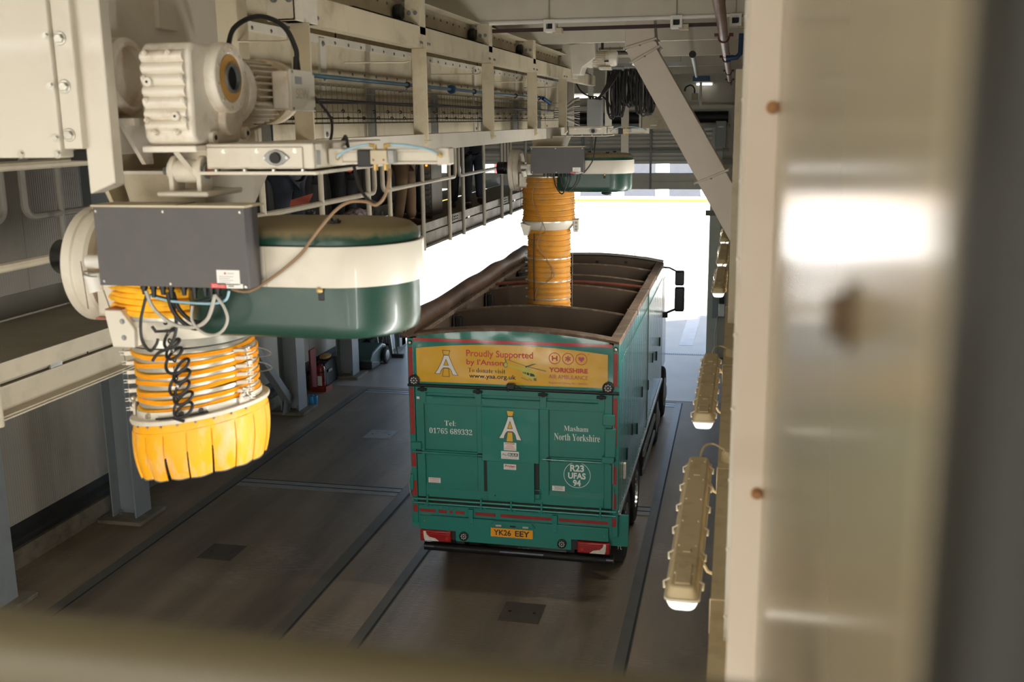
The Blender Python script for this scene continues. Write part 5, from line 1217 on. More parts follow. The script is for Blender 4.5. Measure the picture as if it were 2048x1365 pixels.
# ---------------------------------------------------------------- raised walkway on the left
mat('rail_paint', srgb(182, 172, 150), 0.42, var=0.05, dirt_or_sheen=srgb(120, 108, 84), damt=0.3, dscale=5)
mat('rail_mid', srgb(152, 145, 130), 0.45, var=0.06)
mat('rail_grey', srgb(128, 124, 114), 0.5, var=0.08)
mat('grating', srgb(150, 143, 124), 0.55, 0.4, var=0.1)
WX0, WX1, WZ = -5.62, -4.3, 4.31
t = thing('walkway', 'raised grating walkway with cream edge beam along the left side', 'walkway', (-4.95, 3.0, 4.07))
mat('beam_galv', srgb(136, 130, 118), 0.5, 0.2, var=0.2, vscale=9, dirt_or_sheen=srgb(90, 82, 68), damt=0.5, dscale=4)
for (ya, yb, m) in ((2.6, 9.6, 'rail_paint'), (9.61, 24.1, 'beam_galv')):
    MB().prism([(0, 0), (.10, 0), (.10, .012), (.012, .012), (.012, .183), (.10, .183), (.10, .195), (0, .195)], (WX1 - .10, ya, 4.075), (1, 0, 0), (0, 0, 1), (0, yb - ya, 0)).build('edge_beam', m, t)
    MB().box(WX1 - .10, WX1 + .02, ya, yb, 4.067, 4.077).build('beam_flange', m, t)
    MB().box(WX1 - .012, WX1, ya, yb, 4.30, 4.412).build('toe_board', m, t)
MB().box(WX0, WX0 + .1, 2.6, 24.1, 4.075, 4.27).build('edge_beam', 'rail_grey', t)
MB().box(WX0, WX0 + .012, 2.6, 24.1, 4.32, 4.50).build('toe_board', 'rail_grey', t)
for y in (5.7, 9.2, 12.7, 16.2, 19.7, 23.2):
    MB().box(WX0, WX1 - .1, y - .05, y + .05, 4.08, 4.26).build('cross_beam', 'rail_grey', t)
    MB().box(WX1 - .02, WX1 - .005, y - .06, y + .06, 4.265, 4.31).build('toe_clip', 'galv', t)
for k, (y0, y1) in enumerate(((2.6, 6.05), (6.07, 9.6), (9.62, 13.2), (13.22, 17.0), (17.02, 20.8), (20.82, 24.1))):
    m = MB()
    x = WX0 + .03
    while x < WX1 - .02:
        m.box(x, x + .005, y0, y1, WZ - .03, WZ); x += .036
    y = y0; i = 0
    st = .026 if k < 2 else .05
    while y < y1:
        m.box(WX0 + .03, WX1 - .02, y, y + (.011 if k < 2 else .02), WZ - .006, WZ + .002); y += st
    m.build('grating', 'grating', t)
for y in (15.35, 18.8):     # splice plates
    s = MB().box(WX1, WX1 + .012, y - .16, y + .16, 4.31, 4.40).build('splice_plate', 'beam_galv', t)
    for dy in (-.09, .0, .09):
        for z in (4.335, 4.375): MB().bolt((WX1 + .012, y + dy, z), (1, 0, 0), .011, .012).build('bolt', 'black', s)

def railing(x, y0, y1, posts, label, m, group='guard rails along the raised walkway', zt=5.57, zk=4.98, zb=4.07, r=.030):
    t = thing('guard_rail', label, 'railing', (x, (y0 + y1) / 2, 4.3), group)
    q = .10
    def loop(z0, z1):
        P = []
        P += arc((x, y1 - q, z1 - q), (0, 1, 0), (0, 0, 1), q, PI / 2, 0, 6)
        P += arc((x, y1 - q, z0 + q), (0, 1, 0), (0, 0, 1), q, 0, -PI / 2, 6)
        P += arc((x, y0 + q, z0 + q), (0, 1, 0), (0, 0, 1), q, -PI / 2, -PI, 6)
        P += arc((x, y0 + q, z1 - q), (0, 1, 0), (0, 0, 1), q, PI, PI / 2, 6)
        return P
    MB().tube(loop(zk, zt), r, 10, closed=True).build('handrail', m, t)
    for y in posts:
        MB().cyl((x, y, zb), (x, y, zt), r, seg=12).build('post', m, t)
        MB().box(x - .012, x + .012, y - .03, y + .03, zk - .03, zk + .03).build('post_joint', m, t, bevel=.006)
    return t
railing(WX1 + .03, 2.7, 11.72, (3.7, 5.08, 7.4, 8.74, 10.1, 11.5), 'cream guard rail with closed end loops, nearest length on the raised walkway', 'rail_paint', zb=4.05)
railing(WX1 + .03, 12.0, 15.3, (12.25, 13.62, 14.95), 'cream guard rail on the raised walkway in front of the khaki trousers', 'rail_paint', zb=4.05)
railing(WX1 + .03, 15.5, 18.7, (15.75, 17.1, 18.45), 'grey-cream guard rail on the raised walkway beside the louvred cabinet', 'rail_mid', zb=4.05)
railing(WX1 + .03, 18.95, 24.0, (19.2, 20.6, 22.0, 23.5), 'grey-cream guard rail on the raised walkway behind the far yellow hose', 'rail_mid', zb=4.05)
railing(WX0 - .03, 3.0, 7.05, (3.6, 5.2, 6.6), 'dark guard rail on the far side of the walkway with a rounded end loop', 'rail_grey', zk=5.08)
railing(WX0 - .03, 7.3, 9.4, (7.75, 9.1), 'dark guard rail on the far side of the walkway, left of the winch drum', 'rail_grey', zk=5.08)
# dark sheet added in place of the unlit space behind the people
MB().box(-6.0, -5.78, 9.6, 17.6, 4.3, 6.75).build('dark_backdrop', 'dark_wall', kind='structure')
MB().box(-5.775, -5.70, 8.2, 8.5, 4.3, 6.7).build('dark_post', 'rail_grey', label='dark steel post on the far side of the raised walkway', cat='post') if False else None

# cabinet with louvres and an amber lamp
t = thing('louvre_cabinet', 'grey louvred metal cabinet with a small amber lamp on the walkway', 'cabinet', (-5.0, 16.25, WZ + .003))
MB().box(-5.25, -4.86, 16.0, 16.6, WZ + .003, 5.35).build('cabinet_body', 'rail_grey', t, bevel=.008)
for i in range(11): MB().prism([(0, 0), (.03, .03), (.03, .035), (0, .06)], (-5.22, 16.0, WZ + .12 + i * .085), (0, -1, 0), (0, 0, 1), (.33, 0, 0)).build('louvre', 'rail_grey', t)
mat('amber', srgb(255, 170, 70), 0.4, emit=srgb(255, 160, 60), estr=.25)
MB().lathe([(.001, 0), (.02, 0), (.015, .03), (.001, .035)], (-4.93, 15.97, 5.12), (0, -1, 0), 14).build('amber_lamp', 'amber', t, label='lit amber lamp')
MB().tube(arc((-5.05, 15.98, 5.2), (1, 0, 0), (0, 0, 1), .09, PI, 2 * PI, 10), .012, 6).build('cable_loop', 'cable_black', t)
mat('gravel_print', srgb(120, 108, 104), 0.8, var=0.9, vscale=26)
MB().sphere((-4.53, 11.68, 4.56), .25, .72, 1.3, 1.0, 18, 10).shear(lambda c: (c.x + .02 * math.sin(c.z * 20), c.y, max(c.z, WZ + .003))).build('sack', 'gravel_print', label='speckled sack standing on the walkway behind the railing', cat='sack')

# ---------------------------------------------------------------- people on the walkway
mat('skin', srgb(196, 146, 120), 0.55, var=0.05)
mat('hair_dark', srgb(44, 34, 28), 0.8)
mat('cloth_navy', srgb(34, 40, 50), 0.9, var=0.1)
mat('cloth_black', srgb(22, 22, 24), 0.9, var=0.1)
mat('cloth_khaki', srgb(104, 82, 58), 0.9, var=0.08)
mat('cloth_orange', srgb(244, 84, 26), 0.75, var=0.06)
mat('cloth_grey', srgb(70, 70, 72), 0.9)
mat('boot', srgb(84, 66, 46), 0.7)
def skin_mesh(name, verts, edges, radii, m, parent, root=0, sub=2):
    org = V(ORG[parent.name])
    me = bpy.data.meshes.new(name); me.from_pydata([V(v) - org for v in verts], edges, []); me.update()
    o = bpy.data.objects.new(name, me); COL.objects.link(o); o.parent = parent; ORG[o.name] = org
    sk = o.modifiers.new('skin', 'SKIN'); sk.use_smooth_shade = True
    L = me.skin_vertices[0].data if me.skin_vertices else None
    if L is None:
        bpy.context.view_layer.objects.active = o
        bpy.ops.object.modifier_add(type='SKIN'); L = me.skin_vertices[0].data
    for i, r in enumerate(radii):
        L[i].radius = r if isinstance(r, tuple) else (r, r); L[i].use_root = (i == root)
    sb = o.modifiers.new('sub', 'SUBSURF'); sb.levels = sub; sb.render_levels = sub
    me.materials.append(MATS[m]); return o
def person(x, y, face, label, trousers, top, step=.10, hold=None, h=1.76):
    """standing figure; face = heading angle of the nose (0 = +X)"""
    t = thing('person', label, 'person', (x, y, WZ), 'people standing on the walkway')
    c, s = math.cos(face), math.sin(face); k = h / 1.76
    def P(f, l, z): return V((x + (f * c - l * s) * k, y + (f * s + l * c) * k, WZ + z * k))
    J = {}; vs = []; rd = []; ed = []
    def add(n, p, r, par=None):
        J[n] = len(vs); vs.append(p); rd.append(r)
        if par: ed.append((J[par], J[n]))
    add('pelvis', P(0, 0, .96), (.15, .11)); add('waist', P(0, 0, 1.10), (.135, .10), 'pelvis'); add('chest', P(.01, 0, 1.30), (.165, .12), 'waist')
    add('neckbase', P(0, 0, 1.47), (.075, .065), 'chest'); add('neck', P(.01, 0, 1.54), .055, 'neckbase')
    for sd, n in ((1, 'l'), (-1, 'r')):
        add('hip' + n, P(0, .09 * sd, .90), .095, 'pelvis'); add('knee' + n, P(.02 + step * sd * .4, .10 * sd, .50), .062, 'hip' + n)
        add('ankle' + n, P(-.02 + step * sd, .11 * sd, .09), .042, 'knee' + n); add('toe' + n, P(.16 + step * sd, .13 * sd, .035), .036, 'ankle' + n)
        add('sh' + n, P(0, .185 * sd, 1.43), .062, 'neckbase'); add('el' + n, P(-.03, .25 * sd, 1.14), .045, 'sh' + n)
        wr = P(.22, .10 * sd, 1.17)
        add('wr' + n, wr, .03, 'el' + n)
        hd = (wr - vs[J['el' + n]]).normalized()
        add('palm' + n, wr + hd * .07, (.036, .018), 'wr' + n)
    body = skin_mesh('body', vs, ed, rd, 'skin', t)
    # fingers and thumbs
    for sd, n in ((1, 'l'), (-1, 'r')):
        wr, pm = vs[J['wr' + n]], vs[J['palm' + n]]; d = (pm - wr).normalized()
        sidev = V((-s, c, 0)).cross(d).normalized() if abs(d.z) > .5 else V((0, 0, 1)); sidev = V((c, s, 0)) if abs(d.z) > .8 else sidev
        inn = V((s * sd, -c * sd, 0))
        m = MB()
        for q, ln in enumerate((.062, .072, .068, .052)):
            b0 = pm + d * .02 + sidev * (.027 - .018 * q)
            m.tube([b0, b0 + d * ln * .5 + inn * .006, b0 + d * ln * .85 + inn * .022], [.0085, .008, .006], 7)
        b0 = wr + d * .03 + sidev * .025
        m.tube([b0, b0 + sidev * .028 + d * .02, b0 + sidev * .034 + d * .05 + inn * .01], [.011, .0095, .007], 7)
        m.build('hand', 'skin', body)
    # head with face
    hc = P(.02, 0, 1.655)
    hdm = MB().sphere((0, 0, 0), .105 * k, .92, .76, 1.15, 20, 14)
    hdm.sphere((.098 * k, 0, -.012), .017, 1, .8, 1.4, 8, 6)
    for sd in (1, -1): hdm.sphere((0, .082 * k * sd, -.01), .026, .7, .35, 1.1, 8, 6)
    hdm.shear(lambda q: (hc.x + q.x * c - q.y * s, hc.y + q.x * s + q.y * c, hc.z + q.z)); hd_ = hdm.build('head', 'skin', t, ang=80)
    for sd in (1, -1): MB().sphere(P(.112, .034 * sd, 1.665), .011, u=10, v=6).build('eye', 'cloth_black', hd_)
    MB().box(-.002, .004, -.022, .022, -.004, .004).shear(lambda q: (hc.x + (q.x + .095) * c - q.y * s, hc.y + (q.x + .095) * s + q.y * c, hc.z - .055 + q.z)).build('mouth', srgb and 'copper_bolt', hd_)
    hr = MB().sphere((0, 0, 0), .112 * k, .93, .80, 1.12, 20, 14).shear(lambda q: (hc.x + (q.x - .012) * c - q.y * s, hc.y + (q.x - .012) * s + q.y * c, hc.z + max(q.z, .03 - .4 * max(0, -q.x - .02)) + .012)).build('hair', 'hair_dark', hd_, ang=80)
    # clothes
    idx = ['pelvis', 'hipl', 'kneel', 'anklel', 'hipr', 'kneer', 'ankler']
    mp = {n: i for i, n in enumerate(idx)}
    skin_mesh('trousers', [vs[J['pelvis']] + V((0, 0, .04))] + [vs[J[n]] for n in idx[1:]], [(0, 1), (1, 2), (2, 3), (0, 4), (4, 5), (5, 6)], [(.175, .135), .118, .088, .078, .118, .088, .078], trousers, t)
    ia = ['pelvis', 'waist', 'chest', 'neckbase', 'shl', 'ell', 'wrl', 'shr', 'elr', 'wrr']
    skin_mesh('jacket', [vs[J['pelvis']] + V((0, 0, -.12))] + [vs[J[n]] for n in ia[1:]], [(0, 1), (1, 2), (2, 3), (3, 4), (4, 5), (5, 6), (3, 7), (7, 8), (8, 9)], [(.20, .16), (.175, .14), (.195, .15), (.095, .085), .085, .066, .05, .085, .066, .05], top, t)
    for n in ('l', 'r'):
        a, b = vs[J['ankle' + n]], vs[J['toe' + n]]
        bt_ = MB().tube([a + V((-.05 * c, -.05 * s, -.03)), a + V((0, 0, -.03)), (a + b) / 2 + V((0, 0, -.008)), b], [.052, .056, .048, .036], 12).shear(lambda q: (q.x, q.y, max(q.z, WZ + .003))).build('boot', 'boot', t)
    return t
person(-4.75, 10.35, -.3, 'person in dark navy trousers and grey top nearest the camera on the walkway', 'cloth_navy', 'cloth_grey', .06)
person(-4.85, 12.15, -.2, 'person in an orange hi-vis jacket and black trousers on the walkway', 'cloth_black', 'cloth_orange', .04)
person(-4.95, 11.2, .3, 'person in black trousers and black jacket between the navy and orange clothes', 'cloth_black', 'cloth_black', .05)
person(-4.80, 14.45, -.2, 'person in khaki trousers standing on the walkway behind the railing', 'cloth_khaki', 'cloth_black', .05)
person(-4.95, 15.35, -.2, 'person in black clothes standing just behind the khaki trousers', 'cloth_black', 'cloth_black', .07)
person(-4.80, 17.55, -1.2, 'person in dark clothes standing with legs apart past the louvred cabinet', 'cloth_black', 'cloth_black', .16)
person(-4.85, 18.65, -1.3, 'person in dark clothes, last one along the walkway', 'cloth_navy', 'cloth_black', .10)
f = thing('folder', 'dull red folder held low beside the navy trousers', 'folder', (-4.52, 10.2, 4.9))
MB().prism([(0, 0), (.22, .06), (.27, .16), (.02, .09)], (-4.60, 10.02, 4.93), (1, 0, 0), (0, 0, 1), (0, .015, 0)).build('cover', mat('folder_red', srgb(150, 66, 48), 0.6), f)
# ---------------------------------------------------------------- right side: panels beside the camera
mat('panel_dark', srgb(36, 36, 32), 0.6, var=0.05)
mat('rust_bolt', srgb(150, 108, 66), 0.7, var=0.2, vscale=60)
mat('bolt_dark', srgb(84, 66, 44), 0.8)
mat('panel_side', srgb(206, 192, 174), 0.5, var=0.02)
def P_(y): return .0665 - .0105 * (2.1 - y)
t = thing('cladding_panel', 'glossy cream cladding panel running past the right of the camera', 'wall panel', (.2, 1.2, 0))
MB().prism([(P_(2.1), 2.1), (P_(.262), .262), (.9, .262), (.9, 2.1)], (0, 0, 0.0), (1, 0, 0), (0, 1, 0), (0, 0, 6.99)).build('panel', 'cream_gloss', t)
MB().box(.0035, .068, 2.10, 2.112, 0.0, 6.99).build('end_flange', 'panel_side', t, bevel=.003)
b = []
for z in (5.82 - .79, 5.82, 5.82 + .79, 5.82 - 1.58): MB().bolt((.0545, 2.10, z), (0, -1, 0), .009, .014).build('bolt', 'rust_bolt', t)
MB().bolt((P_(.46), .46, 5.715), (-1, 0, 0), .011, .010).build('bolt', 'bolt_dark', t)
t = thing('edge_panel', 'narrow cream cladding edge with a row of small bolts beyond the glossy panel', 'wall panel', (.1, 3.4, 0))
MB().box(-.006, .9, 3.3, 3.33, 0, 6.99).build('flange', 'cream', t, bevel=.004)
MB().box(.012, .9, 3.33, 3.58, 0, 6.99).build('return', 'cream', t)
for i in range(17): MB().bolt((-.0005, 3.30, 3.6 + i * .245 + .05), (-.3, -1, 0), .0055, .007).build('bolt', 'cream', t)
MB().box(P_(.25), .9, .20, .255, 0, 6.99).build('dark_door_frame', 'panel_dark', label='dark frame edge at the far right, closest to the camera', cat='frame', bevel=.004)
# handrail of the platform the camera stands on
mat('rail_shaded', srgb(92, 84, 60), 0.5, var=0.06)  # rail colour darkened to hold shade from whoever stands at the camera
t = thing('platform_rail', 'blurred cream handrail across the bottom of the view, just below the camera', 'railing', (-.3, .5, 5.4))
MB().tube([(-2.2, .515, 5.468), (.045, .515, 5.468)], .031, 14).build('handrail', 'rail_shaded', t)
MB().box(-2.2, .045, .50, .53, 4.45, 4.6).build('toe_board', 'rail_shaded', t)
for x in (-2.1, -.95, .02): MB().cyl((x, .515, 4.4), (x, .515, 5.468), .022, seg=12).build('post', 'rail_shaded', t)
MB().tube([(-2.2, .515, 4.95), (.045, .515, 4.95)], .022, 12).build('knee_rail', 'rail_shaded', t)
MB().box(-2.3, .04, -2.4, .55, 4.34, 4.40).build('floor_platform', 'rail_grey', kind='structure')

# trunking with weatherproof strip lamps
mat('lamp_back', srgb(206, 188, 148), 0.5, var=0.05, dirt_or_sheen=srgb(120, 100, 64), damt=0.4, dscale=8)
mat('lamp_lens', srgb(255, 250, 238), 0.3, emit=(1.0, 0.93, 0.80, 1), estr=0.35)
mat('lamp_rim', srgb(216, 206, 182), 0.4)
def tx(y): return -.033 - .0068 * y
t = thing('cable_trunking', 'tan cable trunking carrying the strip lamps along the right wall', 'trunking', (0, 10, 3.92))
MB().hexa([(tx(1), 1, 3.92), (tx(1) + .14, 1, 3.92), (tx(21) + .14, 21, 3.92), (tx(21), 21, 3.92), (tx(1), 1, 4.05), (tx(1) + .14, 1, 4.05), (tx(21) + .14, 21, 4.05), (tx(21), 21, 4.05)]).build('trunking_body', 'lamp_back', t)
for y in (3.6, 5.1, 7.4, 9.8, 12.2): MB().box(tx(y) - .004, tx(y) + .15, y, y + .012, 3.915, 4.055).build('joint_cover', 'lamp_back', t)
LY = [(3.62, 5.22), (6.0, 7.7), (10.75, 12.45), (13.0, 14.8), (15.4, 17.1)]
LN = ['nearest strip lamp on the right wall trunking, pale lens lit at its near end', 'strip lamp on the right wall trunking, second from the camera', 'strip lamp on the right wall trunking, third from the camera beside the doorway', 'strip lamp on the right wall trunking, fourth from the camera', 'strip lamp on the right wall trunking, farthest from the camera']
def strip_lamp(y0, y1, label):
    xc = -.165 - .004 * (y0 - 3.7); z = 4.03
    t = thing('strip_lamp', label, 'lamp', (xc, (y0 + y1) / 2, z - .08), 'strip lamps on the right wall trunking')
    w, q = .062, .028
    def ring(y, s, zz): return None
    def tray(za, zb, wa, wb, ins_a, ins_b):
        m = MB(); R = []
        for zz, ww, ins in ((za, wa, ins_a), (zb, wb, ins_b)):
            P = []
            for (sx, sy, a0) in ((1, 1, 0), (-1, 1, PI / 2), (-1, -1, PI), (1, -1, 3 * PI / 2)):
                for k in range(5):
                    a = a0 + PI / 2 * k / 4
                    P.append(V((xc + sx * (ww - q) + q * math.cos(a), ((y1 - ins - q) if sy > 0 else (y0 + ins + q)) + q * math.sin(a), zz)))
            R.append(P)
        return m.rings(R)
    MB_b = tray(z, z + .045, w, w - .014, 0, .02).build('housing', 'lamp_back', t, bevel=.006)
    tray(z - .008, z + .004, w + .006, w + .006, -.006, -.006).build('rim', 'lamp_rim', t, bevel=.002)
    tray(z - .055, z - .008, w - .016, w + .002, .02, 0).build('lens', 'lamp_lens', t, bevel=.012, label='lit white lens')
    MB().box(xc - .03, xc + .03, y0 + .04, y0 + .22, z + .044, z + .052).build('end_recess', 'lamp_back', t, bevel=.006)
    n = 6
    for i in range(n):
        y = y0 + .12 + (y1 - y0 - .24) * i / (n - 1)
        for s in (-1, 1):
            MB().tube([(xc + s * (w + .012), y, z - .012), (xc + s * (w + .014), y, z + .016), (xc + s * (w - .02), y + .012, z + .03), (xc + s * (w - .03), y + .015, z + .05)], .005, 5).build('lens_clip', 'lamp_rim', t)
    for y in (y0 + .36, y1 - .3):
        MB().tube([(xc, y, z + .045), (xc + .05, y, z + .03), (xc + .085, y - .02, z - .03), (tx(y) + .005, y - .02, z - .04)], .007, 6).build('bracket_arm', 'lamp_back', t)
        MB().box(xc - .015, xc + .015, y - .02, y + .02, z + .042, z + .052).build('bracket_foot', 'lamp_back', t)
    MB().tube(spline([(xc, y1 - .01, z + .02), (xc + .02, y1 + .10, z + .06), (xc + .07, y1 + .16, z + .06), (tx(y1) + .06, y1 + .05, z + .05)], 6), .006, 6).build('supply_cable', 'lamp_back', t)
    MB().lathe([(.001, 0), (.055, 0), (.055, .04), (.04, .055), (.001, .06)], (tx(y1) + .07, y1 + .02, 4.05), (0, 0, 1), 20).build('junction_box', 'lamp_back', t)
    return t
for (a, b), l in zip(LY, LN): strip_lamp(a, b, l)

# cream column standing at the edge of the right wall
MB().box(-.075, .13, 9.0, 9.3, 0, 6.2).build('wall_column', 'cream_dusty', kind='structure')
# square-section chute coming down from the roof
t = thing('diagonal_chute', 'large cream square chute slanting down from the roof to the right wall', 'chute', (-.3, 11.1, 4.45))
mat('chute_paint', srgb(226, 215, 200), 0.5, var=0.03)
Y0, Y1 = 11.0, 11.38
def seg(P, n): MB().prism(P, (0, Y0, 0), (1, 0, 0), (0, 0, 1), (0, Y1 - Y0, 0)).build(n, 'chute_paint', t, bevel=.005)
seg([(-1.223, 6.995), (-.941, 6.995), (-.913, 6.602), (-1.220, 6.530)], 'inlet_section'); seg([(-1.220, 6.530), (-.913, 6.602), (-.881, 6.532), (-1.151, 6.384)], 'bend_section')
seg([(-1.135, 6.373), (-.897, 6.512), (-.158, 5.269), (-.441, 5.156)], 'upper_section'); seg([(-.441, 5.146), (-.158, 5.259), (.12, 4.774), (.12, 4.42), (.02, 4.34)], 'lower_section')
for (a, b) in (((-1.235, 6.515), (-.893, 6.611)), ((-1.166, 6.369), (-.861, 6.536)), ((-.482, 5.137), (-.133, 5.281))):
    fl = MB().beam((a[0], Y0 + .19, a[1]), (b[0], Y0 + .19, b[1]), .44, .022, (0, 0, 1)).build('joint_flange', 'cream', t, bevel=.003)
    for k in (.06, .5, .94):
        p = V((a[0] + (b[0] - a[0]) * k, Y0 - .03, a[1] + (b[1] - a[1]) * k)); MB().bolt(p + V((0, 0, -.012)), (0, 0, -1), .009, .012).build('bolt', 'galv_dull', fl)
# copper-coloured downpipe under the roof
mat('copper_pipe', srgb(142, 104, 88), 0.45, 0.3, var=0.15, vscale=10, dirt_or_sheen=srgb(190, 170, 156), damt=0.5, dscale=20)
mat('clamp_red', srgb(96, 30, 24), 0.5)
t = thing('copper_pipe', 'long copper-coloured pipe hung under the roof on the right', 'pipe', (-.22, 13, 6.48))
MB().cyl((-.155, 4.0, 6.525), (-.30, 23, 6.525), .040, seg=20).build('pipe', 'copper_pipe', t)
for y in (9.9, 13.3, 17.2, 21.0):
    x = -.155 - .145 * (y - 4) / 19
    c = MB().tube(arc((x, y, 6.525), (1, 0, 0), (0, 0, 1), .046, PI * .95, 2.05 * PI, 14), .009, 6).build('pipe_clamp', 'clamp_red', t)
    MB().box(x - .085, x - .045, y - .012, y + .012, 6.53, 6.56).box(x + .045, x + .085, y - .012, y + .012, 6.53, 6.56).box(x - .006, x + .006, y - .006, y + .006, 6.565, 6.995).build('clamp_ear', 'clamp_red', c, kind='stuff')
MB().lathe([(.045, 0), (.045, .06)], (-.22, 12.5, 6.525), (0, 1, 0), 20).build('pipe_sleeve', 'copper_pipe', t)
t = thing('grey_pipe', 'short thin grey pipe with a dark open end beside the copper pipe', 'pipe', (-.7, 15, 6.5))
MB().cyl((-.62, 12.9, 6.555), (-.86, 19.6, 6.555), .03, seg=16).build('pipe', 'galv_dull', t)
MB().lathe([(.028, 0), (.042, 0), (.042, .06), (.028, .06)], (-.62, 12.86, 6.555), (0, 1, 0), 18).build('end_collar', 'black', t)
MB().box(-.92, -.62, 19.4, 19.7, 6.46, 6.56).build('blue_bracket', 'blue_valve', t)
t = thing('blue_pipe_elbow', 'dark blue pipe elbow against the right wall near the copper pipe', 'pipe', (-.1, 11.3, 6.4))
MB().tube([(-.05, 11.3, 6.66), (-.055, 11.3, 6.46), (-.09, 11.3, 6.42), (-.20, 11.3, 6.41)], .026, 12).lathe([(.03, 0), (.034, 0), (.034, .05), (.03, .05)], (-.2, 11.3, 6.41), (1, 0, 0), 16).build('elbow', 'blue_valve', t)

# square hollow brackets hung from the first purlin
for i, (x, lab) in enumerate(((-1.855, 'pale square hollow bracket under the roof, furthest left of three'), (-.645, 'pale square hollow bracket under the roof, the middle one left of the copper pipe'), (-.103, 'pale square hollow bracket under the roof, right of the copper pipe'))):
    y, z = 10.12, 6.695
    t = thing('square_bracket', lab, 'bracket', (x, y, z - .06), 'square hollow brackets under the roof')
    MB().rings([[V((x + sx * q, yy, z + sz * q)) for (sx, sz) in ((-1, -1), (1, -1), (1, 1), (-1, 1))] for (q, yy) in ((.032, y + .2), (.055, y + .2), (.055, y), (.032, y))], closed=True).build('hollow_section', 'white_paint', t)
    MB().box(x - .032, x + .032, y + .10, y + .11, z - .032, z + .032).build('dark_inside', 'black', t)
    MB().cyl((x, y + .02, z + .055), (x, y + .02, 7.0), .006, seg=8).build('hanger_rod', 'zinc', t)
    MB().box(x + .02, x + .11, y + .06, y + .18, z - .07, z - .02).build('clamp_plate', 'cream_dusty', t)
t = thing('conduit', 'thin pale conduit running along the first purlin', 'conduit', (-1.9, 10.15, 6.7))
MB().cyl((-3.3, 10.16, 6.735), (-.05, 10.16, 6.735), .02, seg=10).build('pipe', 'white_paint', t)
MB().box(-2.95, -.2, 10.28, 10.31, 6.655, 6.69).build('red_beam', mat('maroon', srgb(58, 34, 30), 0.6), label='dark maroon bar behind the square hollow brackets', cat='bar')
# small equipment on the far jamb
t = thing('isolator_box', 'white isolator box beside the right side of the doorway', 'switch box', (-.35, 24.9, 1.2))
MB().box(-.58, -.2, 25.02, 25.1, 1.05, 1.75).build('back_plate', 'steel_bluegray', t)
MB().box(-.43, -.29, 24.9, 25.02, 1.12, 1.42).build('enclosure', 'white_paint', t, bevel=.01)
MB().box(-.42, -.30, 24.93, 25.02, 1.42, 1.6).build('switch', 'black', t, bevel=.01)
MB().tube(spline([(-.45, 24.98, 1.1), (-.5, 24.98, .6), (-.47, 24.98, .2), (-.4, 24.98, .02)], 5), .012, 6).build('cable', 'cable_grey', t)
mat('cable_tan', srgb(186, 168, 138), 0.7, var=0.2, vscale=30)
MB().hexa([(tx(9.4) + .01, 9.36, 3.7), (tx(9.4) + .16, 9.36, 3.7), (tx(9.4) + .16, 9.6, 3.7), (tx(9.4) + .01, 9.6, 3.7), (tx(9.4) + .01, 9.36, 4.12), (tx(9.4) + .16, 9.36, 4.12), (tx(9.4) + .16, 9.6, 4.12), (tx(9.4) + .01, 9.6, 4.12)]).build('pale_block', 'cable_tan', label='pale dusty block clamped to the trunking beside the wall column', cat='block') if False else None
t = thing('jamb_cabinet', 'grey cabinet fixed high beside the right side of the doorway', 'cabinet', (-.4, 24.9, 5.4))
MB().box(-.62, -.38, 24.8, 25.1, 5.15, 5.75).build('enclosure', 'steel_gray', t, bevel=.01)
MB().box(-.56, -.44, 24.795, 24.8, 5.6, 5.63).build('label_strip', 'white_paint', t)
for i, z in enumerate((4.75, 3.55)):
    MB().box(-.8, .13, 24.85, 25.0, z, z + .12).build('wall_rail', 'rail_grey', label=['grey horizontal wall rail beside the doorway at lintel height', 'grey horizontal wall rail beside the doorway, lower one'][i], cat='rail', group='wall rails by the doorway')

# unseen battens added behind and above the camera to light the near machine
FILL_BATTENS = [(-1.3, -1.5), (-4.6, -1.5), (-1.3, -5.0), (-4.6, -5.0), (-7.6, -3.0)]
for i, (x, y) in enumerate(FILL_BATTENS):
    t = thing('fill_batten', 'added unseen fill batten under the roof behind the camera', 'lamp', (x, y, 6.72), 'added fill battens behind the camera')
    MB().box(x - .75, x + .75, y - .06, y + .06, 6.78, 6.84).build('body', 'white_paint', t); MB().box(x - .74, x + .74, y - .05, y + .05, 6.72, 6.78).build('diffuser', 'lamp_lens', t, bevel=.02)
    MB().cyl((x - .5, y, 6.84), (x - .5, y, 7.0), .008).cyl((x + .5, y, 6.84), (x + .5, y, 7.0), .008).build('hanger', 'zinc', t, kind='stuff')
# ---------------------------------------------------------------- far end of the bay
mat('shutter', srgb(200, 196, 186), 0.45, 0.2, var=0.04)
mat('tube_light', srgb(255, 252, 244), 0.3, emit=(1, .97, .92, 1), estr=.6)
t = thing('roller_shutter', 'grey roller shutter over the doorway with a bright clear strip', 'roller shutter', (-4.5, 25.25, 4.15))
m = MB()
poly = []
for i in range(9):
    z = 4.75 + i * .095
    poly += [(0, z), (-.02, z + .02), (-.02, z + .07), (0, z + .09)]
m.prism(poly + [(.02, poly[-1][1]), (.02, 4.75)], (-8.62, 25.28, 0), (0, 1, 0), (0, 0, 1), (8.18, 0, 0)).build('curtain', 'shutter', t)
MB().box(-8.62, -.44, 25.2, 25.42, 4.33, 4.535).box(-8.62, -.44, 25.15, 25.42, 4.15, 4.33).build('bottom_beam', 'shutter', t)
for x in (-3.78, -3.58, -2.14): MB().box(x - .025, x + .025, 25.12, 25.18, 4.15, 5.62).build('guide_strut', 'steel_gray', t)
for x in (-5.4, -7.2): MB().box(x - .03, x + .03, 25.22, 25.3, 4.5, 4.8).build('mullion', 'steel_gray', t)
MB().box(-8.62, -.3, 24.85, 25.25, 5.60, 5.66).build('shutter_shelf', 'steel_gray', t)
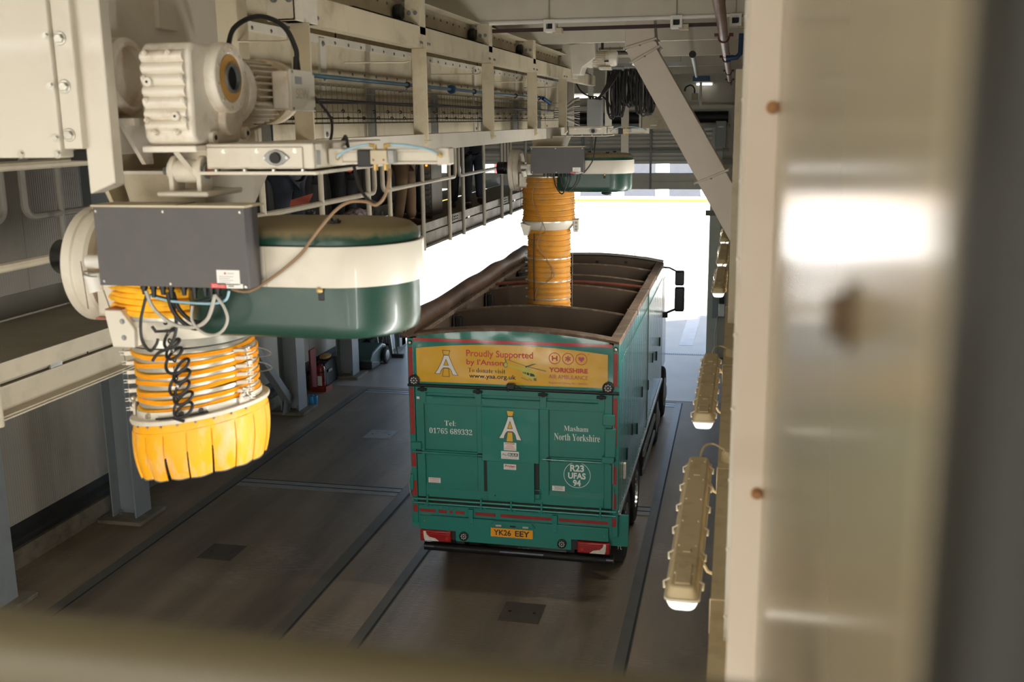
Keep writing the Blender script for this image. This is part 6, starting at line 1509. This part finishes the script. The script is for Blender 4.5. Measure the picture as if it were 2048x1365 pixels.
MB().box(-8.62, -.3, 24.98, 25.2, 5.05, 5.09).build('cross_rail', 'steel_gray', t)
t = thing('shutter_barrel', 'dark roller barrel above the shutter, in the slot under the cream beam', 'roller', (-4.4, 25.1, 5.7))
MB().cyl((-8.5, 25.12, 5.84), (-.35, 25.12, 5.84), .13, seg=20).build('barrel', 'cable_black', t)
MB().box(-8.7, -.2, 24.9, 25.1, 6.02, 6.12).build('cream_beam', 'purlin', label='cream beam across the end wall above the shutter barrel', cat='beam')
t = thing('tube_light', 'lit tube light on the end wall, right of the slanting chute', 'lamp', (-.9, 25.1, 6.55))
MB().box(-1.12, -.72, 25.15, 25.25, 6.60, 6.64).build('body', 'white_paint', t); MB().cyl((-1.10, 25.12, 6.585), (-.74, 25.12, 6.585), .018, seg=10).build('tube', 'tube_light', t)
t = thing('tube_light', 'lit tube light low behind the end of the conveyor frame', 'lamp', (-2.9, 20, 6.22))
[MB().cyl((x, 20.04, 6.3), (x, 20.04, 7.0), .006, seg=8).build('hanger', 'zinc', t) for x in (-3.1, -2.75)]; MB().box(-3.25, -2.62, 20.0, 20.08, 6.26, 6.30).build('body', 'white_paint', t); MB().cyl((-3.23, 19.98, 6.235), (-2.64, 19.98, 6.235), .02, seg=10).build('tube', 'tube_light', t)
t = thing('wall_socket', 'small socket box with looped hose beside the slanting chute', 'socket box', (-1.0, 22, 6.2))
MB().box(-1.06, -.93, 22.0, 22.08, 6.18, 6.32).build('box', 'steel_gray', t, bevel=.01); MB().box(-1.02, -.97, 21.99, 22.0, 6.21, 6.28).build('cover', 'seal_ochre', t)
MB().tube(spline([(-1.0, 22.04, 6.32), (-1.01, 22.04, 6.42), (-1.08, 22.04, 6.48), (-1.18, 22.04, 6.44), (-1.2, 22.04, 6.36)], 6), .016, 8).build('hose', 'cable_black', t)
MB().cyl((-.88, 22.1, 6.05), (-.88, 22.1, 6.75), .025, seg=10).build('hanging_post', 'purlin', label='thin cream post hanging from the roof beside the socket box', cat='post')

# drive of the far end
t = thing('gear_motor', 'cream drive motor and guard at the far end of the conveyor', 'gear motor', (-2.2, 15.3, 6.4))
MB().prism([(-2.50, 6.45), (-2.50, 6.87), (-2.12, 6.90), (-2.12, 6.68), (-2.30, 6.55), (-2.33, 6.45)], (0, 15.2, 0), (1, 0, 0), (0, 0, 1), (0, .42, 0)).build('drive_guard', 'cream', t, bevel=.01)
MB().box(-2.85, -2.45, 15.3, 15.6, 6.90, 6.96).build('top_plate', 'cream', t)
MB().frustum((-2.62, -2.42, 15.1, 15.6, 6.40), (-2.58, -2.48, 15.15, 15.6, 6.86)).build('guard_cone', 'cream', t)
MB().lathe([(.05, 0), (.10, .03), (.115, .08), (.115, .12)], (-2.30, 15.42, 6.66), (1, 0, 0), 28).build('gear_case', 'cream_machine', t)
m = MB().lathe([(.09, 0), (.09, .22)], (-2.18, 15.42, 6.67), (1, 0, 0), 28)
for i in range(22):
    a = 2 * PI * i / 22; u = V((0, math.cos(a), math.sin(a))); c = V((-2.17, 15.42, 6.67)); m.beam(c + u * .10, c + u * .10 + V((.2, 0, 0)), .006, .025, u)
m.build('motor_body', 'cream_machine', t)
MB().lathe([(.115, 0), (.118, .01), (.118, .13), (.10, .16), (.02, .165)], (-1.98, 15.42, 6.67), (1, 0, 0), 28).build('fan_cowl', 'cream_machine', t)
MB().box(-1.99, -1.93, 15.26, 15.31, 6.62, 6.64).build('slot', 'black', t)
MB().box(-2.08, -1.90, 15.32, 15.5, 6.515, 6.56).build('terminal_box', 'cream_machine', t, bevel=.012)
MB().cyl((-1.90, 15.4, 6.54), (-1.72, 15.4, 6.54), .022, seg=12).build('cable_gland', 'galv_dull', t)
MB().cyl((-2.03, 15.35, 6.80), (-2.03, 15.35, 6.93), .02, seg=10).box(-2.2, -1.95, 15.3, 15.55, 6.91, 6.97).build('junction_box', 'cable_black', t)

# festoon of hanging cables
t = thing('festoon', 'bundle of black cable loops hanging from a track near the far end', 'hanging cables', (-1.85, 17, 5.8))
MB().box(-2.3, -.9, 16.9, 16.98, 6.62, 6.68).build('track', 'galv_dull', t)
for x in (-2.2, -1.6, -1.0): MB().cyl((x, 16.94, 6.68), (x, 16.94, 7.0), .008, seg=8).build('hanger', 'zinc', t)
random.seed(11)
for i in range(34):
    x = -2.12 + i * .026 + random.uniform(-.01, .01); y = 16.94 + random.uniform(-.10, .10)
    zb = 5.84 + .16 * ((i // 9) % 2) + random.uniform(-.03, .05) + .0015 * i; w = .03 + random.uniform(0, .05)
    zt = 6.60 - random.uniform(0, .05)
    MB().tube(spline([(x - w * .5, y, zt), (x - w * .9, y - .02, (zt + zb) / 2), (x - w * .6, y - .01, zb + .06), (x, y, zb), (x + w * .7, y + .01, zb + .06), (x + w, y, (zt + zb) / 2), (x + w * .5, y, zt)], 5), .013, 6).build('cable_loop', 'cable_black', t)
for k in range(5):
    MB().tube(spline([(-2.05 + .03 * k, 16.85, 6.58), (-2.15 + .02 * k, 16.8, 6.35), (-2.25, 16.78, 6.18 - .01 * k), (-2.33 + .02 * k, 16.9, 6.13)], 6), .014, 6).build('feed_cable', 'cable_black', t)
MB().tube(spline([(-2.35, 16.9, 6.14), (-2.2, 16.8, 6.16), (-2.08, 16.75, 6.0), (-2.05, 16.75, 5.8)], 6), .014, 6).build('feed_cable', 'cable_black', t)
t = thing('junction_cabinet', 'grey junction cabinet left of the hanging black cable loops', 'cabinet', (-2.42, 17.5, 5.65))
MB().box(-2.54, -2.30, 17.3, 17.6, 5.66, 6.14).build('enclosure', 'steel_gray', t, bevel=.006)
for k in range(4): MB().cyl((-2.5 + .05 * k, 17.4, 6.14), (-2.5 + .05 * k, 17.4, 6.19), .016, seg=8).build('gland', 'black', t)
MB().tube(spline([(-2.4, 17.38, 6.18), (-2.52, 17.38, 6.19), (-2.66, 17.4, 6.28), (-2.74, 17.4, 6.42)], 6), .014, 6).build('cable', 'cable_black', t)
t = thing('cable_bunch', 'spray of grey cables ending beside the junction cabinet', 'cables', (-2.7, 16.5, 5.75))
for k in range(14):
    MB().tube(spline([(-2.88, 16.1, 5.83 + .012 * k), (-2.78, 16.4, 5.82 + .014 * k), (-2.66, 16.7, 5.74 + .03 * k + random.uniform(-.02, .02)), (-2.60, 16.9, 5.72 + .034 * k)], 5), .009, 5).build('cable', 'cable_grey' if k % 3 == 0 else 'wire', t)
for (x, y, z0, z1, w, lab) in ((-2.22, 17.6, 5.64, 7.0, .11, 'cream post right of the grey junction cabinet'), (-2.2, 20.0, 4.9, 7.0, .14, 'cream post hanging below the black cable loops'), (-2.95, 18.2, 5.7, 7.0, .1, 'cream post behind the end of the conveyor frame'), (-2.72, 19.0, 5.8, 7.0, .09, 'slim cream post between the conveyor end and the cable loops')):
    MB().box(x - w / 2, x + w / 2, y - .05, y + .05, z0, z1).build('cream_post', 'purlin', label=lab, cat='post', group='cream posts at the conveyor end', bevel=.006)
t = thing('control_cabinet', 'cream control cabinet behind the slanting chute and cable loops', 'cabinet', (-1.63, 20, 5.6))
MB().box(-1.88, -1.36, 20.0, 20.3, 5.62, 6.03).build('enclosure', 'cream_dusty', t, bevel=.008); MB().box(-1.93, -1.89, 19.95, 20.3, 5.6, 6.08).build('side_rail', 'purlin', t)
MB().box(-1.72, -1.6, 19.997, 20.0, 5.68, 5.70).build('label_strip', 'white_paint', t)
t = thing('cable_ladder', 'dark cable ladder crossing under the roof beyond the conveyor', 'cable tray', (-2.2, 15.9, 6.75))
m = MB()
for z in (6.78, 6.86): m.cyl((-3.4, 16.0, z), (-1.35, 16.0, z), .008, seg=6); m.cyl((-3.4, 16.25, z), (-1.35, 16.25, z), .008, seg=6)
for i in range(14): m.tube([(-3.35 + i * .15, 16.0, 6.88), (-3.35 + i * .15, 16.0, 6.78), (-3.35 + i * .15, 16.25, 6.78)], .005, 5)
m.build('wire_mesh', 'wire', t); MB().cyl((-3.4, 16.1, 6.80), (-1.4, 16.1, 6.80), .025, seg=8).build('cable', 'cable_black', t)
t = thing('round_duct', 'short round grey duct under the roof behind the upper channel', 'duct', (-3.0, 14.5, 6.6))
MB().cyl((-3.3, 15.0, 6.85), (-2.8, 15.6, 6.6), .14, seg=24).build('duct', 'cream_dusty', t)

# ---------------------------------------------------------------- things along the left wall
t = thing('fire_extinguisher', 'red fire extinguisher in a red stand by the left wall', 'fire extinguisher', (-8.93, 20.6, 0))
mat('ext_red', srgb(150, 34, 30), 0.3, coat=0.4)
mat('board_red', srgb(140, 40, 34), 0.6)
MB().box(-9.16, -9.12, 20.52, 20.82, 0.0, .92).build('back_board', 'board_red', t); MB().box(-9.14, -8.78, 20.48, 20.86, .0, .03).build('stand_base', 'board_red', t)
MB().box(-8.80, -8.78, 20.48, 20.86, .03, .10).box(-9.14, -8.78, 20.48, 20.5, .03, .10).build('stand_lip', 'board_red', t)
c = MB().lathe([(.01, .03), (.088, .03), (.092, .05), (.092, .48), (.08, .53), (.045, .57), (.03, .60), (.01, .60)], (-8.94, 20.64, 0), (0, 0, 1), 28).build('cylinder', 'ext_red', t)
MB().lathe([(.0925, .40), (.0925, .44)], (-8.94, 20.64, 0), (0, 0, 1), 28, caps=False).build('label_band', 'text_dark', c); MB().prism([(0, 0), (.10, 0), (.10, .22), (0, .22)], (-8.99, 20.547, .12), (1, 0, 0), (0, 0, 1), (0, -.004, 0)).build('label_panel', 'label_white', c)
MB().cyl((-8.94, 20.64, .60), (-8.94, 20.64, .65), .022, seg=10).box(-8.98, -8.84, 20.63, 20.65, .64, .66).build('valve', 'black', t)
MB().tube(spline([(-8.92, 20.60, .63), (-8.85, 20.56, .58), (-8.84, 20.56, .4), (-8.85, 20.57, .2)], 6), .011, 6).build('hose', 'black', t)
# floor sweeper
t = thing('floor_sweeper', 'dark green push floor sweeper with a large grey wheel', 'floor sweeper', (-8.55, 23.2, 0))
mat('sweeper_green', srgb(40, 68, 62), 0.4)
MB().prism([(22.45, .10), (22.42, .28), (22.6, .42), (23.3, .52), (23.55, .45), (23.6, .14), (23.3, .06), (22.6, .06)], (-9.1, 0, 0), (0, 1, 0), (0, 0, 1), (.66, 0, 0)).build('hopper', 'sweeper_green', t, bevel=.04, bseg=3)
MB().prism([(22.41, .06), (22.41, .22), (22.5, .24), (23.0, .12), (23.0, .05)], (-9.13, 0, 0), (0, 1, 0), (0, 0, 1), (.72, 0, 0)).build('front_bumper', 'black', t, bevel=.02)
for x in (-8.42, -9.2):
    w_ = MB().lathe([(.05, 0), (.19, .0), (.21, .02), (.21, .06), (.19, .08), (.05, .08)], (x, 23.35, .21), (1, 0, 0), 28).build('wheel', 'tyre', t)
    MB().lathe([(.02, 0), (.13, 0), (.11, .012), (.02, .012)], (x + .08, 23.35, .21), (1, 0, 0), 20).build('hub', 'galv_dull', w_)
MB().tube([(-8.48, 23.3, .45), (-8.46, 23.6, .95), (-8.5, 23.7, 1.02), (-9.0, 23.7, 1.02), (-9.06, 23.6, .95), (-9.06, 23.3, .45)], .016, 8).build('push_handle', 'black', t)
# aluminium step ladder leaning at the wall
t = thing('ladder', 'folded aluminium ladder leaning behind the floor sweeper', 'ladder', (-8.9, 23.9, 0))
for x, dx in ((-9.05, -.1), (-8.70, -.1)):
    MB().beam((x + .25, 24.0, .02), (x + dx, 24.15, 2.6), .07, .03).build('stile', 'galv', t)
for i in range(8):
    f = .1 + i * .105; MB().cyl((-9.05 + .25 - .35 * f, 24.0 + .15 * f, .02 + 2.58 * f), (-8.70 + .25 - .35 * f, 24.0 + .15 * f, .02 + 2.58 * f), .016, seg=8).build('rung', 'galv', t)
t = thing('broom', 'broom with a dark handle leaning near the ladder', 'broom', (-8.35, 24.1, 0))
MB().cyl((-8.30, 24.0, .08), (-8.6, 24.3, 1.5), .014, seg=8).build('handle', 'black', t); MB().box(-8.45, -8.15, 23.95, 24.05, 0, .09).build('head', 'rubber_dark', t)
t = thing('spade', 'dark long-handled spade leaning beside the broom', 'spade', (-8.62, 24.0, 0))
MB().cyl((-8.6, 24.0, .35), (-8.75, 24.3, 1.45), .013, seg=8).build('handle', 'black', t); MB().prism([(-.1, .0), (.1, 0), (.1, .3), (.03, .36), (-.03, .36), (-.1, .3)], (-8.6, 23.98, .0), (1, 0, 0), (0, .12, .99), (0, .008, 0)).build('blade', 'cable_black', t)
mat('blue_plastic', srgb(30, 132, 186), 0.4)
t = thing('blue_bin', 'small bright blue tub on the floor beside the braced column', 'tub', (-8.50, 19.25, 0))
MB().lathe([(.06, 0), (.085, .0), (.10, .20), (.095, .21), (.06, .02)], (-8.62, 19.42, 0), (0, 0, 1), 20).build('tub', 'blue_plastic', t)
MB().sphere((-9.12, 21.35, .60), .12, 1, 1.9, .5, 14, 8).shear(lambda c: (c.x, c.y, max(c.z, .56))).build('folded_sacking', 'seal_ochre', label='ochre folded sacking lying on the dark case behind the fire extinguisher', cat='sacking')
t = thing('dark_case', 'dark case standing on the floor behind the fire extinguisher', 'case', (-9.1, 21.4, 0))
MB().hexa([(-9.24, 20.95, 0), (-8.96, 20.95, 0), (-8.96, 21.7, 0), (-9.24, 21.7, 0), (-9.24, 21.0, .52), (-9.0, 21.0, .5), (-9.0, 21.65, .55), (-9.24, 21.65, .58)]).build('case', 'cable_black', t, bevel=.02); MB().box(-8.962, -8.95, 21.1, 21.3, .3, .36).build('clasp', 'galv_dull', t)

# ---------------------------------------------------------------- yard beyond the doorway
mat('yard_wall', srgb(236, 235, 232), 0.7, var=0.02)
mat('door_grey', srgb(64, 68, 76), 0.6)
mat('door_pink', srgb(110, 36, 42), 0.6)
MB().box(-40, 14, 74.8, 77.4, -.02, -.01).build('painted_line', 'yellow_line', label='long yellow painted line across the far side of the yard', cat='painted line')
MB().box(-46, 20, 80.6, 81.2, -.02, 6.0).build('yard_wall', 'yard_wall', kind='structure')
labs = {}
for i in range(12):
    x = -33.0 + i * 3.45
    mm = 'door_pink' if i in (4, 5) else 'door_grey'
    o = MB().box(x, x + 2.35, 80.3, 80.55, -.01, 3.4).build('bay_door', mm, label=('pinkish bay door in the building across the yard' if mm == 'door_pink' else 'grey bay door in the building across the yard'), cat='door', group='pink bay doors across the yard' if mm == 'door_pink' else 'grey bay doors across the yard')
MB().box(-60, 40, 42.0, 42.04, -.019, -.012).build('trim_90', 'rubber_dark', kind='structure')
# ---------------------------------------------------------------- camera
cam = bpy.data.cameras.new('camera'); co = bpy.data.objects.new('camera', cam); COL.objects.link(co)
FPX = 2053.16; pitch, yaw, roll = 0.211212801, 0.219300135, -0.0115521757
cam.sensor_fit = 'HORIZONTAL'; cam.sensor_width = 36.0; cam.lens = FPX / 2048 * 36.0
cp, sp, cy, sy = math.cos(pitch), math.sin(pitch), math.cos(yaw), math.sin(yaw)
fw = V((-sy * cp, cy * cp, -sp)); rt = V((cy, sy, 0)); up = rt.cross(fw)
c_, s_ = math.cos(roll), math.sin(roll)
r2 = rt * c_ + up * s_; u2 = up * c_ - rt * s_
co.matrix_world = Matrix(((r2.x, u2.x, -fw.x, 0), (r2.y, u2.y, -fw.y, 0), (r2.z, u2.z, -fw.z, 5.8), (0, 0, 0, 1)))
cam.clip_start = 0.01; cam.clip_end = 500
cam.dof.use_dof = True; cam.dof.focus_distance = 12.2; cam.dof.aperture_fstop = 3.2
SC.camera = co
# ---------------------------------------------------------------- light
w = bpy.data.worlds.new('world'); SC.world = w; w.use_nodes = True
nt = w.node_tree; bg = nt.nodes['Background']
sky = nt.nodes.new('ShaderNodeTexSky'); sky.sky_type = 'NISHITA'; sky.sun_disc = False; sky.sun_elevation = math.radians(36); sky.sun_rotation = math.radians(240)
sky.air_density = 1.0; sky.dust_density = 2.5; sky.ozone_density = 1.0
nt.links.new(sky.outputs['Color'], bg.inputs['Color']); bg.inputs['Strength'].default_value = 0.085
sun = bpy.data.lights.new('sun', 'SUN'); so = bpy.data.objects.new('sun', sun); COL.objects.link(so)
sun.energy = 4.4; sun.angle = math.radians(0.6); sun.color = (1, 0.975, 0.94)
el = math.radians(35); hd = V((0.87, 0.493, 0)).normalized()
dv = V((hd.x * math.cos(el), hd.y * math.cos(el), -math.sin(el)))
so.rotation_euler = dv.to_track_quat('-Z', 'Y').to_euler()
# light given off by the right wall strip lamps, plus fill from added battens
def lamp_light(name, loc, d, sx, sy, power, col=(1.0, 0.98, 0.94)):
    l = bpy.data.lights.new(name, 'AREA'); l.shape = 'RECTANGLE'; l.size = sx; l.size_y = sy; l.energy = power; l.color = col
    o = bpy.data.objects.new(name, l); COL.objects.link(o); o.location = loc
    o.rotation_euler = V(d).to_track_quat('-Z', 'Y').to_euler(); return o
for (a, b) in LY + [(.9, 2.6), (-1.6, .1), (-4.0, -2.3)]:  # last three spans have no lamp built: unseen fill added along the row
    lamp_light('strip_or_fill_light', (-.26, (a + b) / 2, 3.98), (-1, 0, .02), .10, 1.5, 8.0)
for (x, y) in FILL_BATTENS:
    lamp_light('batten_fill', (x, y, 6.70), (0, 0.25, -1), 1.5, .10, 6.5)
SC.view_settings.view_transform = 'Standard'; SC.view_settings.look = 'None'; SC.view_settings.gamma = 1; SC.view_settings.exposure = 2.7
SC.view_settings.use_curve_mapping = False
SC.cycles.max_bounces = 12; SC.cycles.diffuse_bounces = 8; SC.cycles.glossy_bounces = 4; SC.cycles.use_denoising = True
SC.cycles.sample_clamp_indirect = 8
